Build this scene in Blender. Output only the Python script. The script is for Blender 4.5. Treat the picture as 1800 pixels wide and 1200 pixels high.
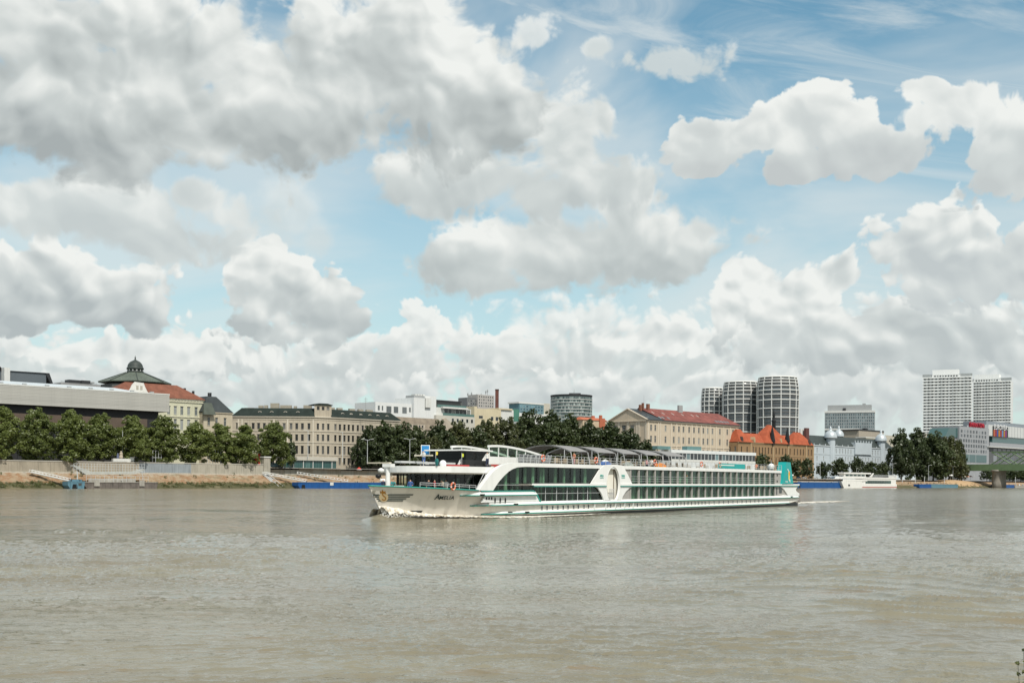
import bpy, bmesh, math, random
import numpy as np
from mathutils import Vector, Matrix

for _o in list(bpy.data.objects):
    bpy.data.objects.remove(_o)
SC = bpy.context.scene
COL = SC.collection
R = math.radians

# ------------------------------------------------------------------ camera
F, CX, CY, EYE, ROLL = 2000.0, 900.0, 844.0, 4.2, R(0.35)
cam_d = bpy.data.cameras.new('camera')
cam_d.sensor_width = 36.0
cam_d.lens = 40.0
cam_d.shift_y = 244.0 / 1800.0
cam_d.clip_start = 0.5
cam_d.clip_end = 30000.0
cam = bpy.data.objects.new('camera', cam_d)
COL.objects.link(cam)
cam.location = (0, 0, EYE)
cam.rotation_euler = (Matrix.Rotation(R(90), 4, 'X') @ Matrix.Rotation(ROLL, 4, 'Z')).to_euler()
SC.camera = cam

# ------------------------------------------------------------------ exposure
SC.view_settings.view_transform = 'Standard'
SC.view_settings.look = 'None'
SC.view_settings.exposure = 0.0
SC.view_settings.gamma = 1.0
SC.view_settings.use_curve_mapping = False
SC.cycles.use_denoising = True
SC.cycles.max_bounces = 6
SC.cycles.diffuse_bounces = 2
SC.cycles.glossy_bounces = 3
SC.cycles.transparent_max_bounces = 8

# ------------------------------------------------------------------ sun
SUN_AZ = (0.42, -0.91)          # horizontal direction towards the sun: behind the viewer and to the right
SUN_EL = R(52)
_h = math.hypot(*SUN_AZ)
SUNV = Vector((SUN_AZ[0] / _h * math.cos(SUN_EL), SUN_AZ[1] / _h * math.cos(SUN_EL), math.sin(SUN_EL)))
sun_d = bpy.data.lights.new('sun', 'SUN')
sun_d.energy = 4.0
sun_d.angle = R(0.6)
sun_d.color = (1.0, 0.95, 0.87)
sun = bpy.data.objects.new('sun', sun_d)
COL.objects.link(sun)
sun.rotation_euler = SUNV.to_track_quat('Z', 'Y').to_euler()
sun.location = (0, 0, 400)

# ------------------------------------------------------------------ node maths
class X:
    """A node socket that adds, multiplies and so on by making Math nodes."""
    def __init__(s, tree, sock): s.t, s.s = tree, sock
    def _m(s, op, *a, clamp=False):
        n = s.t.nodes.new('ShaderNodeMath'); n.operation = op; n.use_clamp = clamp
        for i, v in enumerate((s,) + a):
            if isinstance(v, X): s.t.links.new(v.s, n.inputs[i])
            else: n.inputs[i].default_value = v
        return X(s.t, n.outputs[0])
    def __add__(s, o): return s._m('ADD', o)
    def __sub__(s, o): return s._m('SUBTRACT', o)
    def __mul__(s, o): return s._m('MULTIPLY', o)
    def __truediv__(s, o): return s._m('DIVIDE', o)
    def ma(s, a, b): return s._m('MULTIPLY_ADD', a, b)
    def min(s, o): return s._m('MINIMUM', o)
    def max(s, o): return s._m('MAXIMUM', o)
    def smax(s, o, k): return s._m('SMOOTH_MAX', o, k)
    def smin(s, o, k): return s._m('SMOOTH_MIN', o, k)
    def pow(s, o): return s._m('POWER', o)
    def abs(s): return s._m('ABSOLUTE')
    def clamp(s): return s._m('ADD', 0.0, clamp=True)
    def step(s, lo, hi, a=0.0, b=1.0, kind='SMOOTHSTEP'):
        n = s.t.nodes.new('ShaderNodeMapRange'); n.interpolation_type = kind; n.clamp = True if hasattr(n, 'clamp') else True
        s.t.links.new(s.s, n.inputs[0])
        for i, v in enumerate((lo, hi, a, b)):
            if isinstance(v, X): s.t.links.new(v.s, n.inputs[i + 1])
            else: n.inputs[i + 1].default_value = v
        return X(s.t, n.outputs[0])

def vmath(t, op, *a):
    n = t.nodes.new('ShaderNodeVectorMath'); n.operation = op
    for i, v in enumerate(a):
        if isinstance(v, X): t.links.new(v.s, n.inputs[i])
        else: n.inputs[i].default_value = v
    return X(t, n.outputs['Value'] if op in ('LENGTH', 'DOT_PRODUCT', 'DISTANCE') else n.outputs[0])

def combine(t, x, y, z=0.0):
    n = t.nodes.new('ShaderNodeCombineXYZ')
    for i, v in enumerate((x, y, z)):
        if isinstance(v, X): t.links.new(v.s, n.inputs[i])
        else: n.inputs[i].default_value = v
    return X(t, n.outputs[0])

def separate(t, v):
    n = t.nodes.new('ShaderNodeSeparateXYZ'); t.links.new(v.s, n.inputs[0])
    return [X(t, o) for o in n.outputs]

def noise(t, vec, scale, detail=6.0, rough=0.55, dist=0.0, dims='3D', out='Factor'):
    n = t.nodes.new('ShaderNodeTexNoise'); n.noise_dimensions = dims
    t.links.new(vec.s, n.inputs['Vector'])
    n.inputs['Scale'].default_value = scale; n.inputs['Detail'].default_value = detail
    n.inputs['Roughness'].default_value = rough; n.inputs['Distortion'].default_value = dist
    return X(t, n.outputs[0 if out == 'Factor' else 1])

def voronoi(t, vec, scale, detail=3.0, rough=0.5, dims='2D', feature='F1', smooth=None):
    n = t.nodes.new('ShaderNodeTexVoronoi'); n.voronoi_dimensions = dims; n.feature = feature
    t.links.new(vec.s, n.inputs['Vector'])
    n.inputs['Scale'].default_value = scale; n.inputs['Detail'].default_value = detail
    n.inputs['Roughness'].default_value = rough
    if smooth is not None and 'Smoothness' in n.inputs: n.inputs['Smoothness'].default_value = smooth
    return X(t, n.outputs['Distance'])

def mixc(t, fac, a, b, mode='MIX'):
    n = t.nodes.new('ShaderNodeMix'); n.data_type = 'RGBA'; n.blend_type = mode
    for i, v in ((0, fac), (6, a), (7, b)):
        if isinstance(v, X): t.links.new(v.s, n.inputs[i])
        else: n.inputs[i].default_value = v if i == 0 else (tuple(v) + (1.0,))[:4]
    return X(t, n.outputs[2])

# ------------------------------------------------------------------ sky with fair-weather cumulus
def sky_dir(px, py):
    a = (px - CX) / F; b = (CY - py) / F
    return math.atan(a), b / math.sqrt(1 + a * a)

def build_world():
    w = bpy.data.worlds.new('World'); SC.world = w; w.use_nodes = True
    t = w.node_tree; t.nodes.clear()
    out = t.nodes.new('ShaderNodeOutputWorld')
    sk = t.nodes.new('ShaderNodeTexSky'); sk.sky_type = 'NISHITA'; sk.sun_disc = False
    sk.sun_elevation = SUN_EL; sk.sun_rotation = math.atan2(SUN_AZ[0], SUN_AZ[1])
    sk.air_density = 1.0; sk.dust_density = 0.6; sk.ozone_density = 1.0
    tc = t.nodes.new('ShaderNodeTexCoord')
    D = X(t, tc.outputs['Generated'])
    x, y, z = separate(t, D)
    az = x._m('ARCTAN2', y)
    te = z / (x * x + y * y)._m('SQRT').max(0.02)
    tep = te.max(0.0)
    P = combine(t, az, tep)
    # domain warp, then puffy (cellular) and wispy (fractal) fields at two sizes; the second copy is taken a little
    # towards the sun so that the difference gives the lit and the shaded flank of every billow
    wn = t.nodes.new('ShaderNodeTexNoise'); wn.noise_dimensions = '2D'
    t.links.new(P.s, wn.inputs['Vector']); wn.inputs['Scale'].default_value = 9.0; wn.inputs['Detail'].default_value = 3.0
    warp = vmath(t, 'MULTIPLY_ADD', X(t, wn.outputs[1]), (0.045, 0.04, 0), P)
    def field(scale, off, puffs=2.0, det=7.0):
        q = vmath(t, 'ADD', warp, off)
        puff = voronoi(t, q, scale, puffs, 0.5)
        fb = noise(t, q, scale * 0.6, det, 0.58, dims='2D')
        return fb * 1.1 - puff * 0.5 + 0.22
    def relief(scale, off, d):
        return (field(scale, off, 1.0, 2.5) - field(scale, (off[0] + d[0], off[1] + d[1], 0), 1.0, 2.5)) * 1.7
    nF = field(52.0, (5.2, 3.3, 0), 2.0, 4.0) - 0.36                # crisp cauliflower edging
    nA = field(11.0, (0, 0, 0)) + nF * 0.42; nB = field(26.0, (3.1, 1.7, 0)) + nF * 0.32
    eB = relief(26.0, (3.1, 1.7, 0), (0.004, 0.009)); eA = relief(11.0, (0, 0, 0), (0.012, 0.026)) * 0.72 + eB * 0.46
    nC = field(44.0, (1.3, 6.1, 0), 2.0, 5.0) + nF * 0.2; eC = relief(44.0, (1.3, 6.1, 0), (0.003, 0.007)) * 0.5 + eB * 0.3
    soft = noise(t, P, 5.0, 4.0, 0.5, dims='2D')

    base = mixc(t, 1.0, X(t, sk.outputs[0]), (1.06, 1.47, 1.30), 'MULTIPLY')
    base = mixc(t, tep.step(0.0, 0.40, 0.80, 0.0, 'LINEAR').max(tep.step(0.02, 0.13, 0.9, 0.0)), base, (6.35, 7.0, 7.15))
    WHITE, GREY, DARK, HD = (8.7, 8.9, 8.6), (6.5, 6.95, 6.8), (3.9, 4.25, 4.3), (5.0, 5.5, 5.5)
    # high thin cirrus
    ci = noise(t, combine(t, az * 2.2 + tep * 3.0, tep * 9.0 + az * 2.0), 2.2, 8.0, 0.6, 0.6, dims='2D')
    veil = noise(t, combine(t, az * 1.5 + 4.0, tep * 3.5), 2.4, 5.0, 0.5, 0.3, dims='2D').step(0.38, 0.68, 0.0, 0.55)
    base = mixc(t, (ci + (az * 0.22 + tep * 0.35 - 0.14)).step(0.42, 0.80, 0.0, 0.7).max(veil), base, (7.5, 7.9, 7.8))

    def layer(t, P, tep, soft, col, blobs, n, e, base, height, amp=1.0, edge=0.30, dens=1.0, dark=DARK, white=WHITE):
        m = None
        for cx, cy, rx, ry in blobs:
            u, v = sky_dir(cx, cy)
            q = vmath(t, 'MULTIPLY_ADD', P, (F / rx, F / ry, 0), (-u * F / rx, -v * F / ry, 0))
            b = vmath(t, 'LENGTH', q)
            m = b if m is None else m.smin(b, 0.25)
        h = tep - sky_dir(CX, base)[1]
        m = (m * -1.0 + 1.0).smin(h.ma(F / height * 2.2, 0.16), 0.2)
        d = (n - 0.36).ma(amp, m)
        lit = h.step(-0.004, height / F, 0.02, 0.80, 'LINEAR') + e.ma(0.95, soft * 0.45 - 0.22)
        lit = lit + d.step(0.05, 0.9, 0.16, -0.08, 'LINEAR')       # thin rims glow, thick middles are greyer
        ramp = t.nodes.new('ShaderNodeValToRGB'); r = ramp.color_ramp; t.links.new(lit.s, ramp.inputs[0])
        r.elements[0].position = 0.0; r.elements[0].color = tuple(c / 10 for c in dark) + (1,)
        r.elements[1].position = 0.95; r.elements[1].color = tuple(c / 10 for c in white) + (1,)
        k = r.elements.new(0.48); k.color = tuple((0.6 * g + 0.4 * dd + 0.35) / 10 for g, dd in zip(GREY, dark)) + (1,)
        c = vmath(t, 'SCALE', X(t, ramp.outputs[0])); c.s.node.inputs['Scale'].default_value = 10.0
        return mixc(t, d.step(0.0, edge, 0.0, dens), col, c)

    # (blobs: centre and radii, field, base line, height, amplitude, edge, density, base tone), far ones first
    LAYERS = [
        # bank of small far clouds along the skyline
        ([(150, 660, 460, 70), (620, 655, 380, 80), (1080, 640, 480, 110), (1560, 650, 420, 110), (-300, 640, 420, 90), (2150, 640, 420, 90)], 'C', 790, 210, 1.3, 0.5, 0.9, (5.4, 5.9, 5.9)),
        ([(330, 640, 190, 60), (700, 640, 110, 60), (740, 575, 55, 45), (870, 620, 90, 50), (1010, 635, 90, 45), (600, 640, 100, 40)], 'C', 705, 125, 1.5, 0.25, 0.95, (5.3, 5.8, 5.8)),
        ([(230, 625, 260, 34), (980, 690, 300, 36), (470, 690, 330, 34), (1500, 680, 330, 40), (1180, 590, 120, 34), (60, 690, 200, 30)], 'C', 735, 90, 1.5, 0.3, 0.9, (5.2, 5.7, 5.75)),
        ([(1320, 490, 70, 45), (1400, 530, 150, 62), (1500, 590, 200, 62), (1560, 560, 60, 45), (1700, 600, 190, 70), (1470, 490, 60, 40)], 'B', 660, 150, 1.4, 0.22, 0.97, (5.0, 5.5, 5.55)),
        ([(110, 520, 175, 85), (40, 480, 90, 50), (210, 560, 75, 50), (-160, 520, 200, 80)], 'B', 594, 120, 1.3, 0.2, 1.0, (4.5, 5.0, 5.1)),
        ([(455, 465, 62, 58), (520, 520, 95, 72), (595, 575, 52, 40), (430, 585, 60, 28)], 'B', 605, 150, 1.25, 0.18, 1.0, (4.8, 5.3, 5.35)),
        ([(510, 370, 70, 60), (560, 420, 40, 40)], 'A', 470, 140, 1.3, 0.8, 0.5, GREY),
        ([(1640, 440, 100, 76), (1740, 470, 140, 72), (1880, 470, 150, 80)], 'B', 540, 150, 1.25, 0.18, 1.0, (5.4, 5.9, 6.0)),
        # the great middle mass
        ([(1000, 440, 270, 95), (1170, 450, 95, 72), (830, 470, 120, 55), (1090, 360, 70, 55)], 'A', 532, 190, 1.25, 0.34, 1.0, (4.9, 5.4, 5.4)),
        ([(800, 320, 240, 70), (1000, 250, 100, 105), (1055, 205, 36, 56), (960, 330, 150, 85), (1060, 320, 95, 65)], 'A', 425, 210, 1.35, 0.36, 1.0, (5.2, 5.7, 5.7)),
        # isolated ones to the right
        ([(1235, 250, 78, 46), (1225, 292, 46, 20)], 'A', 322, 120, 1.45, 0.17, 1.0, (5.6, 6.0, 6.0)),
        ([(1430, 195, 84, 60), (1540, 265, 105, 42), (1400, 290, 56, 28), (1340, 220, 42, 34)], 'A', 328, 170, 1.45, 0.17, 1.0, (5.4, 5.8, 5.85)),
        ([(1690, 180, 95, 56), (1770, 255, 75, 75), (1630, 150, 55, 32), (1860, 260, 140, 120)], 'A', 345, 210, 1.5, 0.2, 0.98, (5.6, 6.0, 6.0)),
        ([(1170, 110, 105, 36), (940, 60, 50, 38), (1040, 80, 34, 24)], 'A', 165, 110, 1.9, 0.45, 0.8, GREY),
        # the near dark-based clouds to the left
        ([(140, 370, 240, 60), (280, 430, 115, 44), (330, 350, 60, 34)], 'A', 490, 190, 1.3, 0.45, 0.95, (5.6, 6.1, 6.1)),
        ([(40, 210, 225, 120), (180, 270, 110, 62), (-200, 220, 260, 150)], 'A', 335, 230, 1.1, 0.34, 1.0, (3.9, 4.3, 4.35)),
        ([(640, 130, 335, 155), (310, 90, 270, 115), (860, 190, 105, 100), (500, 220, 205, 82), (60, 60, 170, 85), (130, 130, 170, 90), (290, 190, 170, 80), (330, -160, 420, 180)], 'A', 300, 240, 1.1, 0.32, 1.0, (4.1, 4.5, 4.5)),
    ]
    # the same kind of sky all round, outside the picture
    g = noise(t, vmath(t, 'ADD', P, (7.0, 2.0, 0)), 3.2, 8.0, 0.55, dims='2D')
    gd = ((g - 0.47) * 3.0 + (nA - 0.4) * 0.7).step(0.0, 0.35)
    gc = mixc(t, (soft + eA * 0.5).clamp(), (4.8, 5.2, 5.2), WHITE)
    side = az.abs().step(0.45, 0.55).max(tep.step(0.44, 0.53))
    def shader(col):
        bg = t.nodes.new('ShaderNodeBackground'); bg.inputs[1].default_value = 0.1; t.links.new(col.s, bg.inputs[0]); return bg.outputs[0]
    zones = [0]
    def zone(x0, x1, y0, y1):
        """the part of the sky between these sight lines: only the clouds that reach into it"""
        zones[0] += 1; k = zones[0]*1e-6
        g = bpy.data.node_groups.new('sky_zone', 'ShaderNodeTree'); gi = g.nodes.new('NodeGroupInput'); go = g.nodes.new('NodeGroupOutput')
        ext = dict(P=('NodeSocketVector', P), tep=('NodeSocketFloat', tep), nA=('NodeSocketFloat', nA), nB=('NodeSocketFloat', nB), eA=('NodeSocketFloat', eA), nC=('NodeSocketFloat', nC), eC=('NodeSocketFloat', eC), eB=('NodeSocketFloat', eB), soft=('NodeSocketFloat', soft), base=('NodeSocketColor', base))
        for nm, (tp, _) in ext.items(): g.interface.new_socket(nm, in_out='INPUT', socket_type=tp)
        g.interface.new_socket('col', in_out='OUTPUT', socket_type='NodeSocketColor')
        I = {nm: X(g, gi.outputs[i]) for i, nm in enumerate(ext)}
        Pz = vmath(g, 'ADD', I['P'], (k, k, 0)); tz = I['tep'] + k; sz = I['soft'] + k; col = I['base']
        F_ = {'A': (I['nA'] + k, I['eA'] + k), 'B': (I['nB'] + k, I['eB'] + k), 'C': (I['nC'] + k, I['eC'] + k)}
        for blobs, f, bs, hg, amp, edge, dens, dark in LAYERS:
            bl = [q for q in blobs if q[0] + 1.5*q[2] > x0 and q[0] - 1.5*q[2] < x1 and q[1] + 1.5*q[3] > y0 and q[1] - 1.5*q[3] < y1]
            if bl and bs + 40 > y0: col = layer(g, Pz, tz, sz, col, bl, *F_[f], bs, hg, amp, edge, dens, dark)
        g.links.new(col.s, go.inputs[0])
        gn = t.nodes.new('ShaderNodeGroup'); gn.node_tree = g
        for i, (nm, (tp, v)) in enumerate(ext.items()): t.links.new(v.s, gn.inputs[i])
        return shader(mixc(t, gd * side, X(t, gn.outputs[0]), gc))
    def pick(fac, a, b):
        m = t.nodes.new('ShaderNodeMixShader'); t.links.new(fac.s, m.inputs[0]); t.links.new(a, m.inputs[1]); t.links.new(b, m.inputs[2]); return m.outputs[0]
    INF = 1e5
    cuts = [-INF, 420, 900, 1240, INF]; yc = 400
    rows = []
    for y0, y1 in ((-INF, yc), (yc, INF)):
        s_ = zone(cuts[0], cuts[1], y0, y1)
        for i in range(1, len(cuts) - 1):
            s_ = pick(az._m('GREATER_THAN', sky_dir(cuts[i], 0)[0]), s_, zone(cuts[i], cuts[i+1], y0, y1))
        rows.append(s_)
    inner = pick(te._m('LESS_THAN', sky_dir(CX, yc)[1]), rows[0], rows[1])
    fin = pick(az.abs()._m('GREATER_THAN', 0.55).max(tep._m('GREATER_THAN', 0.53)), inner, shader(mixc(t, gd, base, gc)))
    t.links.new(fin, out.inputs[0])
    try: w.cycles.sampling_method = 'NONE'
    except Exception: pass
build_world()

# ------------------------------------------------------------------ where things stand
_c, _s = math.cos(ROLL), math.sin(ROLL)
def ray(px, py):
    dx, dy = px - CX, CY - py
    return (dx * _c - dy * _s) / F, (dx * _s + dy * _c) / F
def zat(px, py, d): return EYE + ray(px, py)[1] * d
def xat(px, d, py=None): return ray(px, py if py is not None else CY + (px - CX) * _s)[0] * d
B0 = Vector((-169.5, 452.0)); BU = Vector((0.70670, 0.70751)); BN = Vector((-0.70751, 0.70670))
def dat(px, w):
    """depth at which the sight line through px meets the line w metres inland of the far waterline"""
    a = xat(px, 1.0)
    return (w + B0.dot(BN)) / (a * BN.x + BN.y)
def gp(px, w):
    d = dat(px, w); return Vector((xat(px, d), d))
def bank_s(p): return (Vector(p[:2]) - B0).dot(BU)
def bp(s, w, z=0.0):
    q = B0 + BU * s + BN * w; return Vector((q.x, q.y, z))
BANK_ANG = math.atan2(BU.y, BU.x)
def street(s):
    k = min(1.0, max(0.0, (s - 60.0) / 500.0)); return 9.6 + (6.4 - 9.6) * k

# ------------------------------------------------------------------ mesh helper
class MB:
    def __init__(s): s.v, s.f, s.m = [], [], []
    def add(s, vs, fs, m=0):
        o = len(s.v); s.v += [tuple(p) for p in vs]
        s.f += [tuple(i + o for i in f) for f in fs]; s.m += [m] * len(fs); return s
    def box(s, x0, x1, y0, y1, z0, z1, m=0):
        return s.add([(x0,y0,z0),(x1,y0,z0),(x1,y1,z0),(x0,y1,z0),(x0,y0,z1),(x1,y0,z1),(x1,y1,z1),(x0,y1,z1)],
                     [(0,3,2,1),(4,5,6,7),(0,1,5,4),(1,2,6,5),(2,3,7,6),(3,0,4,7)], m)
    def frus(s, x0, x1, y0, y1, z0, z1, ix, iy, m=0, ix2=None):
        j = ix if ix2 is None else ix2
        return s.add([(x0,y0,z0),(x1,y0,z0),(x1,y1,z0),(x0,y1,z0),(x0+ix,y0+iy,z1),(x1-j,y0+iy,z1),(x1-j,y1-iy,z1),(x0+ix,y1-iy,z1)],
                     [(0,3,2,1),(4,5,6,7),(0,1,5,4),(1,2,6,5),(2,3,7,6),(3,0,4,7)], m)
    def tube(s, pts, r, n=6, m=0, r1=None):
        pts = [Vector(p) for p in pts]; k = len(pts); rings = []
        for i, p in enumerate(pts):
            d = (pts[min(i + 1, k - 1)] - pts[max(i - 1, 0)]).normalized()
            a = Vector((0, 0, 1)) if abs(d.z) < 0.9 else Vector((1, 0, 0))
            u = d.cross(a).normalized(); w = d.cross(u)
            rr = r if r1 is None else r + (r1 - r) * i / (k - 1)
            rings.append([p + (u * math.cos(2*math.pi*j/n) + w * math.sin(2*math.pi*j/n)) * rr for j in range(n)])
        vs = [q for g in rings for q in g]; fs = []
        for i in range(k - 1):
            for j in range(n):
                a, b = i*n + j, i*n + (j+1) % n
                fs.append((a, b, b + n, a + n))
        fs.append(tuple(range(n))[::-1]); fs.append(tuple(range((k-1)*n, k*n)))
        return s.add(vs, fs, m)
    def lathe(s, prof, n=16, c=(0,0), m=0, sx=1.0, sy=1.0, ph=0.0):
        vs = [(c[0] + r*sx*math.cos(ph + 2*math.pi*j/n), c[1] + r*sy*math.sin(ph + 2*math.pi*j/n), z) for r, z in prof for j in range(n)]
        fs = []
        for i in range(len(prof) - 1):
            for j in range(n):
                a, b = i*n + j, i*n + (j+1) % n
                fs.append((a, b, b + n, a + n))
        fs.append(tuple(range(n))[::-1]); k = (len(prof)-1)*n; fs.append(tuple(range(k, k+n)))
        return s.add(vs, fs, m)
    def slab(s, loops, y0, y1, m=0, f=None):
        """polygon (with holes) in the x-z plane, given thickness from y0 to y1; f maps (x, y, z) to a point"""
        from mathutils.geometry import tessellate_polygon
        f = f or (lambda x, y, z: (x, y, z))
        tri = tessellate_polygon([[Vector((x, z, 0)) for x, z in L] for L in loops])
        flat = [p for L in loops for p in L]; n = len(flat)
        vs = [f(x, y0, z) for x, z in flat] + [f(x, y1, z) for x, z in flat]
        fs = []
        for a, b, c in tri:
            p, q, r = (Vector(flat[i]) for i in (a, b, c))
            if (q.x-p.x)*(r.y-p.y) - (q.y-p.y)*(r.x-p.x) < 0: a, b, c = a, c, b
            fs += [(a, b, c), (c + n, b + n, a + n)]
        o = 0
        for L in loops:
            k = len(L)
            for i in range(k): fs.append((o + i, o + i + n, o + (i+1) % k + n, o + (i+1) % k))
            o += k
        return s.add(vs, fs, m)
    def build(s, name, mats, parent=None, smooth=False, loc=None):
        me = bpy.data.meshes.new(name); me.from_pydata(s.v, [], s.f)
        mats = mats if isinstance(mats, (list, tuple)) else [mats]
        for mt in mats: me.materials.append(mt)
        if len(mats) > 1: me.polygons.foreach_set('material_index', s.m)
        if smooth: me.shade_smooth()
        me.update()
        return link(name, me, parent, loc)
def link(name, me, parent=None, loc=None, rz=None):
    o = bpy.data.objects.new(name, me); COL.objects.link(o)
    if parent is not None: o.parent = parent
    if loc is not None: o.location = loc
    if rz is not None: o.rotation_euler = (0, 0, rz)
    return o
def tag(o, label=None, cat=None, group=None, kind=None):
    for k, v in (('label', label), ('category', cat), ('group', group), ('kind', kind)):
        if v: o[k] = v
    return o
def thing(name, label, cat, loc=(0,0,0), rz=0.0, group=None):
    return tag(link(name, None, None, loc, rz), label, cat, group)
def copy_tree(o, parent=None):
    c = o.copy(); COL.objects.link(c); c.parent = parent
    for ch in o.children: copy_tree(ch, c)
    return c

# ------------------------------------------------------------------ materials
MATS = {}
def mat(name, color, rough=0.8, var=0.12, scale=0.5, spec=0.3, metal=0.0, rnd=0.0, bump=0.0, bscale=4.0, streak=0.0, fine=0.0):
    """painted or mineral surface: base colour with blotches, fine grain, rain streaks and a small change from piece to piece"""
    if name in MATS: return MATS[name]
    m = bpy.data.materials.new(name); m.use_nodes = True; MATS[name] = m
    t = m.node_tree; b = t.nodes['Principled BSDF']
    b.inputs['Roughness'].default_value = rough; b.inputs['Metallic'].default_value = metal
    b.inputs['Specular IOR Level'].default_value = spec
    tc = t.nodes.new('ShaderNodeTexCoord'); P = X(t, tc.outputs['Object'])
    k = noise(t, P, scale, 5.0, 0.6).step(0.25, 0.75, 1.0 - var, 1.0 + var, 'LINEAR')
    if fine: k = k * noise(t, P, scale * 14, 3.0, 0.6).step(0.3, 0.7, 1.0 - fine, 1.0 + fine, 'LINEAR')
    if streak:
        q = vmath(t, 'MULTIPLY', P, (1.6, 1.6, 0.09)); k = k * noise(t, q, 1.0, 4.0, 0.6).step(0.45, 0.7, 1.0, 1.0 - streak)
    if rnd:
        oi = t.nodes.new('ShaderNodeObjectInfo'); k = k * X(t, oi.outputs['Random']).step(0, 1, 1 - rnd, 1 + rnd, 'LINEAR')
    c = vmath(t, 'SCALE', combine(t, *color[:3])); t.links.new(k.s, c.s.node.inputs['Scale'])
    t.links.new(c.s, b.inputs['Base Color'])
    if bump:
        bn = t.nodes.new('ShaderNodeBump'); bn.inputs['Strength'].default_value = bump; bn.inputs['Distance'].default_value = 0.1
        t.links.new(noise(t, P, bscale, 5.0, 0.6).s, bn.inputs['Height']); t.links.new(bn.outputs[0], b.inputs['Normal'])
    return m
def glass(name, color=(0.02, 0.028, 0.03), rough=0.08, rnd=0.9, spec=0.6, light=(0.25, 0.25, 0.23), share=0.3, wav=0.03):
    """window glass seen from outside: dark room, now and then a pale blind, glossy and not quite flat"""
    if name in MATS: return MATS[name]
    m = bpy.data.materials.new(name); m.use_nodes = True; MATS[name] = m
    t = m.node_tree; b = t.nodes['Principled BSDF']
    b.inputs['Roughness'].default_value = rough; b.inputs['Specular IOR Level'].default_value = spec
    oi = t.nodes.new('ShaderNodeObjectInfo'); r = X(t, oi.outputs['Random'])
    tc = t.nodes.new('ShaderNodeTexCoord'); P = X(t, tc.outputs['Object'])
    k = r.step(1 - share, 1.0, 0.0, rnd)
    t.links.new(mixc(t, k, color, light).s, b.inputs['Base Color'])
    bn = t.nodes.new('ShaderNodeBump'); bn.inputs['Strength'].default_value = wav; bn.inputs['Distance'].default_value = 0.3
    t.links.new(noise(t, P, 0.8, 2.0).s, bn.inputs['Height']); t.links.new(bn.outputs[0], b.inputs['Normal'])
    return m
def leafmat(name, dark, light, trans=0.25):
    if name in MATS: return MATS[name]
    m = bpy.data.materials.new(name); m.use_nodes = True; MATS[name] = m
    t = m.node_tree; t.nodes.clear(); out = t.nodes.new('ShaderNodeOutputMaterial')
    tc = t.nodes.new('ShaderNodeTexCoord'); P = X(t, tc.outputs['Object'])
    oi = t.nodes.new('ShaderNodeObjectInfo'); r = X(t, oi.outputs['Random'])
    k = (noise(t, P, 0.45, 3.0) * 0.7 + noise(t, P, 3.0, 1.0) * 0.6 + r * 0.25 - 0.3).clamp()
    c = mixc(t, k, dark, light)
    d = t.nodes.new('ShaderNodeBsdfDiffuse'); tr = t.nodes.new('ShaderNodeBsdfTranslucent'); mx = t.nodes.new('ShaderNodeMixShader')
    gl = t.nodes.new('ShaderNodeBsdfGlossy'); gl.inputs['Roughness'].default_value = 0.45; gl.inputs[0].default_value = (1, 1, 1, 1)
    mg = t.nodes.new('ShaderNodeMixShader'); mg.inputs[0].default_value = 0.035
    t.links.new(c.s, d.inputs[0]); t.links.new(c.s, tr.inputs[0]); mx.inputs[0].default_value = trans
    t.links.new(d.outputs[0], mx.inputs[1]); t.links.new(tr.outputs[0], mx.inputs[2])
    t.links.new(mx.outputs[0], mg.inputs[1]); t.links.new(gl.outputs[0], mg.inputs[2]); t.links.new(mg.outputs[0], out.inputs[0])
    return m
M_WHITE = mat('white_paint', (0.80, 0.81, 0.79), 0.35, 0.05, 0.8, 0.4, streak=0.08)
M_OFF = mat('off_white', (0.62, 0.62, 0.59), 0.6, 0.06, 0.5, streak=0.1)
M_GREYM = mat('grey_metal', (0.30, 0.31, 0.31), 0.5, 0.1, 1.0)
M_LAMP = mat('galvanised_metal', (0.52, 0.54, 0.54), 0.5, 0.05, 1.0)
M_DARK = mat('dark_metal', (0.035, 0.037, 0.04), 0.5, 0.2, 1.0)
M_BLACK = mat('black_paint', (0.012, 0.013, 0.014), 0.5, 0.2, 1.0)
M_CONC = mat('concrete', (0.36, 0.34, 0.30), 0.9, 0.18, 0.3, 0.2, streak=0.25, fine=0.08)
M_BARK = mat('bark', (0.10, 0.085, 0.065), 0.9, 0.3, 2.0, 0.2)
G_DARK = glass('window_glass')

# ------------------------------------------------------------------ water
_TAB = {}
def value_noise(x, y, seed):
    """smooth gradient noise in 0..1, numpy"""
    if seed not in _TAB:
        t = np.random.RandomState(seed).rand(256, 256).astype(np.float32)*2*np.pi; _TAB[seed] = (np.cos(t), np.sin(t))
    gx, gy = _TAB[seed]; xi = np.floor(x).astype(int); yi = np.floor(y).astype(int); fx = x - xi; fy = y - yi
    u = fx**3*(fx*(fx*6 - 15) + 10); v = fy**3*(fy*(fy*6 - 15) + 10)
    def dot(i, j):
        r, c = (yi + j) & 255, (xi + i) & 255
        return gx[r, c]*(fx - i) + gy[r, c]*(fy - j)
    n = (dot(0, 0)*(1 - u) + dot(1, 0)*u)*(1 - v) + (dot(0, 1)*(1 - u) + dot(1, 1)*u)*v
    return np.clip(n*0.85 + 0.5, 0, 1)

SHIP0 = Vector((-14.50, 115.27)); SHIPU = Vector((0.5505, 0.8349)); SHIPN = Vector((0.8349, -0.5505))   # stem, direction aft, towards the viewer
SHIP_L, SHIP_B = 113.5, 5.2

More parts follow.
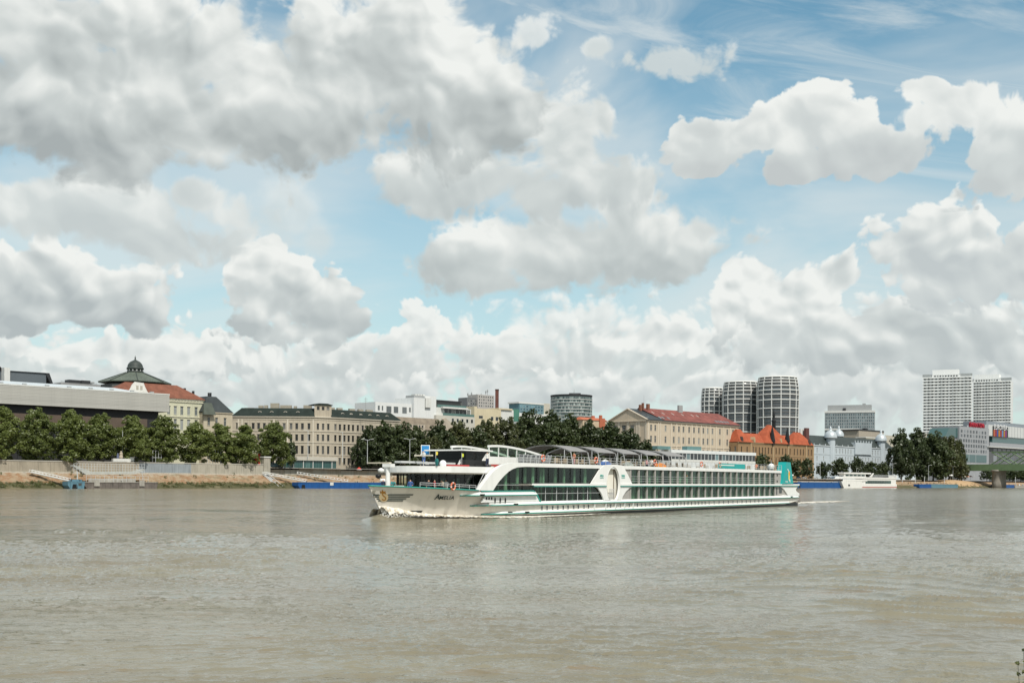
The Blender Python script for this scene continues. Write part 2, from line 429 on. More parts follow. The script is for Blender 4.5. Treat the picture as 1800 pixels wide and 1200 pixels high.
def water_height(X_, Y_):
    d = np.hypot(X_, Y_)
    h = np.zeros_like(X_)
    def turn(deg, fx, fy, ox=0.0, oy=0.0, k=1.0):
        c, q = math.cos(R(deg)), math.sin(R(deg)); u, v = X_ + wx*k, Y_ + wy*k
        return (u*c + v*q)*fx + ox, (v*c - u*q)*fy + oy
    rs = d*d*6.2e-5                                   # row spacing of the sheet: finer waves fade where it could not carry them
    band = lambda fy: np.clip(1.5 - rs*fy*2.0, 0, 1)
    def crest(uv, seed, p=3.0): return (1 - np.abs(2*value_noise(uv[0], uv[1], seed) - 1))**p
    def soft(uv, seed): return value_noise(uv[0], uv[1], seed) - .5
    wx, wy = value_noise(X_*0.07, Y_*0.06, 1)*7, value_noise(X_*0.06, Y_*0.07, 2)*7
    # slow swell, sharp little crests where the current boils up, slick calm patches between, short chop over all
    h += 0.09*soft(turn(20, .05, .075, 3), 3)
    boil = np.clip((value_noise(*turn(-12, .030, .045, 4, 9), 4) - .48)*3.6, 0, 1)
    mid = np.clip((value_noise(*turn(10, .020, .036, 5, 2), 11) - .30)*2.2, 0.15, 1)
    h += 0.08*boil*(crest(turn(14, .13, .22, 2), 5) - .25)
    h += 0.14*band(.8)*boil*crest(turn(-9, .20, .42, 17, 0, 1.6), 13, 8.0)
    h += 0.095*mid*crest(turn(7, .34, .80, 57, 3, 1.3), 14, 8.0)*band(1.4)
    h += 0.06*band(.5)*mid*(crest(turn(-16, .22, .42, 31, 8), 12) - .25)
    h += 0.05*band(.9)*mid*(crest(turn(18, .44, .78, 11, 4), 6, 2.0) - .3)
    h += 0.042*band(1.2)*soft(turn(-24, .85, 1.2, 7, 1), 7)
    fade = np.clip(1.5 - d/110, 0, 1)
    h += 0.030*fade*(0.35 + mid)*(crest(turn(12, 1.4, 2.0, 0, 3), 8, 2.0) - .3)
    h += 0.020*np.clip(1.4 - d/55, 0, 1)*soft(turn(-15, 3.0, 4.2, 0, 3), 9)
    # the ship: water piled at the stem, a wave falling off along the side, spreading arms and a churned wake
    a = (X_ - SHIP0.x)*SHIPU.x + (Y_ - SHIP0.y)*SHIPU.y; b = (X_ - SHIP0.x)*SHIPN.x + (Y_ - SHIP0.y)*SHIPN.y
    hw = SHIP_B*(1 - (1 - np.clip((a - 2.2)/22.0, 0, 1))**2.1)
    on = np.abs(b) - hw
    h += 0.50*np.exp(-(on/0.9)**2)*np.exp(-((a - 2.4)/2.4)**2)
    h += 0.26*np.exp(-((on - 0.5)/1.0)**2)*np.clip((a + 1)/3, 0, 1)*np.exp(-np.clip(a - 4, 0, None)/12.0)
    arm = np.abs(b) - (2.0 + np.clip(a, 0, None)*0.34)
    h += 0.16*np.exp(-(arm/2.2)**2)*np.clip(a/8, 0, 1)*np.exp(-np.clip(a, 0, None)/80)*np.cos(arm*1.3)
    aft = a - SHIP_L
    h += np.where(aft > -2, 0.26*np.exp(-(np.abs(b)/6)**2)*np.exp(-np.clip(aft, 0, None)/60)*np.sin(aft*0.9), 0)
    inside = (on < -0.4) & (a > 3) & (a < SHIP_L)
    return np.where(inside, -0.25, h)

def watermat():
    m = bpy.data.materials.new('river_water'); m.use_nodes = True; t = m.node_tree; b = t.nodes['Principled BSDF']
    g = t.nodes.new('ShaderNodeNewGeometry'); P = X(t, g.outputs['Position'])
    x, y, z = separate(t, P)
    P2 = combine(t, x, y)
    big = noise(t, vmath(t, 'MULTIPLY', P2, (0.035, 0.09, 1)), 1.0, 5.0, 0.6, 0.4)
    col = mixc(t, big.step(0.35, 0.68), (0.212, 0.195, 0.140), (0.168, 0.147, 0.100))
    silt = noise(t, vmath(t, 'MULTIPLY', P2, (0.20, 0.62, 1)), 1.0, 6.0, 0.65, 0.8)
    col = mixc(t, silt.step(0.53, 0.74, 0, 0.5), col, (0.20, 0.125, 0.055))
    t.links.new(col.s, b.inputs['Base Color'])
    t.links.new(y.step(60.0, 420.0, 0.045, 0.15, 'LINEAR').s, b.inputs['Roughness']); b.inputs['IOR'].default_value = 1.33
    b.inputs['Specular IOR Level'].default_value = 0.5
    n1 = noise(t, vmath(t, 'MULTIPLY', P2, (1.6, 2.2, 1)), 1.0, 4.0, 0.55, 0.6)
    n2 = noise(t, vmath(t, 'MULTIPLY', P2, (5.5, 7.0, 1)), 1.0, 3.0, 0.6, 0.3)
    calm = noise(t, vmath(t, 'MULTIPLY', P2, (0.05, 0.11, 1)), 1.0, 3.0, 0.5, 0.5).step(0.38, 0.66, 0.25, 1.0)
    bn = t.nodes.new('ShaderNodeBump'); bn.inputs['Strength'].default_value = 1.0; bn.inputs['Distance'].default_value = 0.17
    t.links.new(((n1 * 0.8 + n2 * 0.22) * calm).s, bn.inputs['Height']); t.links.new(bn.outputs[0], b.inputs['Normal'])
    return m

def build_water():
    # rows spaced by sight angle so that ripples keep about the same size in view; reaches the far bank and well past both sides
    k = np.linspace(0, 1, 1000)
    y = 16.0 * (1.0 / (1.0 - k * (1 - 16.0/1500.0)))
    cols = 900
    a = np.tan(np.linspace(-0.62, 0.62, cols))
    Y_, A_ = np.meshgrid(y, a, indexing='ij'); X_ = Y_ * A_
    Z_ = water_height(X_, Y_)
    n = len(y); idx = np.arange(n*cols).reshape(n, cols)
    q = np.stack([idx[:-1, :-1], idx[:-1, 1:], idx[1:, 1:], idx[1:, :-1]], -1).reshape(-1, 4)
    # drop what would lie inland
    inl = ((X_ - B0.x)*BN.x + (Y_ - B0.y)*BN.y).reshape(-1)
    q = q[(inl[q] < 25).any(axis=1)]
    me = bpy.data.meshes.new('river')
    co = np.stack([X_, Y_, Z_], -1).reshape(-1, 3).astype(np.float32)
    # a plain lower sheet carries the river on beyond the rippled part, to the near bank and both sides
    q = np.vstack([q, np.arange(4) + len(co)]); co = np.vstack([co, np.array([(-1500, -40, -.45), (1500, -40, -.45), (1500, 1500, -.45), (-1500, 1500, -.45)], np.float32)])
    me.vertices.add(len(co)); me.vertices.foreach_set('co', co.ravel())
    me.loops.add(q.size); me.loops.foreach_set('vertex_index', q.ravel().astype(np.int32))
    me.polygons.add(len(q)); me.polygons.foreach_set('loop_start', (np.arange(len(q))*4).astype(np.int32))
    me.update(calc_edges=True); me.validate(); me.shade_smooth()
    me.materials.append(watermat())
    tag(link('river', me), 'broad muddy river with ripples and streaks of current', None, None, 'structure')
build_water()

# ------------------------------------------------------------------ land
M_GROUND = mat('town_ground', (0.22, 0.21, 0.19), 0.95, 0.2, 0.05)
def build_land():
    mb = MB(); ss = [-900, -400, -120, 0, 60, 160, 260, 360, 460, 560, 700, 1000, 1600, 3500]
    rows = [(15.2, 0), (40, 0), (400, 0), (1500, 0), (6000, 0)]
    for w, dz in rows:
        for s_ in ss: mb.v.append(tuple(bp(s_, w, street(s_) - 0.02)))
    n = len(ss)
    for i in range(len(rows) - 1):
        for j in range(n - 1):
            a = i*n + j; mb.f.append((a, a+1, a+1+n, a+n)); mb.m.append(0)
    tag(mb.build('ground', M_GROUND), 'flat town ground behind the embankment', None, None, 'structure')
    nb = MB()
    nb.add([(-60,-40,2.6),(60,-40,2.6),(60,6,2.6),(-60,6,2.6),(60,13,-.6),(-60,13,-.6)], [(0,1,2,3),(3,2,4,5)])
    tag(nb.build('near_bank', mat('near_bank_grass', (0.07, 0.085, 0.03), 0.95, 0.4, 1.5)), 'grassy near bank', None, None, 'structure')
    # the far bank: a rough slope of stones, dry earth and weeds from the water up to the wall
    ss = np.linspace(-160, 1100, 900); prof = np.linspace(0, 1, 16)
    v = []
    for i, s_ in enumerate(ss):
        top = np.interp(s_, [-160, 40, 130, 180, 260, 420, 600, 800, 1100], [6.6, 6.4, 6.2, 6.4, 6.2, 5.8, 5.2, 5.4, 5.2])
        for p in prof:
            w = -1.5 + p*16.9
            z = -0.5 + (top + 0.5)*(p**0.85)
            v.append((s_, w, z))
    v = np.array(v)
    jit = (value_noise(v[:, 0]*0.9, v[:, 1]*1.1, 21) - .5)*0.9 + (value_noise(v[:, 0]*0.25, v[:, 1]*0.4, 22) - .5)*0.9
    edge = np.clip(np.minimum(v[:, 1] + 1.5, 15.4 - v[:, 1])/2.0, 0, 1)
    v[:, 2] += jit*edge
    co = [tuple(bp(a, b, c)) for a, b, c in v]
    n = len(prof); f = [(i*n+j, (i+1)*n+j, (i+1)*n+j+1, i*n+j+1) for i in range(len(ss)-1) for j in range(n-1)]
    m = bpy.data.materials.new('bank_earth'); m.use_nodes = True; t = m.node_tree; b = t.nodes['Principled BSDF']
    g = t.nodes.new('ShaderNodeNewGeometry'); P = X(t, g.outputs['Position']); x, y, z = separate(t, P)
    r1 = noise(t, P, 0.35, 6.0, 0.65); r2 = noise(t, P, 1.6, 5.0, 0.7)
    c = mixc(t, r1.step(0.38, 0.62), (0.27, 0.155, 0.08), (0.33, 0.245, 0.155))
    c = mixc(t, r2.step(0.55, 0.7, 0, 0.8), c, (0.42, 0.37, 0.30))
    c = mixc(t, (z * 0.16 + r1 * 0.9 + r2 * 0.3).step(1.35, 1.7, 0, 0.75), c, (0.40, 0.36, 0.29))
    c = mixc(t, (z * -0.45 + r1 * 2.2 + 0.3).step(0.2, 0.6, 0, 0.9), c, (0.055, 0.06, 0.022))
    c = mixc(t, noise(t, P, 0.12, 4.0, 0.6).step(0.55, 0.66, 0, 0.6), c, (0.20, 0.17, 0.10))
    t.links.new(c.s, b.inputs['Base Color']); b.inputs['Roughness'].default_value = 0.95
    bn = t.nodes.new('ShaderNodeBump'); bn.inputs['Strength'].default_value = 0.9; bn.inputs['Distance'].default_value = 0.5
    t.links.new(r2.s, bn.inputs['Height']); t.links.new(bn.outputs[0], b.inputs['Normal'])
    mb = MB(); mb.add(co, f)
    tag(mb.build('riverbank', m, smooth=False), 'rough far riverbank of dry earth and stones', None, None, 'structure')
build_land()

def leaf_cloud(rng, centers, n, size, flat=0.0, up=0.35):
    """n small leaf faces spread in clumps; centers: list of (x, y, z, radius)"""
    cs = np.array(centers); w = cs[:, 3]**2; pick = rng.choice(len(cs), n, p=w/w.sum())
    d = rng.normal(size=(n, 3)); d /= np.linalg.norm(d, axis=1)[:, None]
    rad = cs[pick, 3]*(0.55 + 0.5*rng.rand(n)**0.5)
    p = cs[pick, :3] + d*rad[:, None]
    nr = d + rng.normal(size=(n, 3))*0.7; nr[:, 2] += up; nr /= np.linalg.norm(nr, axis=1)[:, None]
    a = np.cross(nr, rng.normal(size=(n, 3))); a /= np.linalg.norm(a, axis=1)[:, None]; b = np.cross(nr, a)
    s = size*(0.6 + 0.8*rng.rand(n))[:, None]
    v = np.stack([p - a*s, p - b*s*0.55, p + a*s, p + b*s*0.55], 1).reshape(-1, 3)
    f = np.arange(n*4).reshape(n, 4)
    return v, f
def np_mesh(name, v, f, m):
    me = bpy.data.meshes.new(name)
    me.vertices.add(len(v)); me.vertices.foreach_set('co', np.asarray(v, np.float32).ravel())
    me.loops.add(f.size); me.loops.foreach_set('vertex_index', f.ravel().astype(np.int32))
    me.polygons.add(len(f)); me.polygons.foreach_set('loop_start', (np.arange(len(f))*f.shape[1]).astype(np.int32))
    me.update(calc_edges=True); me.materials.append(m); return me

def bank_weeds():
    rng = np.random.RandomState(5); cs = []
    for _ in range(900):
        s_ = rng.uniform(-150, 175); w = rng.uniform(0.2, 4.6); h = 0.35 + 0.65*rng.rand()
        p = bp(s_, w, 0.25 + w*0.42 + 0.1); cs.append((p.x, p.y, p.z, h*1.1))
    for _ in range(70):
        s_ = rng.uniform(-150, 200); w = rng.uniform(9, 14.5); p = bp(s_, w, 0.4 + 6*(w/15)**0.85); cs.append((p.x, p.y, p.z + .2, 0.35 + 0.5*rng.rand()))
    for _ in range(200):
        s_ = rng.uniform(180, 900); w = rng.uniform(4, 13); p = bp(s_, w, 0.2 + 5.3*((w + 1.5)/16.9)**0.85); cs.append((p.x, p.y, p.z + .1, 0.2 + 0.5*rng.rand()))
    v, f = leaf_cloud(rng, cs, 40000, 0.24, up=0.2)
    tag(link('bank_grass', np_mesh('bank_grass', v, f, leafmat('weed_leaf', (0.045, 0.06, 0.018), (0.15, 0.16, 0.05)))), 'green weeds and grass along the far waterline', 'grass', None, 'stuff')
bank_weeds()

# ------------------------------------------------------------------ trees
def tree_mesh(seed, h, rx, trunk_h, n, size, material, lobes=16, top=0.5, dense=True):
    """(crown mesh, trunk mesh): h total height, rx crown half-width, trunk_h clear trunk"""
    rng = np.random.RandomState(seed); cs = []
    ch = h - trunk_h
    for i in range(lobes):
        k = (i + 0.5)/lobes; z = trunk_h + ch*(0.06 + 0.9*k)
        prof = (0.80 + 0.65*k if k < 0.3 else 1.0*(1 - ((k - 0.3)/0.72)**1.6) + 0.05)
        ang = i*2.4 + rng.rand(); rr = rx*prof*rng.uniform(0.35, 0.80)
        cs.append((rr*math.cos(ang), rr*math.sin(ang), z, rx*rng.uniform(0.32, 0.52)*(0.6 + 0.4*prof)))
    cs.append((0, 0, trunk_h + ch*0.5, rx*0.55)); cs.append((0, 0, trunk_h + ch*0.3, rx*0.6)); cs.append((0, 0, trunk_h + ch*0.74, rx*0.42))
    sub = []
    for c in cs:                                  # each lobe breaks into leaf clumps
        for _ in range(11):
            d = rng.normal(size=3); d /= np.linalg.norm(d)
            sub.append((c[0] + d[0]*c[3]*.85, c[1] + d[1]*c[3]*.85, c[2] + d[2]*c[3]*.85, c[3]*rng.uniform(0.22, 0.42)))
    v, f = leaf_cloud(rng, sub, n, size)
    crown = np_mesh('crown', v, f, material)
    mb = MB(); r0 = 0.018*h + 0.05
    mb.tube([(0, 0, -0.6), (0.1, 0, trunk_h*0.6), (0, 0.1, trunk_h + ch*0.35), (0.1, 0, trunk_h + ch*0.7)], r0, 7, r1=r0*0.3)
    for i in range(5):
        c = cs[1 + i*max(1, lobes//6)]
        mb.tube([(0, 0, trunk_h*0.9 + i*0.08*ch), (c[0]*.5, c[1]*.5, c[2] - 0.3*c[3]), (c[0], c[1], c[2])], r0*0.45, 5, r1=r0*0.12)
    tm = bpy.data.meshes.new('trunk'); tm.from_pydata(mb.v, [], mb.f); tm.materials.append(M_BARK)
    return crown, tm
def place_tree(meshes, name, label, p, z, sc, rz, group):
    o = thing(name, label, 'tree', (p[0], p[1], z), rz, group); o.scale = sc
    link('crown', meshes[0], o); link('trunk', meshes[1], o); return o

LF_PLANE = leafmat('plane_leaf', (0.078, 0.108, 0.028), (0.29, 0.34, 0.095), 0.48)
LF_DARK = leafmat('dark_leaf', (0.020, 0.034, 0.013), (0.082, 0.108, 0.032), 0.28)
LF_MID = leafmat('mid_leaf', (0.034, 0.046, 0.016), (0.12, 0.13, 0.042), 0.25)
def build_trees():
    rnd = random.Random(4)
    planes = [tree_mesh(40 + i, 20, 6.6, 1.8, 16000, 0.36, LF_PLANE, 26) for i in range(4)]
    px = [2, 63, 126, 176, 232, 288, 343, 388, 430, 480]; tops = [718, 720, 722, 727, 734, 733, 743, 745, 750, 743]
    say = ['cut off at the left edge of the photo', 'second from the left edge, over the tree shadow on the wall', 'above the light blue landing stage', 'just left of the curved street lamp', 'behind the curved street lamp', 'in front of the end of the long grey box building',
           'in front of the pale yellow palace', 'in front of the narrow beige building', 'above the small red kiosk', 'last of the row, at the corner pillar of the wall']
    for i, (x, y) in enumerate(zip(px, tops)):
        w = 20 + rnd.uniform(-1, 1); p = gp(x, w); zt = zat(x, y, p.y); zb = street(bank_s(p)); h = zt - zb
        place_tree(planes[i % 4], 'plane_tree', 'leafy green plane tree ' + say[i], p, zb, (1.38 + rnd.uniform(-.08, .08), 1.38, h/20.0), rnd.uniform(0, 6), 'plane trees along the quay')
    big = [tree_mesh(60 + i, 20, 8.0, 2.0, 11000, 0.48, LF_DARK, 22) for i in range(3)]
    mids = [tree_mesh(70 + i, 20, 7.5, 2.0, 9500, 0.46, LF_MID, 20) for i in range(2)]
    lst = [(648, 752, 24, 34, 0), (675, 744, 27, 32, 0), (706, 748, 28, 36, 0), (733, 752, 22, 30, 0), (772, 744, 26, 38, 0), (806, 745, 28, 34, 1), (838, 752, 24, 30, 0),
           (856, 739, 24, 40, 1), (890, 735, 27, 36, 1), (930, 727, 34, 46, 0), (968, 727, 34, 52, 0), (1003, 733, 30, 46, 0), (1038, 742, 30, 40, 0), (1072, 747, 32, 36, 0), (1105, 757, 28, 30, 0), (1136, 776, 20, 24, 0), (985, 745, 30, 34, 0), (760, 768, 20, 26, 1)]
    say = ['leftmost of the dark clump beside the palace', 'second of the dark clump beside the palace', 'behind the double armed lamp posts', 'right end of the clump below the brown roofs', 'behind the blue board of the cruise ship', 'in front of the white terraced building', 'between two lighter trees behind the glass screens',
           'with a pale rounded top, in front of the cream block', 'with a pale top, below the teal building', 'tallest, left of the round glass tower', 'tall, below the left edge of the round glass tower', 'below the round glass tower', 'below the small orange building', 'at the foot of the pediment', 'low, in front of the pediment building', 'lowest, by the corner of the pediment building', 'in the thick of the dark group above the awnings', 'small, low, beside the blue board']
    for (x, y, r, w, k), sy in zip(lst, say):
        p = gp(x, w); zt = zat(x, y, p.y); zb = street(bank_s(p)); h = zt - zb; r_m = r/F*p.y
        mm = (mids if k else big); g = mm[rnd.randrange(len(mm))]; bw = 7.5 if k else 8.0
        place_tree(g, 'broadleaf_tree', ('mid green' if k else 'dark green') + ' broadleaf tree ' + sy, p, zb, (r_m/bw*1.3, r_m/bw*1.3, h/20.0), rnd.uniform(0, 6), 'trees behind the cruise ship')
    lst = [(1584, 758, 22, 30), (1612, 757, 26, 34), (1640, 764, 26, 30), (1668, 768, 24, 28), (1686, 774, 13, 26)]
    say = ['leftmost of the big group beside the white domed palace', 'tallest of the big group left of the bridge', 'in the middle of the big group left of the bridge', 'right half of the big group left of the bridge', 'rightmost edge of the group next to the bridge']
    for (x, y, r, w), sy in zip(lst, say):
        p = gp(x, w); zt = zat(x, y, p.y); zb = street(bank_s(p)); h = zt - zb; r_m = r/F*p.y
        place_tree(mids[1] if x > 1660 else big[rnd.randrange(3)], 'broadleaf_tree', 'large dark broadleaf tree ' + sy, p, zb, (r_m/8*1.3, r_m/8*1.3, h/20.0), rnd.uniform(0, 6), 'big trees left of the bridge')
    small = [tree_mesh(80 + i, 8, 3.6, 1.4, 2600, 0.34, LF_DARK, 12) for i in range(2)]
    lst = [(512, 776, 9, 26), (1338, 799, 17, 22), (1382, 800, 12, 22), (1400, 809, 12, 20), (1418, 806, 10, 20), (1446, 812, 10, 20), (1476, 806, 16, 20), (1506, 803, 12, 20), (1530, 812, 14, 20), (1552, 812, 12, 20), (1212, 790, 10, 20), (1195, 797, 10, 20), (1222, 795, 9, 21), (1112, 797, 10, 24), (1765, 822, 8, 34), (1735, 826, 10, 36), (1780, 824, 10, 30), (1794, 826, 11, 26), (1806, 822, 12, 30)]
    say = ['at the foot of the palace facade', 'round, in front of the brick palace and left of the turquoise funnel', 'behind the turquoise funnel of the ship', 'in front of the right half of the brick palace', 'at the right corner of the brick palace', 'left foot of the pale blue palace', 'broad, below the twin domes', 'tallest of those before the pale blue palace', 'before the pale blue palace, behind the white tour boat', 'right end before the pale blue palace',
           'middle of three in front of the long cream building', 'left of three in front of the long cream building', 'right of three in front of the long cream building', 'by the corner of the pediment building', 'under the bridge right of its pier', 'under the bridge left of its pier', 'first right of the bridge pier in the shade of the deck', 'second right of the bridge pier', 'cut by the right edge of the photo below the bridge']
    for (x, y, r, w), sy in zip(lst, say):
        p = gp(x, w); zt = zat(x, y, p.y); zb = street(bank_s(p)); h = zt - zb; r_m = r/F*p.y
        place_tree(small[rnd.randrange(2)], 'small_tree', 'small dark tree ' + sy, p, zb, (r_m/3.6*1.3, r_m/3.6*1.3, h/8.0), rnd.uniform(0, 6), 'small trees along the promenade')
build_trees()

# ------------------------------------------------------------------ buildings
WIN = {}
def win_mesh(w, h, fr, gl, rec=0.28, bars=1, trans=1, arch=False):
    k = (round(w, 2), round(h, 2), fr.name, gl.name, rec, bars, trans, arch)
    if k in WIN: return WIN[k]
    mb = MB(); t = min(0.09, w*0.09); y0, y1 = rec*0.62, rec*0.9
    mb.add([(0, rec, 0), (w, rec, 0), (w, rec, h), (0, rec, h)], [(0, 1, 2, 3)], 1)
    mb.box(0, t, y0, y1, 0, h); mb.box(w - t, w, y0, y1, 0, h); mb.box(t, w - t, y0, y1, 0, t); mb.box(t, w - t, y0, y1, h - t, h)
    for i in range(bars):
        c = w*(i + 1)/(bars + 1); mb.box(c - t*.5, c + t*.5, y0 + .01, y1, t, h - t)
    if trans: mb.box(t, w - t, y0 + .012, y1, h*0.66 - t*.5, h*0.66 + t*.5)
    if arch:
        for sgn in (0, 1):
            q = [(0, h), (0, h - w*.5)] + [(w*.5 - w*.5*math.cos(a), h - w*.5 + w*.5*math.sin(a)) for a in (0.45, 0.9, 1.25, 1.57)]
            if sgn: q = [(w - x, z) for x, z in q][::-1]
            mb.slab([q], 0.02, y1 + .02, 2)
    me = bpy.data.meshes.new('window'); me.from_pydata(mb.v, [], mb.f)
    me.materials.append(fr); me.materials.append(gl); me.materials.append(fr)
    me.polygons.foreach_set('material_index', mb.m); WIN[k] = me; return me

class Bd:
    """a building whose front runs from ground point A to B (as seen, left to right); y is depth away from the viewer"""
    def __init__(s, name, label, A, B, zb, cat='building', group=None):
        s.A, s.B = Vector(A[:2]), Vector(B[:2]); e = s.B - s.A; s.L = e.length; s.e = e.normalized(); s.zb = zb
        s.rz = math.atan2(s.e.y, s.e.x); s.n = Vector((-s.e.y, s.e.x))
        s.o = thing(name, label, cat, (s.A.x, s.A.y, zb), s.rz, group)
    def x(s, px, dy=0.0):
        a = xat(px, 1.0); o = s.A + s.n*dy
        return (a*o.y - o.x)/(s.e.x - a*s.e.y)
    def z(s, px, py, dy=0.0):
        t = s.x(px, dy); return zat(px, py, (s.A + s.n*dy + s.e*t).y) - s.zb
    def part(s, name, mb, mats, parent=None, smooth=False): return mb.build(name, mats, parent or s.o, smooth)
    def facade(s, x0, x1, z0, z1, cols, rows, wall, fr, gl, rec=0.28, bars=1, trans=1, y=0.0, ang=0.0, ox=0.0, name='wall', sill=None, arch_rows=(), skip=None, hood=None):
        """wall with real openings, each holding a window object; at local (ox, y) turned by ang"""
        ca, sa = math.cos(ang), math.sin(ang)
        T = lambda p: (ox + p[0]*ca - p[1]*sa, y + p[0]*sa + p[1]*ca, p[2])
        cols = sorted(cols); rows = sorted(rows)
        xs = sorted({x0, x1} | {c for p in cols for c in p}); zs = sorted({z0, z1} | {c for p in rows for c in p})
        ops = {(round(a, 4), round(c, 4)): (b, d) for a, b in cols for c, d in rows}
        mb = MB(); k = 0
        for i in range(len(xs) - 1):
            for j in range(len(zs) - 1):
                a, b, c, d = xs[i], xs[i+1], zs[j], zs[j+1]
                op = (round(a, 4), round(c, 4)) in ops and not (skip and skip(a, c))
                if not op:
                    mb.add([T((a, 0, c)), T((b, 0, c)), T((b, 0, d)), T((a, 0, d))], [(0, 1, 2, 3)]); continue
                mb.add([T((a, 0, c)), T((b, 0, c)), T((b, 0, d)), T((a, 0, d)), T((a, rec, c)), T((b, rec, c)), T((b, rec, d)), T((a, rec, d))],
                       [(0, 1, 5, 4), (1, 2, 6, 5), (2, 3, 7, 6), (3, 0, 4, 7)])
                w = link('window', win_mesh(b - a, d - c, fr, gl, rec, bars, trans, c in arch_rows), s.o, T((a, 0, c)), ang)
                if sill:
                    mb.add([T(p) for p in MB().box(a - .12, b + .12, -.16, .05, c - .16, c - .002).v], [(0,3,2,1),(4,5,6,7),(0,1,5,4),(1,2,6,5),(2,3,7,6),(3,0,4,7)], 1)
                if hood:
                    mb.add([T(p) for p in MB().box(a - .2, b + .2, -.22, .05, d + .18, d + .42).v], [(0,3,2,1),(4,5,6,7),(0,1,5,4),(1,2,6,5),(2,3,7,6),(3,0,4,7)], 1)
        return mb.build(name, [wall, sill or hood or wall], s.o)
def even(x0, x1, n, frac=0.45):
    st = (x1 - x0)/n; return [(x0 + st*(i + .5 - frac/2), x0 + st*(i + .5 + frac/2)) for i in range(n)]
def cols_at(b, pxs, w, dy=0.0): return [(b.x(p, dy) - w/2, b.x(p, dy) + w/2) for p in pxs]
FR_W = mat('white_frame', (0.55, 0.55, 0.52), 0.5, 0.05)
FR_B = mat('brown_frame', (0.07, 0.05, 0.04), 0.5, 0.1)
FR_D = mat('dark_frame', (0.05, 0.055, 0.06), 0.5, 0.1)

def gallery_box():
    A, B = gp(-60, 42), gp(297, 42); zb = street(0)
    b = Bd('gallery_building', 'long pale grey box building raised on dark recessed floors behind the plane trees', A, B, zb)
    zt = b.z(150, 683.0); z0 = b.z(150, 716.5); L = b.L
    # the box is clad in rows of thin metal strips, each a course of its own
    sk = mat('ribbed_cladding', (0.43, 0.42, 0.385), 0.6, 0.07, 0.15, streak=0.06, rnd=0.07)
    n = 12; h = (zt - z0 - 0.5)/n; strip = MB().box(0, L, 0, 0.35, 0.03, h - 0.02)
    me = None
    for i in range(n):
        if me is None: o = strip.build('cladding_strip', sk, b.o); me = o.data
        else: o = link('cladding_strip', me, b.o)
        o.location = (0, 0, z0 + i*h)
    b.part('box_body', MB().box(0.05, L - .05, 0.2, 17, z0 + .02, zt - .5), mat('box_shadow_gap', (0.30, 0.30, 0.28), 0.8))
    b.part('roof_edge', MB().box(-0.1, L + .12, -0.12, 17.2, zt - .5, zt), M_OFF)
    sl = MB().add([(0, 0.6, zt + .004), (L - 14, 0.6, zt + .004), (L - 22, 9, zt + 1.9), (0, 9, zt + 1.9), (0, 17, zt), (L - 14, 17, zt)], [(0, 1, 2, 3), (3, 2, 5, 4), (1, 5, 2)])
    b.part('roof_glazing', sl, mat('pale_roof', (0.50, 0.55, 0.58), 0.25, 0.1, 0.2))
    for i in range(9): MBx = MB().box(4 + i*9.6, 5.6 + i*9.6, 1.5, 2.6, zt + .2, zt + .75); b.part('roof_hatch', MBx, M_GREYM)
    xr = b.x(277, 3)
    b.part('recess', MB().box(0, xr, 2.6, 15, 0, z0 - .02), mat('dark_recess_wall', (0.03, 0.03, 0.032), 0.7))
    zb2, zb1 = b.z(150, 731.5, 1.2), b.z(150, 750.0, 1.2)
    b.part('lower_band', MB().box(0, b.x(258, 1), 0.9, 2.58, zb1, zb2), mat('brown_band', (0.115, 0.085, 0.065), 0.5, 0.12, 0.3))
    for i in range(12):
        b.part('column', MB().box(6 + i*7.6, 6.5 + i*7.6, 1.2, 1.7, 0, zb1), M_DARK)
    # dark pitched roofs behind
    C, D = gp(-70, 95), gp(97, 95)
    r = Bd('dark_roofed_hall', 'dark pitched roof and blue grey wall rising behind the pale box building', C, D, zb)
    z1, z2 = r.z(40, 652.5), r.z(40, 680)
    r.part('hall', MB().box(0, r.x(80), 0, 20, z2 - 12, z1 - .3), mat('slate_blue_cladding', (0.115, 0.135, 0.15), 0.5, 0.08, 0.1))
    sl = MB().slab([[(r.x(-60), z1 - .3), (r.x(85), z1), (r.x(97), z2 - 1.5), (r.x(95), z2 - 1.6), (r.x(80), z1 - 1.2), (r.x(79), z1 - .32)]], -0.5, 20.3)
    r.part('roof', sl, M_DARK)
    r.part('stair_tower', MB().box(r.x(0.5), r.x(10.5), -4, -0.6, z2 - 5, r.z(5, 647)), M_OFF)
    sl = MB().slab([[(r.x(-70), r.z(0, 626)), (r.x(0), r.z(0, 638)), (r.x(16), r.z(16, 653.5)), (r.x(16), z1 - .25), (r.x(-70), z1 - .25)]], 4, 21)
    r.part('upper_roof', sl, M_BLACK)
gallery_box()

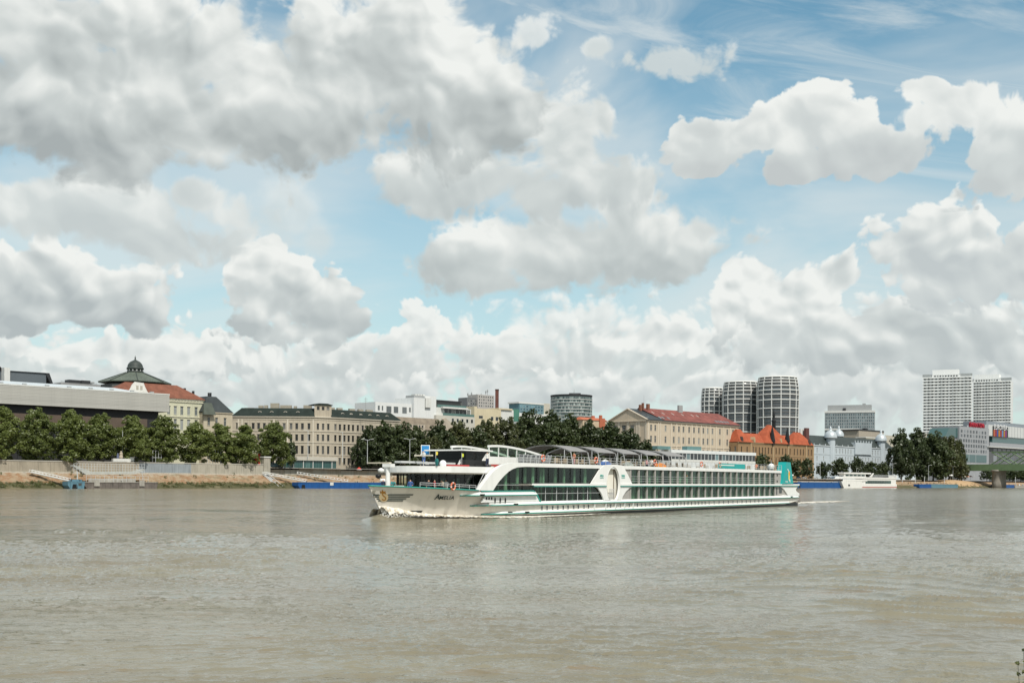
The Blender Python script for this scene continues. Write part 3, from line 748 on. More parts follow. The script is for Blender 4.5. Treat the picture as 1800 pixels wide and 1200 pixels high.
def rotunda():
    p = gp(236.5, 150); d = p.y; zb = street(0)
    k = d/F; base = zat(236, 678, d) - zb
    o = thing('rotunda_roof_house', 'round house with dark green copper pyramid roof and lantern cupola', 'building', (p.x, p.y, zb), 0)
    cu = mat('green_copper', (0.105, 0.125, 0.10), 0.6, 0.35, 0.12, streak=0.35); cu2 = mat('dark_copper', (0.045, 0.055, 0.05), 0.55, 0.3, 0.5)
    z = lambda py: zat(236, py, d) - zb
    MB().lathe([(57*k, base - 30), (57*k, base)], 8, m=0, ph=.39).build('drum_wall', mat('drum_stone', (0.10, 0.10, 0.095), 0.9), o)
    MB().lathe([(61*k, z(674.5)), (61.5*k, z(673)), (38*k, z(664)), (15.2*k, z(655))], 8, ph=.39).build('roof', cu, o)
    for j in range(8):
        a = .39 + j*math.pi/4
        MB().tube([(61.5*k*math.cos(a), 61.5*k*math.sin(a), z(672.6)), (15*k*math.cos(a), 15*k*math.sin(a), z(654.5))], .22, 5).build('ridge', cu2, o)
    MB().lathe([(14*k, z(655)), (14.6*k, z(653)), (12.6*k, z(652.5)), (12.6*k, z(649.5)), (14.8*k, z(649)), (14.2*k, z(646)), (13*k, z(645.5)), (13*k, z(643)), (11.5*k, z(639.5)), (8.5*k, z(636)), (3.6*k, z(633.4)), (1.4*k, z(632)), (0.9*k, z(629)), (1.8*k, z(628.2)), (0.5*k, z(627.4)), (.2*k, z(624.5))], 16).build('lantern', cu2, o, True)
    for j in range(12):
        a = j*math.pi/6; MB().box(-.35, .35, -.1, .1, 0, 1.0).build('lantern_window', M_OFF, o).location = (12.7*k*math.cos(a), 12.7*k*math.sin(a), z(652.3)); 
rotunda()

def yellow_palace():
    A, B = gp(228, 62), gp(358, 62); zb = street(40)
    b = Bd('yellow_palace', 'pale yellow palace with red hipped roof and white gable beside the grey box building', A, B, zb)
    ze = b.z(330, 703); L = b.L
    yl = mat('yellow_stucco', (0.55, 0.54, 0.40), 0.9, 0.08, 0.2, streak=0.08); st = mat('cream_trim', (0.62, 0.60, 0.48), 0.8, 0.06)
    c = cols_at(b, [296, 307.5, 319, 331, 344], 1.5)
    rows = [(b.z(330, 755.5), b.z(330, 737.5)), (b.z(330, 729.5), b.z(330, 715))]
    b.facade(b.x(262), L, 0, ze, c, rows, yl, FR_W, glass('pale_window', (0.10, 0.12, 0.12), light=(0.4, 0.42, 0.40), share=0.6), 0.3, 1, 1, sill=st, hood=st)
    b.facade(0, 16, 0, ze, even(0, 16, 4, .35), rows, yl, FR_W, G_DARK, y=0, ang=math.pi/2, ox=L, sill=st)
    b.part('back_wall', MB().box(b.x(262) + .1, L - .1, .6, 15.9, .1, ze - .1), yl)
    for zc, t in ((ze - .1, .5), (b.z(330, 733.5), .3), (b.z(330, 707.5), .25)):
        b.part('cornice', MB().box(b.x(262) - .2, L + .35, -.4, -.002, zc, zc + t), st)
    for i in range(22): b.part('bracket', MB().box(b.x(297) + i*.78, b.x(297) + i*.78 + .3, -.34, -.004, ze - .75, ze - .12), st)
    rd = mat('red_tile', (0.185, 0.072, 0.045), 0.85, 0.28, 0.35, fine=0.15, streak=0.1)
    zr = b.z(300, 676.5, 8)
    mb = MB(); x0 = b.x(240); mb.add([(x0 - 14, -.7, ze + .4), (L + .8, -.7, ze + .4), (L + .8, 16.7, ze + .4), (x0 - 14, 16.7, ze + .4), (x0 - 2, 8, zr), (b.x(310, 8), 8, zr)], [(0, 1, 5, 4), (1, 2, 5), (2, 3, 4, 5), (3, 0, 4), (0, 3, 2, 1)])
    b.part('roof', mb, rd)
    g0, g1 = b.x(222), b.x(263); zz = lambda py: b.z(245, py, -1)
    b.part('gable', MB().slab([[(g0, zz(705)), (g1, zz(705)), (g1, zz(692)), (b.x(256), zz(688)), (b.x(252), zz(680)), (b.x(249), zz(672.5)), (b.x(234), zz(671.5)), (b.x(229), zz(677)), (b.x(226), zz(684)), (g0, zz(690))]], -1.4, -.75), mat('white_gable', (0.60, 0.59, 0.55), 0.8, streak=.1))
    for p in (236, 243): b.part('attic_window', MB().box(b.x(p), b.x(p + 4), -1.5, -1.41, zz(685), zz(678)), mat('louvre', (0.33, 0.31, 0.26), .8))
    for p in (322, 337): b.part('chimney', MB().box(b.x(p, 8), b.x(p + 2.2, 8), 7, 8.4, zr - 4, b.z(p, 682 if p < 330 else 687, 8)), M_DARK)
yellow_palace()

def mansard_house():
    A, B = gp(357, 58), gp(408, 58); zb = street(50)
    b = Bd('mansard_house', 'narrow beige house with steep dark mansard roof right of the yellow palace', A, B, zb)
    be = mat('beige_stucco', (0.47, 0.41, 0.31), 0.9, 0.08, 0.2, streak=.12); ze = b.z(380, 726)
    b.facade(0, b.L, 0, ze, cols_at(b, [366.5, 380, 395], 1.35), [(b.z(380, 748), b.z(380, 734)), (b.z(380, 773), b.z(380, 759))], be, FR_W, G_DARK, sill=be, hood=be)
    b.part('back_wall', MB().box(.05, b.L - .05, .6, 14, 0, ze - .05), be)
    b.part('cornice', MB().box(-.2, b.L + .3, -.45, -.003, ze, ze + .45), be)
    dk = mat('dark_slate', (0.042, 0.05, 0.052), 0.55, 0.25, 0.3, fine=.1)
    b.part('roof', MB().frus(-.3, b.L + .4, -.5, 14.5, ze + .45, b.z(375, 697, 4), 4.2, 4.0, 0, 7.5), dk)
    b.part('lower_roof', MB().frus(-1, b.x(375), -2.2, -.6, ze - 1.0, b.z(362, 708), .3, .7, 0, 2.0), mat('green_slate', (0.10, 0.115, 0.095), .6, .2, .4))
    for p in (365, 368.5):
        b.part('chimney', MB().box(b.x(p, 6), b.x(p + 1.6, 6), 5.5, 6.5, ze + 3, b.z(p, 690, 6)), M_DARK)
mansard_house()

def long_palace():
    # a frontal wing, a chamfered corner pavilion and a wing that follows the river
    P0 = gp(552, 48); yA = P0.y
    A = Vector((xat(408, yA), yA)); B = P0; zb = street(150)
    b = Bd('long_palace', 'four storey beige palace with dark green mansard roof and rows of dark windows', A, B, zb)
    st = mat('sandstone_stucco', (0.42, 0.37, 0.29), 0.9, 0.10, 0.15, streak=.16); tr = mat('sandstone_trim', (0.56, 0.51, 0.42), 0.85, .08)
    rf = mat('dark_green_roof', (0.022, 0.031, 0.027), 0.8, 0.3, 0.4, 0.15, fine=.12)
    ze = b.z(490, 733); rows = [(b.z(490, a), b.z(490, c)) for a, c in ((815, 803.5), (797, 783), (774, 763), (754, 743.5))]
    def dress(x0, x1, y, ang, ox, zc):
        ca, sa = math.cos(ang), math.sin(ang); T = lambda p: (ox + p[0]*ca - p[1]*sa, y + p[0]*sa + p[1]*ca, p[2])
        for z, t, d in ((ze, .55, .55), (ze - 1.15, .22, .2), (b.z(490, 757.5), .35, .28), (b.z(490, 777.5), .35, .28), (b.z(490, 799), .3, .2)):
            mb = MB().box(x0, x1, -d, -.004, z, z + t); mb.v = [T(p) for p in mb.v]; b.part('cornice', mb, tr)
    fr = FR_B
    b.facade(0, b.L, 0, ze, cols_at(b, [417, 432, 444.5, 454, 464, 474, 487.5, 499, 511, 521, 531, 542.5], 1.35), rows, st, fr, G_DARK, sill=tr, hood=tr)
    dress(-.3, b.L + .1, 0, 0, 0, 0)
    for p in (418.5, 425, 481, 505, 550): b.part('pilaster', MB().box(b.x(p) - .35, b.x(p) + .35, -.14, -.003, .1, ze - 1.2), tr)
    # wings beyond
    C = gp(582, 46); D = gp(702, 46)
    c0, n0 = b.e, b.n
    loc = lambda p: ((Vector(p) - b.A).dot(c0), (Vector(p) - b.A).dot(n0))
    q0, q1, q2 = loc(B), loc(C), loc(D)
    a1 = math.atan2(q1[1] - q0[1], q1[0] - q0[0]); L1 = math.hypot(q1[0] - q0[0], q1[1] - q0[1])
    a2 = math.atan2(q2[1] - q1[1], q2[0] - q1[0]); L2 = math.hypot(q2[0] - q1[0], q2[1] - q1[1])
    ze2 = ze + 3.4
    b.facade(0, L1, 0, ze2, even(.5, L1 - .3, 3, .42), rows, st, fr, G_DARK, y=q0[1], ang=a1, ox=q0[0], sill=tr, hood=tr, name='corner_wall')
    dress(-.1, L1 + .1, q0[1], a1, q0[0], 0)
    b.facade(0, L1, ze2 + .01, ze2 + 3.0, even(.7, L1 - .6, 3, .55), [(ze2 + .5, ze2 + 2.3)], st, fr, G_DARK, y=q0[1], ang=a1, ox=q0[0], name='attic_wall')
    mb = MB().slab([[(-.5, ze2 + 3.0), (L1 + .5, ze2 + 3.0), (L1 + .5, ze2 + 3.3), (L1*.75, ze2 + 4.0), (L1*.25, ze2 + 4.0), (-.5, ze2 + 3.3)]], -.5, 7)
    ca, sa = math.cos(a1), math.sin(a1); mb.v = [(q0[0] + x*ca - y*sa, q0[1] + x*sa + y*ca, z) for x, y, z in mb.v]; b.part('corner_roof', mb, rf)
    e2 = Vector((math.cos(a2), math.sin(a2)))
    def xx2(px):
        a = xat(px, 1.0); w_e = c0*e2.x + n0*e2.y; o = b.A + c0*q1[0] + n0*q1[1]
        return (a*o.y - o.x)/(w_e.x - a*w_e.y)
    cl = [(xx2(p) - .68, xx2(p) + .68) for p in [589, 597, 605, 612.5, 620, 628.5, 637, 645.5, 654, 662, 671, 680, 689]]
    b.facade(0, L2, 0, ze, cl, rows, st, fr, G_DARK, y=q1[1], ang=a2, ox=q1[0], sill=tr, hood=tr, name='river_wall')
    dress(-.1, L2 + .4, q1[1], a2, q1[0], 0)
    zr = b.z(490, 717.5, 5)
    b.part('roof', MB().frus(-.4, b.L + .2, -.7, 15, ze + .55, zr, 4.5, 3.6, 0, 1.0), rf)
    mb = MB().frus(-.4, L2 + .8, -.7, 15, ze + .56, zr - .1, 1.0, 3.6, 0, 5.0)
    ca, sa = math.cos(a2), math.sin(a2); mb.v = [(q1[0] + x*ca - y*sa, q1[1] + x*sa + y*ca, z) for x, y, z in mb.v]; b.part('river_roof', mb, rf)
    b.part('core', MB().box(.4, b.L - .4, .5, 14, .1, ze + .4), st)
    mb = MB().box(1.2, L2 - .3, .6, 14, .1, ze + .4); mb.v = [(q1[0] + x*ca - y*sa, q1[1] + x*sa + y*ca, z) for x, y, z in mb.v]; b.part('river_core', mb, st)
    def dormer():
        m2 = MB(); m2.lathe([(0.95, 0), (0.95, .05)], 14); m2.v = [(x, z, y + .5) for x, y, z in m2.v]
        q = MB().slab([[(1.25*math.cos(t), .5 + 1.15*math.sin(t)) for t in np.linspace(-.35, math.pi + .35, 14)]], .06, 2.6); return m2, q
    m2, q = dormer()
    dm = q.build('dormer', tr, b.o); dg = m2.build('pane', G_DARK, dm); dg.location = (0, -.04, 0); first = True
    spots = [(b.x(p, 1.2), 1.0, 0) for p in (456, 477, 501, 523)] + [(q1[0] + xx2(p)*ca - 1.0*sa, q1[1] + xx2(p)*sa + 1.0*ca, a2) for p in (604, 619, 636, 652, 666, 682)]
    for x, y, a in spots:
        o = dm if first else copy_tree(dm, b.o); first = False; o.location = (x, y, ze + 1.5); o.rotation_euler.z = a
    for p, w, py in ((430, 16, 716.5), (454, 8, 712.5), (464, 6, 712), (475, 15, 708.5), (492, 20, 712), (516, 5, 713.5), (533, 14, 712), (560, 14, 711.5)):
        b.part('chimney', MB().box(b.x(p, 9), b.x(p + w, 9), 8.2, 9.8, zr - 1, b.z(p, py, 9)), mat('chimney_plaster', (0.33, 0.30, 0.24), .9, .15, 1.0))
    for p, w in ((584, 9), (597, 10), (618, 11), (634, 10), (648, 13)):
        x = xx2(p + 12); mb = MB().box(x, x + w*.32, 8, 9.4, zr - 1, zr + 1.3); mb.v = [(q1[0] + u*ca - y*sa, q1[1] + u*sa + y*ca, z) for u, y, z in mb.v]; b.part('chimney', mb, MATS['chimney_plaster'])
    x, y = b.x(642, 10), 10
    b.part('antenna', MB().tube([(x, y, zr - 1), (x, y, zr + 6.5)], .09, 5).tube([(x - 1, y, zr + 5.6), (x + 1, y, zr + 5.6)], .06, 4).tube([(x - 1, y, zr + 4.6), (x + 1, y, zr + 4.6)], .06, 4), M_GREYM)
long_palace()

def bx(b, name, px0, px1, py0, py1, dy, depth, m, refpx=None, parent=None):
    """box part by its sides, bottom and top as sighted on the plane dy behind the front"""
    r = refpx or (px0 + px1)/2
    return b.part(name, MB().box(b.x(px0, dy), b.x(px1, dy), dy, dy + depth, b.z(r, py0, dy), b.z(r, py1, dy)), m, parent)
def wins(b, px0, px1, n, py0, py1, dy, frac=.5, gl=None, fr=None, bars=0, refpx=None):
    """a row of n projecting windows on the plane dy"""
    r = refpx or (px0 + px1)/2; z0, z1 = b.z(r, py0, dy), b.z(r, py1, dy)
    for a, c in even(b.x(px0, dy), b.x(px1, dy), n, frac):
        link('window', win_mesh(c - a, z1 - z0, fr or FR_W, gl or G_DARK, .16, bars, 0), b.o, (a, dy - .17, z0))

def white_block():
    A, B = gp(659, 95), gp(836, 95); zb = street(200)
    b = Bd('white_terrace_block', 'white modern block with stepped glazed terraces above the brown roofs', A, B, zb)
    wh = mat('white_render', (0.66, 0.67, 0.66), .7, .05, .1, streak=.06); G = glass('grey_blind_glass', (0.10, 0.115, 0.12), light=(.3, .31, .3))
    bx(b, 'left_wing', 659, 727, 790, 708.5, 0, 20, wh, 700)
    for p0, p1 in ((678, 687.5), (691, 699.5), (706, 714.5)): wins(b, p0, p1, 1, 726, 714.5, 0, .95, G, refpx=700)
    for p0, p1 in ((663, 667), (670, 673), (718, 721.5)): wins(b, p0, p1, 1, 723, 714.5, 0, .9, G, refpx=700)
    bx(b, 'tower', 726.5, 746, 790, 699, -2, 18, wh, 736)
    bx(b, 'tower_step', 746, 766, 790, 696, -1, 16, wh, 756)
    bx(b, 'shaft', 747.5, 757, 716, 699.2, -2.2, 1.1, M_OFF, 752)
    bx(b, 'plant_room', 727, 748, 699.2, 695, 0, 8, M_GREYM, 738)
    for i, p in enumerate((729, 733.5, 738, 742.5)): bx(b, 'roof_unit', p, p + 3.4, 695.2, 692.8, 1, 4, M_OFF, 738)
    bx(b, 'right_wing', 766, 834, 790, 731, -3, 22, mat('cream_render', (0.50, 0.48, 0.42), .8, .06), 800)
    wins(b, 791, 833, 5, 742.5, 736, -3, .45, refpx=812)
    gt = glass('green_terrace_glass', (0.08, 0.16, 0.145), light=(.2, .3, .28))
    bx(b, 'terrace_floor', 766, 827, 731, 717.5, 0, 16, M_OFF, 800); wins(b, 780, 826, 7, 728, 719, 0, .85, G_DARK, FR_D, refpx=800)
    bx(b, 'terrace_rail', 778, 833, 732, 727, -2.8, .12, gt, 805)
    bx(b, 'awning', 778, 822, 718.5, 715.5, -2.2, 2.1, M_OFF, 800)
    bx(b, 'penthouse', 767, 812, 717.5, 706, 3, 12, G_DARK, 790); bx(b, 'penthouse_roof', 767, 811, 706, 704, 1.5, 15, M_DARK, 790)
    bx(b, 'upper_rail', 768, 819, 717.6, 712, .4, .12, gt, 793)
    C, D = gp(676, 70), gp(800, 70)
    h = Bd('brown_roofed_house', 'low old house with worn brown tiled roof between the palace and the white block', C, D, zb)
    br = mat('worn_brown_tile', (0.20, 0.165, 0.125), .9, .3, .3, fine=.2); pl = mat('worn_plaster', (0.46, 0.40, 0.32), .9, .2, .4, streak=.25)
    ze = h.z(740, 755); h.part('walls', MB().box(0, h.L, 0, 12, 0, ze), pl)
    h.part('roof', MB().frus(-.5, h.L + .5, -.6, 12.6, ze, h.z(740, 734.5, 5), 3, 5.9, 0, 10), br)
    zf = h.z(740, 749); h.part('attic_band', MB().box(h.x(716), h.x(745), -.9, 1.5, ze - 1, zf + 1), pl)
    for i in range(5): h.part('attic_window', MB().box(h.x(719 + i*5), h.x(721.4 + i*5), -.98, -.9, zf - .9, zf + .5), M_DARK)
    h.part('gable_wing', MB().slab([[(h.x(774), 0), (h.x(800), 0), (h.x(800), h.z(800, 752)), (h.x(777), h.z(777, 734)), (h.x(774), h.z(774, 736))]], -2.5, -.65), pl)
    for i in range(10): h.part('window', MB().box(h.x(690 + i*10), h.x(694 + i*10), -.07, -.002, ze - 4, ze - 1.6), G_DARK)
white_block()

def mid_skyline():
    zb = street(300)
    b = Bd('cream_block', 'plain cream apartment block with a few windows below the brick chimney', gp(833, 120), gp(906, 120), zb)
    cr = mat('cream_plaster', (0.56, 0.49, 0.34), .9, .08, .2, streak=.12)
    bx(b, 'wall', 833, 880, 800, 718.5, 0, 15, cr, 857); bx(b, 'stair_wall', 833, 838, 800, 714, -.6, 8, cr, 836)
    wins(b, 840, 849, 1, 736, 731, 0, .8, refpx=857); wins(b, 860, 877, 2, 738.5, 731.5, 0, .55, refpx=857); wins(b, 842, 878, 3, 750, 743, 0, .4, refpx=857)
    bx(b, 'annex', 880, 902, 800, 720, 2, 12, M_OFF, 890); bx(b, 'annex_roof', 876, 900, 720, 717.5, 1, 13, cr, 888); bx(b, 'net', 901, 912, 740, 719, 3, 8, mat('green_net', (0.07, 0.2, 0.15), .8), 906)
    a = Bd('antenna_block', 'grey panelled tower block topped with antennas left of the brick chimney', gp(820, 330), gp(868, 330), zb)
    pn = mat('panel_concrete', (0.38, 0.36, 0.34), .8, .1, .3)
    bx(a, 'front', 839, 868, 790, 694, 0, 14, pn, 853); bx(a, 'side_wing', 820, 838.5, 790, 699, 2, 12, mat('dark_panel', (0.14, 0.145, 0.15), .7, .1), 830)
    for r in range(4): wins(a, 840, 867, 7, 699 + r*5.3, 696 + r*5.3, 0, .55, refpx=853)
    for r in range(3): wins(a, 821, 838, 4, 706 + r*5, 702.5 + r*5, 2, .6, refpx=830, fr=M_OFF)
    for i, (p, t) in enumerate(((821.5, 690), (828, 689), (837, 692), (853, 686), (856, 684), (845, 691))):
        x = a.x(p, 5); a.part('antenna', MB().tube([(x, 5, a.z(p, 702, 5)), (x, 5, a.z(p, t, 5))], .25, 5).box(x - .5, x + .5, 4.6, 5.4, a.z(p, t + 5, 5), a.z(p, t + 1.5, 5)), M_GREYM)
    p = gp(872.7, 300); k = p.y/F
    c = thing('brick_chimney', 'tall square dark red brick chimney', 'chimney', (p.x, p.y, zb))
    z = lambda py: zat(872, py, p.y) - zb
    MB().box(-3.1*k, 3.1*k, -3.1*k, 3.1*k, 0, z(686)).build('shaft', mat('red_brick', (0.13, 0.055, 0.042), .9, .25, .5, fine=.15), c)
    MB().box(-3.4*k, 3.4*k, -3.4*k, 3.4*k, z(686), z(684)).build('cap', mat('sooty_brick', (0.06, 0.035, 0.03), .9), c)
    t = Bd('teal_office', 'small teal glass office building left of the round glass tower', gp(912, 330), gp(966, 330), zb)
    bx(t, 'body', 912, 955, 790, 710, 0, 14, mat('teal_panel', (0.10, 0.20, 0.23), .5, .1), 933); bx(t, 'parapet', 911, 955.5, 710, 707.5, -.4, 15, M_OFF, 933)
    gt = glass('teal_glass', (0.03, 0.09, 0.12), light=(.12, .25, .3))
    for r in range(3): wins(t, 913, 954, 8, 716.5 + r*5.5, 712.5 + r*5.5, 0, .8, gt, M_OFF, refpx=933)
    bx(t, 'stair_core', 955, 966, 790, 709, 1, 12, mat('beige_panel', (0.46, 0.43, 0.36), .8), 960); bx(t, 'podium', 912, 966, 790, 727, -1.5, 12, M_OFF, 940)
    # round glass tower
    p = gp(1003.5, 400); k = p.y/F; rad = 36.5*k
    o = thing('round_glass_tower', 'round office tower with dense grid of greenish glass panes', 'tower', (p.x, p.y, zb))
    z = lambda py: zat(1003, py, p.y) - zb
    MB().lathe([(rad - .5, 0), (rad - .5, z(696))], 40).build('core', mat('tower_spandrel', (0.21, 0.24, 0.235), .6, .1), o, True)
    gg = glass('tower_glass', (0.05, 0.085, 0.085), rnd=1.0, light=(.30, .36, .34), share=.7)
    fl = 8; y0, y1 = 744, 698.5; st = (y0 - y1)/fl; n = 72; pw = 2*math.pi*rad/n
    pane = MB().box(-pw*.33, pw*.33, -.15, .1, 0, st*k*.66); me = None
    for f in range(fl):
        for j in range(n):
            a = 2*math.pi*j/n
            if math.sin(a) > .25: continue
            if me is None: w = pane.build('pane', gg, o); me = w.data
            else: w = link('pane', me, o)
            w.location = (rad*math.cos(a), rad*math.sin(a), z(y0 - f*st - 1.0)); w.rotation_euler.z = a + math.pi/2
        MB().lathe([(rad + .1, z(y0 - f*st)), (rad + .25, z(y0 - f*st) + .1), (rad + .1, z(y0 - f*st) + .7)], 48).build('floor_band', M_OFF, o, True)
    MB().lathe([(rad + .3, z(697.5)), (rad + .3, z(695))], 48).build('parapet', M_DARK, o, True)
    MB().box(-4*k, 16*k, -4, 6, z(696), z(691)).build('plant_room', M_DARK, o)
    MB().tube([(5*k, 0, z(692)), (5*k, 0, z(684))], .3, 5).tube([(3*k, 0, z(688)), (7*k, 0, z(688))], .2, 4).build('mast', M_LAMP, o)
    g = Bd('orange_house', 'small house with orange tiled roofs at the left foot of the pediment', gp(1022, 75), gp(1068, 75), street(420))
    ob = mat('orange_render', (0.42, 0.13, 0.07), .8, .12); cr2 = mat('peach_plaster', (0.5, 0.40, 0.28), .9)
    bx(g, 'wall', 1024, 1066, 800, 738, 0, 8, cr2, 1045); g.part('roof', MB().frus(g.x(1022), g.x(1067), -.5, 8.5, g.z(1045, 738.5), g.z(1045, 733.5), 1.5, 4), ob)
    bx(g, 'side_wall', 1054, 1063, 760, 735, -.8, .75, ob, 1058); bx(g, 'chimney', 1055, 1058, 736, 729.5, 2, 1.5, ob, 1056); bx(g, 'vent', 1041, 1045, 734.5, 730.5, 3, 1.2, ob, 1043)
mid_skyline()

def pediment_building():
    K = gp(1137, 52); R_ = gp(1298, 52); zb = street(480)
    b = Bd('pediment_building', 'long cream classical building with triangular pediment front and red tiled roof', K, R_, zb)
    cr = mat('cream_stone', (0.52, 0.44, 0.335), .9, .07, .12, streak=.1); tr = mat('cream_stone_trim', (0.57, 0.50, 0.40), .85, .06)
    ze = b.z(1215, 744.5); L = b.L
    rows = [(b.z(1215, a), b.z(1215, c)) for a, c in ((801, 789.5), (780, 769), (760.5, 750.5))]
    cs = cols_at(b, [1144, 1151.5, 1169.5, 1184, 1193, 1201, 1211, 1219.5, 1228, 1236, 1243.5, 1252, 1265, 1278, 1288], 2.05)
    gl = glass('pale_sash', (0.05, 0.055, 0.055), light=(.30, .30, .28), share=.3)
    b.facade(0, L, 0, ze, cs, rows, cr, FR_W, gl, .35, 1, 1, sill=tr)
    for p in (1138.5, 1156.5, 1160, 1179, 1188.5, 1197, 1206, 1215.3, 1223.7, 1232, 1240, 1247.8, 1258, 1271, 1283, 1294):
        b.part('pilaster', MB().box(b.x(p) - .5, b.x(p) + .5, -.3, -.003, .1, ze - .5), tr)
    for z, t, d in ((ze - .5, .5, .5), (ze + .004, .5, 1.0), (b.z(1215, 786), .4, .35)): b.part('cornice', MB().box(-.6 if d < .6 else -1.0, L + d, -d, -.004, z, z + t), tr)
    D = 34.0
    # the gabled front, turned away from the river: it faces upstream, from depth D to the corner
    fc = [(x - .95, x + .95) for x in (5.5, 12.0, 18.5, 26.5, 31)]; 
    fc = [(3.2, 6.2), (11.2, 15.4), (19.2, 22.6), (27.6, 29.2), (31.2, 32.8)]
    b.facade(0, D, 0, ze, [(3.4, 6.6), (11.4, 15.0), (19.0, 22.4)], rows, cr, FR_W, gl, .5, 2, 1, y=D, ang=-math.pi/2, ox=0.0, sill=tr, name='gable_wall')
    for q in (1.4, 8.8, 17, 25, 27, 33): b.part('pilaster', MB().box(-.3, -.003, D - q - .8, D - q + .8, .1, ze - .5), tr)
    b.part('cornice', MB().box(-1.0, -.005, -.6, D + .8, ze + .006, ze + .5), tr); b.part('cornice', MB().box(-.5, -.004, 0, D + .4, ze - .5, ze), tr)
    za = ze + .5; zp = za + 8.2; ya = D + .8; yb = -.6; ym = (ya + yb)/2
    tf = lambda x, y, z: (y, x, z)
    b.part('pediment', MB().slab([[(yb, za), (ya, za), (ym, zp)]], -.25, .6, f=tf), cr)
    b.part('raking_cornice', MB().slab([[(yb - .3, za), (ym, zp - .05), (ya + .3, za), (ya + .3, za + .6), (ym, zp + .65), (yb - .3, za + .6)]], -1.0, .5, f=tf), tr)
    dk = mat('dark_sheet_roof', (0.035, 0.042, 0.045), .45, .2, .3); rd = mat('weathered_red_tile', (0.20, 0.068, 0.056), .85, .5, .22, fine=.25, streak=.1)
    x1 = b.x(1153, 8)
    b.part('front_roof', MB().add([(.5, yb - .3, za + .62), (x1 + 3, yb - .3, za + .62), (x1 + 3, ya + .3, za + .62), (.5, ya + .3, za + .62), (.5, ym, zp + .66), (x1 + 3, ym, zp + .66)], [(0, 1, 5, 4), (3, 4, 5, 2), (1, 2, 5)]), dk)
    b.part('roof', MB().add([(x1 - 2, -1.2, za + .64), (L + 1.1, -1.2, za + .64), (L + 1.1, D + 1, za + .64), (x1 - 2, D + 1, za + .64), (x1 - 9, ym, zp + 1.7), (b.x(1262, ym), ym, zp + 1.7)], [(0, 1, 5, 4), (1, 2, 5), (2, 3, 4, 5), (3, 0, 4)]), rd)
    b.part('gutter', MB().box(-1.2, L + 1.3, -1.3, -.6, za + .01, za + .6), M_DARK)
    def sky(x0, k, m, nm, wd=1.7):   # pieces lying on the river-side slope
        y = -1.2 + k*(ym + 1.2); z = za + .64 + k*(zp + 1.06 - za)
        return b.part(nm, MB().add([(x0, y, z + .15), (x0 + wd, y, z + .15), (x0 + wd, y + 2.4, z + 1.45), (x0, y + 2.4, z + 1.45), (x0, y, z - .2), (x0 + wd, y, z - .2), (x0 + wd, y + 2.4, z + 1.0), (x0, y + 2.4, z + 1.0)], [(0, 1, 2, 3), (4, 5, 1, 0), (5, 6, 2, 1), (7, 4, 0, 3), (6, 7, 3, 2)]), m)
    rg = glass('roof_window', (0.16, 0.2, 0.21), light=(.3, .34, .35))
    for p in (1163, 1168.5, 1178, 1262, 1267, 1272, 1277, 1282): sky(b.x(p), .14, rg, 'roof_window')
    for p in (1166, 1184, 1201, 1218, 1235, 1244): sky(b.x(p), .55, mat('roof_vent', (.42, .38, .35), .8), 'roof_vent', .9)
    for y in (3, 7, 11):
        b.part('skylight', MB().box(2 + y*.3, 5 + y*.3, y, y + 1.6, za + .9 + y*.42, za + 1.5 + y*.42), rg)
    br = mat('chimney_brick', (0.20, 0.09, 0.06), .9, .2, .8)
    for p, t, w in ((1136, 709.5, 2.4), (1123, 711, 1.8), (1128, 708, 1.0), (1191, 712, 4.5)):
        b.part('chimney', MB().box(b.x(p, ym - 2), b.x(p, ym - 2) + w, ym - 3, ym - 1.4, zp - 2, b.z(p, t, ym - 2)), br if p != 1191 else M_GREYM)
    b.part('body', MB().box(.6, L - .1, .7, D - .1, .1, ze), cr)
    b.part('mast', MB().tube([(b.x(1131, ym), ym, zp), (b.x(1131, ym), ym, b.z(1131, 694, ym))], .1, 4), M_GREYM)
pediment_building()

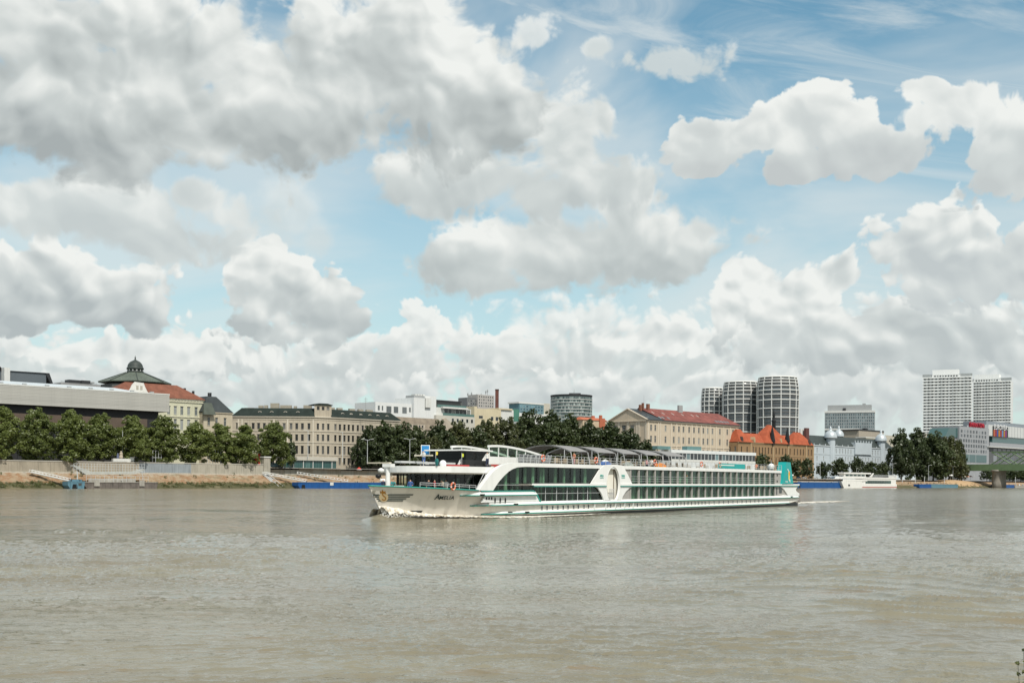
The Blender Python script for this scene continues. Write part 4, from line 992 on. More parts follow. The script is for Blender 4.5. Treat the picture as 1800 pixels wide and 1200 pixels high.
def barrel_towers():
    say = ('lowest of three', 'middle of three', 'tallest of three')
    spec = [(1252.5, 20.5, 683, 1230), (1301.5, 32.0, 672.5, 1200), (1366.0, 36.0, 664.0, 1170)]
    wh = mat('white_tower_rib', (0.66, 0.66, 0.63), .6, .06); gg = mat('tower_glazing', (0.085, 0.10, 0.108), .2, .35, .12, .5); dk = mat('brown_balcony', (0.13, 0.125, 0.12), .6, .3, .4)
    for (px, r, top, d), sy in zip(spec, say):
        X0 = xat(px, d); zb = 6.5; k = d/F
        o = thing('barrel_tower', sy + ' rounded residential towers with white ribs over dark glass', 'tower', (X0, d, zb), 0, 'rounded glass towers')
        z = lambda py: zat(px, py, d) - zb
        zt, z0 = z(top), 0.0; H = zt
        def rr(zz):
            u = (zt - zz)/(30*k); return r*k*(0.90 + 0.10*min(1, u*1.3)**.6 if u < 1 else 1.0 - 0.03*max(0, min(1, (u - 1)/3)))
        prof = [(rr(H*i/30)*1.0 - .5, H*i/30) for i in range(31)]
        MB().lathe(prof, 36, m=0).build('glazing', gg, o, True)
        bands = []; y = top
        for st in [4.6, 5.2, 6.0, 7.5, 7.5, 9.5, 14.5, 15.5, 17, 19, 20, 20]:
            y += st; bands.append(y)
        for y in [top + .2] + bands:
            zz = z(y)
            if zz < 0: break
            MB().lathe([(rr(zz) - .5, zz - .5), (rr(zz) + .35, zz - .45), (rr(zz) + .35, zz + .45), (rr(zz) - .5, zz + .5)], 36).build('floor_band', wh, o, True)
        nf = int(H/3.2)
        for f in range(nf):
            zz = f*3.2 + 1
            MB().lathe([(rr(zz) - .5, zz), (rr(zz) + .02, zz), (rr(zz) + .02, zz + .7), (rr(zz) - .5, zz + .7)], 30).build('balcony', dk, o)
        for j in range(14):
            a = 2*math.pi*(j + .35)/14
            if math.sin(a) > .4: continue
            MB().tube([(rr(H*i/14)*math.cos(a)*1.0, rr(H*i/14)*math.sin(a), H*i/14) for i in range(15)], .55, 4).build('rib', wh, o)
        MB().lathe([(rr(zt), zt), (rr(zt)*.93, zt + .9), (rr(zt)*.6, zt + 1.3)], 30).build('roof', wh, o, True)
barrel_towers()

def brick_palace():
    A, B = gp(1297, 44), gp(1430, 44); zb = street(650)
    b = Bd('brick_palace', 'ochre brick palace with bright orange tiled roofs and black spires', A, B, zb)
    oc = mat('ochre_brick', (0.285, 0.185, 0.10), .9, .14, .3, fine=.1, streak=.1); tr = mat('ochre_trim', (0.40, 0.30, 0.18), .85, .08)
    og = mat('orange_tile', (0.335, 0.08, 0.036), .85, .3, .25, fine=.12); bk = M_BLACK
    ze = b.z(1365, 780.5); L = b.L; rows = [(b.z(1365, 817), b.z(1365, 804.5)), (b.z(1365, 798), b.z(1365, 787))]
    cs = cols_at(b, [1303, 1313, 1324, 1328.5, 1334.5, 1340, 1345, 1350.5, 1356, 1364, 1369.5, 1375.5, 1381, 1388.5, 1396, 1401.5, 1407, 1412, 1421, 1426], 1.25)
    b.facade(0, L, 0, ze, cs, rows, oc, FR_B, G_DARK, .35, 1, 0, arch_rows=(rows[1][0],), sill=tr)
    b.facade(0, 20, 0, ze, even(0, 20, 4, .3), rows, oc, FR_B, G_DARK, y=20, ang=-math.pi/2, ox=0)
    b.part('body', MB().box(.5, L - .1, .6, 20, .1, ze), oc)
    for z, t, d in ((ze, .5, .45), (ze - 1.0, .2, .2), (b.z(1365, 801.5), .35, .3)): b.part('cornice', MB().box(-d, L + d, -d, -.004, z, z + t), tr)
    for p in (1319, 1358.5, 1385, 1416.5, 1429): b.part('buttress', MB().box(b.x(p) - .6, b.x(p) + .6, -.5, -.005, .1, ze - .1), tr)
    zr = b.z(1365, 764, 8); 
    b.part('roof', MB().frus(b.x(1316), b.x(1418), -.6, 20, ze + .5, zr, 2, 9.6), og)
    def hip(p0, p1, dy, top, inset=.42, yd=14, y0=-1.2):
        x0, x1 = b.x(p0), b.x(p1); w = x1 - x0
        return b.part('pavilion_roof', MB().frus(x0, x1, y0, y0 + yd, ze + .5, b.z((p0 + p1)/2, top, dy), w*inset, yd*.46), og)
    hip(1297, 1319, 4, 754.5, .34); hip(1342, 1386, 4, 747, .45, 16); hip(1393, 1428, 4, 760, .36)
    for p in (1319 - 16, 1428 - 6):
        b.part('dormer', MB().slab([[(b.x(p) - 1.2, ze + .6), (b.x(p) + 1.2, ze + .6), (b.x(p) + 1.2, ze + 2.8), (b.x(p), ze + 4.6), (b.x(p) - 1.2, ze + 2.8)]], -.9, 2), mat('dark_dormer', (.06, .045, .04), .7))
    for p in (1325, 1372):
        b.part('dormer', MB().slab([[(b.x(p) - 1.0, ze + .6), (b.x(p) + 1.0, ze + .6), (b.x(p) + 1.0, ze + 2.8), (b.x(p), ze + 4.8), (b.x(p) - 1.0, ze + 2.8)]], -.7, 3), tr)
    k = A.y/F*1.05
    def spire(px, y0, y1, r, base_y, n=8):
        x = b.x(px); b.part('spire', MB().lathe([(r*k*.8, b.z(px, base_y)), (r*k*.82, b.z(px, y0)), (r*k, b.z(px, y0 - .5)), (r*k*.55, b.z(px, (y0 + y1)/2)), (.12, b.z(px, y1))], n, (x, .5)), bk)
    spire(1358.0, 776, 747, 5.6, 782); spire(1384.5, 776, 750, 5.2, 782)
    x = b.x(1359.5, 8)
    b.part('roof_turret', MB().lathe([(3.6*k, zr - 2), (3.6*k, b.z(1359, 741, 8)), (4.6*k, b.z(1359, 740, 8)), (2.6*k, b.z(1359, 736, 8)), (2.0*k, b.z(1359, 731, 8)), (2.6*k, b.z(1359, 730.5, 8)), (.9*k, b.z(1359, 722, 8)), (.1, b.z(1359, 716, 8))], 8, (x, 8)), bk)
    b.part('chimney', MB().box(b.x(1414.5, 9), b.x(1420, 9), 8, 10, ze, b.z(1417, 752, 9)), mat('sooty_red_brick', (.11, .05, .045), .9))
    b.part('gable', MB().box(b.x(1406, 12), b.x(1415, 12), 11.5, 13, ze, b.z(1411, 754, 12)), M_OFF)
brick_palace()

def office_and_domes():
    zb = 6.5
    A, B = Vector((xat(1449, 1330), 1330)), Vector((xat(1536.5, 1312), 1312))
    b = Bd('office_slab', 'modern office block with rows of teal windows behind the pale blue palace', A, B, zb)
    gl = glass('office_glass', (0.035, 0.075, 0.09), light=(.16, .24, .26), share=.4); wh = M_OFF
    bx(b, 'body', 1449, 1536.5, 860, 722.5, 0, 26, mat('office_spandrel', (0.25, 0.28, 0.29), .6, .08))
    bx(b, 'penthouse', 1454, 1531, 722.5, 711.5, 3, 20, mat('corrugated_grey', (.32, .33, .33), .6, .06)); bx(b, 'cornice', 1448.5, 1537, 725, 721.5, -.5, 27, wh); bx(b, 'lower_band', 1449, 1510, 755.5, 753, -.5, 1, wh, 1480)
    for r in range(6): wins(b, 1450, 1536, 27, 730.5 + r*5.4 + (2 if r > 4 else 0), 726.5 + r*5.4 + (2 if r > 4 else 0), 0, .72, gl, M_OFF, refpx=1493)
    bx(b, 'roof_unit', 1481, 1486, 722, 717, 2, 1.2, M_DARK); bx(b, 'antenna', 1515, 1521, 711.6, 708.8, 8, 3, M_GREYM)
    C, D = gp(1428, 62), gp(1570, 62); zb2 = street(800)
    h = Bd('pale_blue_palace', 'pale blue ornate palace with silver domes and dark roofs', C, D, zb2)
    bl = mat('pale_blue_stucco', (0.44, 0.49, 0.52), .85, .06, .15, streak=.1); tr = mat('pale_blue_trim', (0.53, 0.57, 0.59), .8, .05)
    ze = h.z(1495, 786); L = h.L; rows = [(h.z(1495, a), h.z(1495, c)) for a, c in ((822, 815), (811, 803.5), (797.5, 789.5))]
    cs = cols_at(h, [1436, 1447.5, 1459, 1464, 1469.5, 1476, 1481, 1486, 1490.5, 1495.5, 1506.5, 1511.5, 1516.5, 1521.5, 1526.5, 1533.5, 1538.5, 1543, 1547.5, 1555, 1562], 1.15)
    h.facade(0, L, 0, ze, cs, rows, bl, FR_W, G_DARK, .3, 1, 1, sill=tr, hood=tr)
    h.part('body', MB().box(.1, L - .1, .5, 18, .1, ze), bl)
    h.part('cornice', MB().box(-.4, L + .4, -.6, -.004, ze, ze + .6), tr); h.part('cornice', MB().box(-.2, L + .2, -.3, -.004, h.z(1495, 800), h.z(1495, 800) + .3), tr)
    rf = mat('dark_blue_roof', (.035, .045, .042), .5, .2, .4)
    zr = h.z(1495, 769, 8); h.part('roof', MB().frus(-.2, L + .2, -.4, 18, ze + .6, zr, 4, 8), rf)
    x0, x1 = h.x(1501), h.x(1530)
    h.part('attic', MB().box(x0, x1, -1.2, 4, ze - 6, h.z(1515, 778)), bl); 
    for i in range(7): h.part('finial', MB().box(x0 + (x1 - x0)*i/6 - .3, x0 + (x1 - x0)*i/6 + .3, -1.3, -.7, h.z(1515, 778), h.z(1515, 774.5)), tr)
    for i in range(14): h.part('finial', MB().box(h.x(1430 + i*10) - .3, h.x(1430 + i*10) + .3, -.5, -.006, ze + .62, ze + 1.9), tr)
    sv = mat('silver_dome', (0.50, 0.54, 0.56), .35, .1, .4, .5, metal=.3); k = C.y/F*1.1
    def dome(px, py_top, py_bot, r, dy):
        x = h.x(px, dy); z = lambda py: h.z(px, py, dy); hh = py_bot - py_top
        h.part('turret', MB().lathe([(r*k*.72, 0), (r*k*.72, z(py_bot + 2))], 12, (x, dy)), bl)
        d = h.part('dome', MB().lathe([(r*k*.85, z(py_bot + 2)), (r*k*1.02, z(py_bot + 1))] + [(r*k*math.cos(t), z(py_bot) + (z(py_top + 3) - z(py_bot))*math.sin(t)) for t in np.linspace(0, 1.35, 8)] + [(r*k*.18, z(py_top + 1.5)), (r*k*.2, z(py_top)), (.06, z(py_top - 5))], 18, (x, dy)), sv, smooth=True)
    dome(1459.5, 753, 768.5, 10.5, 1.5); dome(1474, 752, 766, 8.5, 14); dome(1548, 759, 774, 10, 1.5)
    f = Bd('flat_beige_block', 'plain flat roofed beige block above the pale blue palace', gp(1509, 170), gp(1572, 170), zb2)
    bp_ = mat('beige_concrete', (.36, .32, .26), .9, .08); bx(f, 'wall', 1509, 1553, 830, 757.5, 0, 20, bp_); bx(f, 'parapet', 1508.5, 1553.5, 757.5, 755.5, -.4, 21, M_DARK); bx(f, 'annex', 1553, 1574, 830, 765, 3, 15, mat('annex_cream', (.48, .45, .37), .9)); bx(f, 'roof_box', 1521, 1525, 755.6, 752.5, 5, 4, M_DARK)
    g = Bd('low_cream_hall', 'low cream wall seen between the pale blue palace dome and the trees', gp(1522, 120), gp(1546, 120), zb2)
    bx(g, 'wall', 1522, 1542, 830, 769.5, 0, 10, mat('hall_cream', (.50, .46, .36), .9)); bx(g, 'roof', 1521, 1543, 769.5, 768, -.3, 11, M_OFF)
office_and_domes()

def twin_towers():
    zb = 6.0; wh = mat('white_balcony', (.80, .81, .79), .6, .05, .1); bk = mat('tower_back_wall', (.60, .61, .60), .7, .08)
    gl = glass('flat_glass', (0.03, 0.04, 0.042), light=(.28, .30, .29), share=.45)
    say = {0: 'taller left one of two white balconied apartment towers', 1: 'lower right one of two white balconied apartment towers'}
    for i, (p0, p1, top, d, st, pent) in enumerate(((1620.5, 1708, 663.5, 1420, 5.25, (1638, 1684, 649.5)), (1708.5, 1777, 671, 1440, 5.05, (1711, 1755, 658)))):
        A, B = Vector((xat(p0, d), d)), Vector((xat(p1, d - 24), d - 24))
        b = Bd('apartment_tower', say[i], A, B, zb, 'tower', 'white twin towers')
        pm = (p0 + p1)/2
        bx(b, 'core', p0 + 1.5, p1 - 1.5, 862, top, 1.6, 20, bk)
        n = int((768 - top)/st)
        w = b.L; sl = MB()
        for f in range(n + 1):
            z = b.z(pm, top + f*st)
            mb = MB().box(-.3, w + .3, 0, 1.55, z - .35, z + 1.15)
            for q in range(4): mb.box(w*(.13 + q*.245), w*(.13 + q*.245) + w*.10, -.9, -.005, z - .3, z + 1.05)
            b.part('balcony_floor', mb, wh)
            if f < n: 
                for a, c in even(.6, w - .6, 13, .52): link('window', win_mesh(c - a, 1.9, FR_W, gl, .1, 0, 0), b.o, (a, 1.45, z - 2.5))
        bx(b, 'top_frame', p0, p1, top, top - 6.5, 2.5, .4, mat('open_screen', (.30, .32, .32), .6)); bx(b, 'top_floor', pent[0] - 1, pent[1] + 3, top, top - 5.5, 1.8, 18, bk)
        wins(b, pent[0] + 2, pent[1] - 1, 9, top - 1, top - 4.2, 1.8, .7, gl, refpx=pm)
        bx(b, 'penthouse', pent[0], pent[1], top - 5.5, pent[2], 2, 14, wh)
    b = Bd('tower_podium', 'low beige building at the foot of the white twin towers', Vector((xat(1626, 1300), 1300)), Vector((xat(1668, 1300), 1300)), zb)
    bx(b, 'wall', 1626, 1668, 862, 762, 0, 20, mat('podium_beige', (.48, .44, .36), .9)); bx(b, 'parapet', 1625.5, 1668.5, 762, 760.5, -.4, 21, M_OFF)
twin_towers()

def lettering(txt, size, m, parent, name='lettering', extrude=0.02, shear=0.0, spacing=1.0, fmap=None, width=None, bold=0.0):
    cu = bpy.data.curves.new('txt', 'FONT'); cu.body = txt; cu.size = size; cu.extrude = 0.0 if fmap else extrude; cu.shear = shear; cu.space_character = spacing
    cu.resolution_u = 3; cu.offset = bold
    to = bpy.data.objects.new('txt', cu); COL.objects.link(to); dg = bpy.context.evaluated_depsgraph_get(); dg.update()
    me = bpy.data.meshes.new_from_object(to.evaluated_get(dg)); bpy.data.objects.remove(to); bpy.data.curves.remove(cu)
    xs = [v.co.x for v in me.vertices]; x0, x1 = min(xs), max(xs); k = 1.0 if width is None else width/(x1 - x0)
    for v in me.vertices:
        c = v.co.copy(); c.x = (c.x - x0)*k; c.y *= k
        v.co = fmap(c.x, c.y) if fmap else Vector((c.x, -c.z, c.y))
    me.materials.clear(); me.materials.append(m); me.update()
    return link(name, me, parent)

def mall():
    zb = 5.5
    A, B = gp(1686, 75), gp(1738, 75)
    b = Bd('shopping_centre', 'grey shopping centre with red rooftop lettering and striped banner behind the bridge', A, B, zb)
    gy = mat('grey_cladding', (.30, .31, .325), .6, .06); lg = mat('light_cladding', (.52, .53, .52), .6, .05); gl = glass('mall_glass', (.04, .05, .06), light=(.2, .22, .24)); tg = glass('mall_teal_glass', (.05, .11, .11), light=(.15, .25, .25))
    bx(b, 'hotel_wing', 1686, 1738, 862, 751, 0, 30, gy, 1712)
    for r in range(2): wins(b, 1687, 1734, 9, 761.8 + r*7.5, 756.2 + r*7.5, 0, .62, gl, refpx=1712)
    for r in range(3): wins(b, 1687, 1735, 11, 778 + r*8.8, 772 + r*8.8, 0, .72, gl, refpx=1712)
    bx(b, 'lobby_glass', 1690, 1734, 812, 799, -.3, .25, tg, 1712)
    mb = MB().add([(b.x(1664), 2, b.z(1675, 768)), (b.x(1686), 2, b.z(1675, 768)), (b.x(1686), 2, b.z(1675, 751)), (b.x(1671), 2, b.z(1675, 752)), (b.x(1664), 22, b.z(1675, 768)), (b.x(1686), 22, b.z(1675, 768)), (b.x(1686), 22, b.z(1675, 751)), (b.x(1671), 22, b.z(1675, 752))], [(0, 1, 2, 3), (7, 6, 5, 4), (3, 2, 6, 7), (0, 3, 7, 4)])
    b.part('glass_wedge', mb, tg); bx(b, 'wedge_base', 1664, 1686, 862, 768.2, 3, 20, gy, 1675)
    bx(b, 'upper_wing', 1733, 1812, 752, 742.5, 6, 26, mat('blue_grey_cladding', (.20, .225, .25), .6, .06), 1765)
    bx(b, 'white_hall', 1737, 1830, 768, 749, 1, 24, lg, 1770); bx(b, 'gallery_glass', 1744, 1830, 779, 768.2, 2, 22, tg, 1775)
    bx(b, 'terrace', 1740, 1830, 786, 779.2, -1, 24, gy, 1775); bx(b, 'terrace_top', 1738, 1830, 787.5, 786.2, -2, 3, M_OFF, 1775); bx(b, 'lower_hall', 1738, 1830, 862, 787.6, 1.5, 22, mat('dark_hall', (.10, .105, .11), .6), 1775)
    for r in range(2): wins(b, 1745, 1820, 10, 800 + r*12, 790 + r*12, 1.5, .75, gl, refpx=1775)
    for i in range(9): bx(b, 'panel_joint', 1773 + i*5, 1773.5 + i*5, 768, 749.2, .94, .05, gy, 1770)
    bn = bx(b, 'banner', 1745, 1771.5, 767.8, 749.5, .4, .5, M_BLACK, 1758)
    for i, c in enumerate(((.45, .12, .05), (.30, .04, .06), (.06, .08, .28), (.45, .20, .03), (.32, .05, .05), (.12, .22, .42), (.36, .18, .04), (.25, .05, .18))):
        bx(b, 'banner_stripe', 1746 + i*2.95, 1748.2 + i*2.95, 767.4, 756, .33, .06, mat('stripe%d' % i, c, .7), 1758)
    t = lettering('EUROVEA', 2.2, mat('sign_white', (.75, .75, .75), .6), b.o, 'banner_lettering', width=(b.x(1770, .3) - b.x(1747, .3))); t.location = (b.x(1747, .3), .34, b.z(1758, 755.2, .3))
    t = lettering('SHERATON', 2.6, mat('sign_red', (.42, .02, .04), .5), b.o, 'roof_lettering', .3, width=(b.x(1729, -.5) - b.x(1704, -.5))); t.location = (b.x(1704, -.5), -.3, b.z(1716, 750.8))
    bx(b, 'sign_board', 1702.5, 1730.5, 751, 744.5, 0.2, .3, mat('dark_red_board', (.16, .012, .022), .6), 1716)
mall()

def bridge():
    gr = mat('bridge_green', (.135, .20, .105), .6, .12, .3, streak=.15); st = mat('pier_stone', (.27, .245, .21), .9, .15, .4, streak=.3)
    P = gp(1756, -6); d = P.y; zb = 0.0
    # the deck runs from the town out over the river, square to the bank
    e = -BN; o = thing('steel_bridge', 'green steel truss bridge on a stone pier at the right edge', 'bridge', (P.x, P.y, 0), math.atan2(e.y, e.x))
    k = d/F; z = lambda py: zat(1756, py, d)
    zd0, zd1 = z(827), z(816.5)
    MB().box(-75, 330, -9, 9, zd0 + .9, zd1).build('deck', gr, o)
    MB().box(-75, 330, -9.4, -8.9, zd0, zd1 + .4).build('girder', gr, o); MB().box(-75, 330, 8.9, 9.4, zd0, zd1 + .4).build('girder', gr, o)
    MB().lathe([(5.6, -1), (5.4, z(848)), (5.0, z(829)), (6.0, z(828.5)), (6.0, zd0 + .85)], 20, sx=1.0, sy=1.9).build('pier', st, o, True)
    zt0, zt1 = zd1 + .45, z(793.5)
    for y in (-7.6, 7.6):
        MB().box(-4, 330, y - .45, y + .45, zt1 - 1.0, zt1).build('top_chord', gr, o)
        for i in range(14):
            x0 = -4 + i*18
            MB().tube([(x0, y, zt1 - .5), (x0 + 18, y, zt0)], .5, 4).build('diagonal', gr, o); MB().tube([(x0, y, zt0), (x0 + 18, y, zt1 - .5)], .5, 4).build('diagonal', gr, o)
    for i in range(28): MB().box(-74 + i*14, -73.8 + i*14, -9.5, -9.3, zd1 + .4, zd1 + 1.6).build('rail_post', M_LAMP, o)
    MB().box(-75, 330, -9.5, -9.4, zd1 + 1.55, zd1 + 1.65).build('handrail', M_LAMP, o)
bridge()

# ------------------------------------------------------------------ quay, landing stages, lamps, boats
def quay():
    cw = mat('quay_concrete', (0.34, 0.30, 0.235), .95, .14, .25, .2, streak=.3, fine=.08); cb = mat('blue_grey_wall', (0.26, 0.29, 0.31), .95, .12, .25, .2, streak=.25, fine=.06); cg = mat('pale_quay_concrete', (0.37, 0.345, 0.285), .95, .14, .25, .2, streak=.3, fine=.08)
    A, B = gp(-70, 15), gp(470, 15); zb = 6.0
    b = Bd('quay_wall', 'long concrete quay wall below the plane trees, part painted blue grey', A, B, zb, 'wall')
    zt = b.z(200, 811) ; edges = [-70, -20, 35, 88, 140, 196, 245, 290, 336, 380, 425, 463]
    for i in range(len(edges) - 1):
        m = cb if edges[i] in (245, 290) else (cw if edges[i] < 240 else cg)
        b.part('wall_panel', MB().box(b.x(edges[i]) + .03, b.x(edges[i + 1]) - .03, (i % 3)*.02, .9, -.4, zt - .35 - .12*(i > 6)), m)
    b.part('coping', MB().box(0, b.L, -.15, 1.1, zt - .349, zt), mat('coping_stone', (.43, .41, .36), .9, .1, .5))
    b.part('footing', MB().box(0, b.L, -.55, -.01, -.6, .55), mat('pale_footing', (.46, .42, .35), .95, .2, .4, streak=.3))
    p0 = b.x(463); b.part('end_pillar', MB().box(p0, p0 + 3.4, -.5, 2.5, -.4, b.z(468, 804)), cg); b.part('pillar_cap', MB().box(p0 - .25, p0 + 3.7, -.8, 2.8, b.z(468, 804), b.z(468, 802)), M_OFF)
    # lower wall beyond
    A2, B2 = gp(474, 17), gp(690, 17); c = Bd('low_quay_wall', 'lower concrete wall under the glass pavilion right of the corner pillar', A2, B2, zb - 1.5, 'wall')
    zt2 = c.z(580, 826)
    for i in range(9): x0 = c.L*i/9; c.part('wall_panel', MB().box(x0 + .03, x0 + c.L/9 - .03, (i % 2)*.03, 1.0, -.5, zt2 + (0.7 if 2 <= i <= 4 else 0)), cg if i % 2 else cw)
    c.part('coping', MB().box(0, c.L, -.1, 1.2, zt2 + .705, zt2 + .9), M_CONC)
    # glazed pavilion with a pale flat roof
    A3, B3 = gp(497, 26), gp(592, 26); z3 = street(170)
    d = Bd('glass_pavilion', 'low pavilion with green glass walls and pale flat roof below the palace', A3, B3, z3 - 2.2)
    zr = d.z(545, 802.5); zg = d.z(545, 809)
    d.part('roof', MB().box(0, d.L, -.8, 9, zg, zr), mat('pavilion_fascia', (.46, .43, .37), .8, .06)); d.part('base', MB().box(.2, d.L - .2, 0, 8, -1, d.z(545, 823)), M_CONC)
    gg = glass('pavilion_glass', (.03, .085, .08), light=(.08, .16, .15))
    n = 22
    for i in range(n):
        x0 = .3 + (d.L - .6)*i/n; d.part('pane', MB().box(x0 + .05, x0 + (d.L - .6)/n - .05, .1, .16, d.z(545, 823), zg), gg)
    for i in range(0, n + 1, 4): x0 = .3 + (d.L - .6)*i/n; d.part('column', MB().box(x0 - .14, x0 + .14, -.3, .05, -1, zg), M_OFF)
    d.part('core', MB().box(1, d.L - 1, 3, 7.5, -1, zg), M_DARK)
    # red kiosk and two red flags of cloth
    p = gp(453, 21); k = thing('red_kiosk', 'small bright red kiosk sign on the quay by the corner pillar', 'kiosk', (p.x, p.y, street(100)), BANK_ANG)
    rd = mat('kiosk_red', (.52, .05, .035), .6); z = lambda y: zat(453, y, p.y) - street(100)
    MB().box(-1.6, -.2, 0, 1.2, 0, z(802)).build('counter', rd, k); MB().box(.3, 1.3, 0, .25, 0, z(796.5)).build('banner', rd, k); MB().box(-1.7, -.1, -.2, 1.4, z(802), z(801)).build('lid', M_OFF, k)
    p = gp(631, 24); k = thing('red_tent', 'round red and white market tent on the quay left of the ship', 'tent', (p.x, p.y, street(220) - 1.0), 0)
    MB().lathe([(1.25, 0), (1.2, 1.7), (1.35, 1.75), (.7, 2.5), (.1, 2.9)], 14).build('canopy', rd, k); MB().lathe([(1.3, 1.35), (1.32, 1.75)], 14).build('valance', M_WHITE, k)
quay()

def lamps():
    def post(px, py0, py1, w, kind, lab, grp='lamp posts along the quay', arm=2.6):
        p = gp(px, w); z0 = zat(px, py0, p.y); z1 = zat(px, py1, p.y)
        o = thing('street_lamp', lab, 'street lamp', (p.x, p.y, z0), 0.0, grp); h = z1 - z0
        MB().tube([(0, 0, 0), (0, 0, h*.6), (0, 0, h)], .17, 7, r1=.11).build('post', M_LAMP, o)
        for s in ((-1, 1) if kind == 'double' else ((-1,) if kind == 'left' else (1,))):
            MB().tube([(0, 0, h - .3), (s*arm*.5, 0, h + .15), (s*arm, 0, h + .3)], .10, 5).build('arm', M_LAMP, o)
            MB().box(s*arm - .55, s*arm + .55, -.22, .22, h + .2, h + .42).build('lamp_head', M_OFF, o)
        return o
    post(215, 806, 755, 18, 'left', 'curved single arm street lamp between the plane trees over the landing stage')
    post(645.5, 815, 772.5, 22, 'double', 'white double armed lamp post on the left, right of the palace')
    post(720, 815, 771.5, 22, 'double', 'white double armed lamp post behind the bow of the ship')
    post(541, 805, 756, 24, 'left', 'slim pale lamp post in front of the palace, left of the two', arm=1.6); post(602, 812, 760, 24, 'left', 'slim pale lamp post in front of the palace corner pavilion', arm=.8)
    post(494 - 79, 806, 792, 19, 'left', 'short curved lamp beneath the plane trees', arm=1.0)
    post(1441.5, 838, 810, 18, 'left', 'pale lamp post in front of the left end of the pale blue palace'); post(1569, 835, 814.5, 18, 'right', 'single armed lamp post above the stern of the white tour boat'); post(1632, 844, 817.5, 16, 'right', 'single armed lamp post in front of the big trees')
    post(1675, 844, 819, 16, 'double', 'double armed lamp post at the right end of the big trees'); post(1703, 820, 791.5, 62, 'double', 'left of two thin lamp posts on the bridge'); post(1715, 820, 791.5, 62, 'double', 'right of two thin lamp posts on the bridge'); post(1712, 845, 814, 14, 'left', 'lamp post in front of the bridge approach', arm=2.2)
    for i, px in enumerate((1586, 1609, 1625, 1660, 1785)):
        p = gp(px, 12); o = thing('mooring_post', ('slim grey mooring post ' + ['right of the white tour boat', 'below the big trees, first', 'below the big trees, left of the blue pontoons', 'above the blue pontoons', 'right of the bridge pier'][i]), 'mooring post', (p.x, p.y, 2.0), 0, 'mooring posts')
        MB().tube([(0, 0, 0), (0, 0, zat(px, 838, p.y) - 2.0)], .25, 7).build('post', M_LAMP, o); MB().lathe([(.32, 0), (.32, .3)], 8).build('cap', M_OFF, o).location = (0, 0, zat(px, 838, p.y) - 2.0)
lamps()

def barge(name, lab, px0, px1, w, py_top, m, cat='pontoon', bays=8, group=None, hole=True, wid=5.0):
    A, B = gp(px0, w), gp(px1, w); b = Bd(name, lab, A, B, 0.0, cat, group); L = b.L; h = b.z((px0 + px1)/2, py_top)
    b.part('hull', MB().slab([[(1.2, -.4), (L - .4, -.4), (L, h*.5), (L, h), (0, h), (0, h*.45)]], 0, wid), m)
    b.part('wale', MB().box(-.1, L + .1, -.12, -.005, h*.86, h), m)
    n = max(3, bays)
    for i in range(n): x = L*(i + .5)/n; b.part('rib', MB().box(x - .08, x + .08, -.1, -.006, h*.15, h*.84), m)
    if hole: b.part('bow_recess', MB().slab([[(1.6, .05), (3.8, .05), (3.6, h*.6), (2.0, h*.6)]], -.1, .1), M_BLACK)
    for i in range(max(2, n//3)):
        x = L*(i + .5)/max(2, n//3); b.part('bollard', MB().lathe([(.16, h), (.14, h + .45), (.24, h + .5), (.24, h + .6)], 8, (x, .6)), M_DARK)
    return b, h
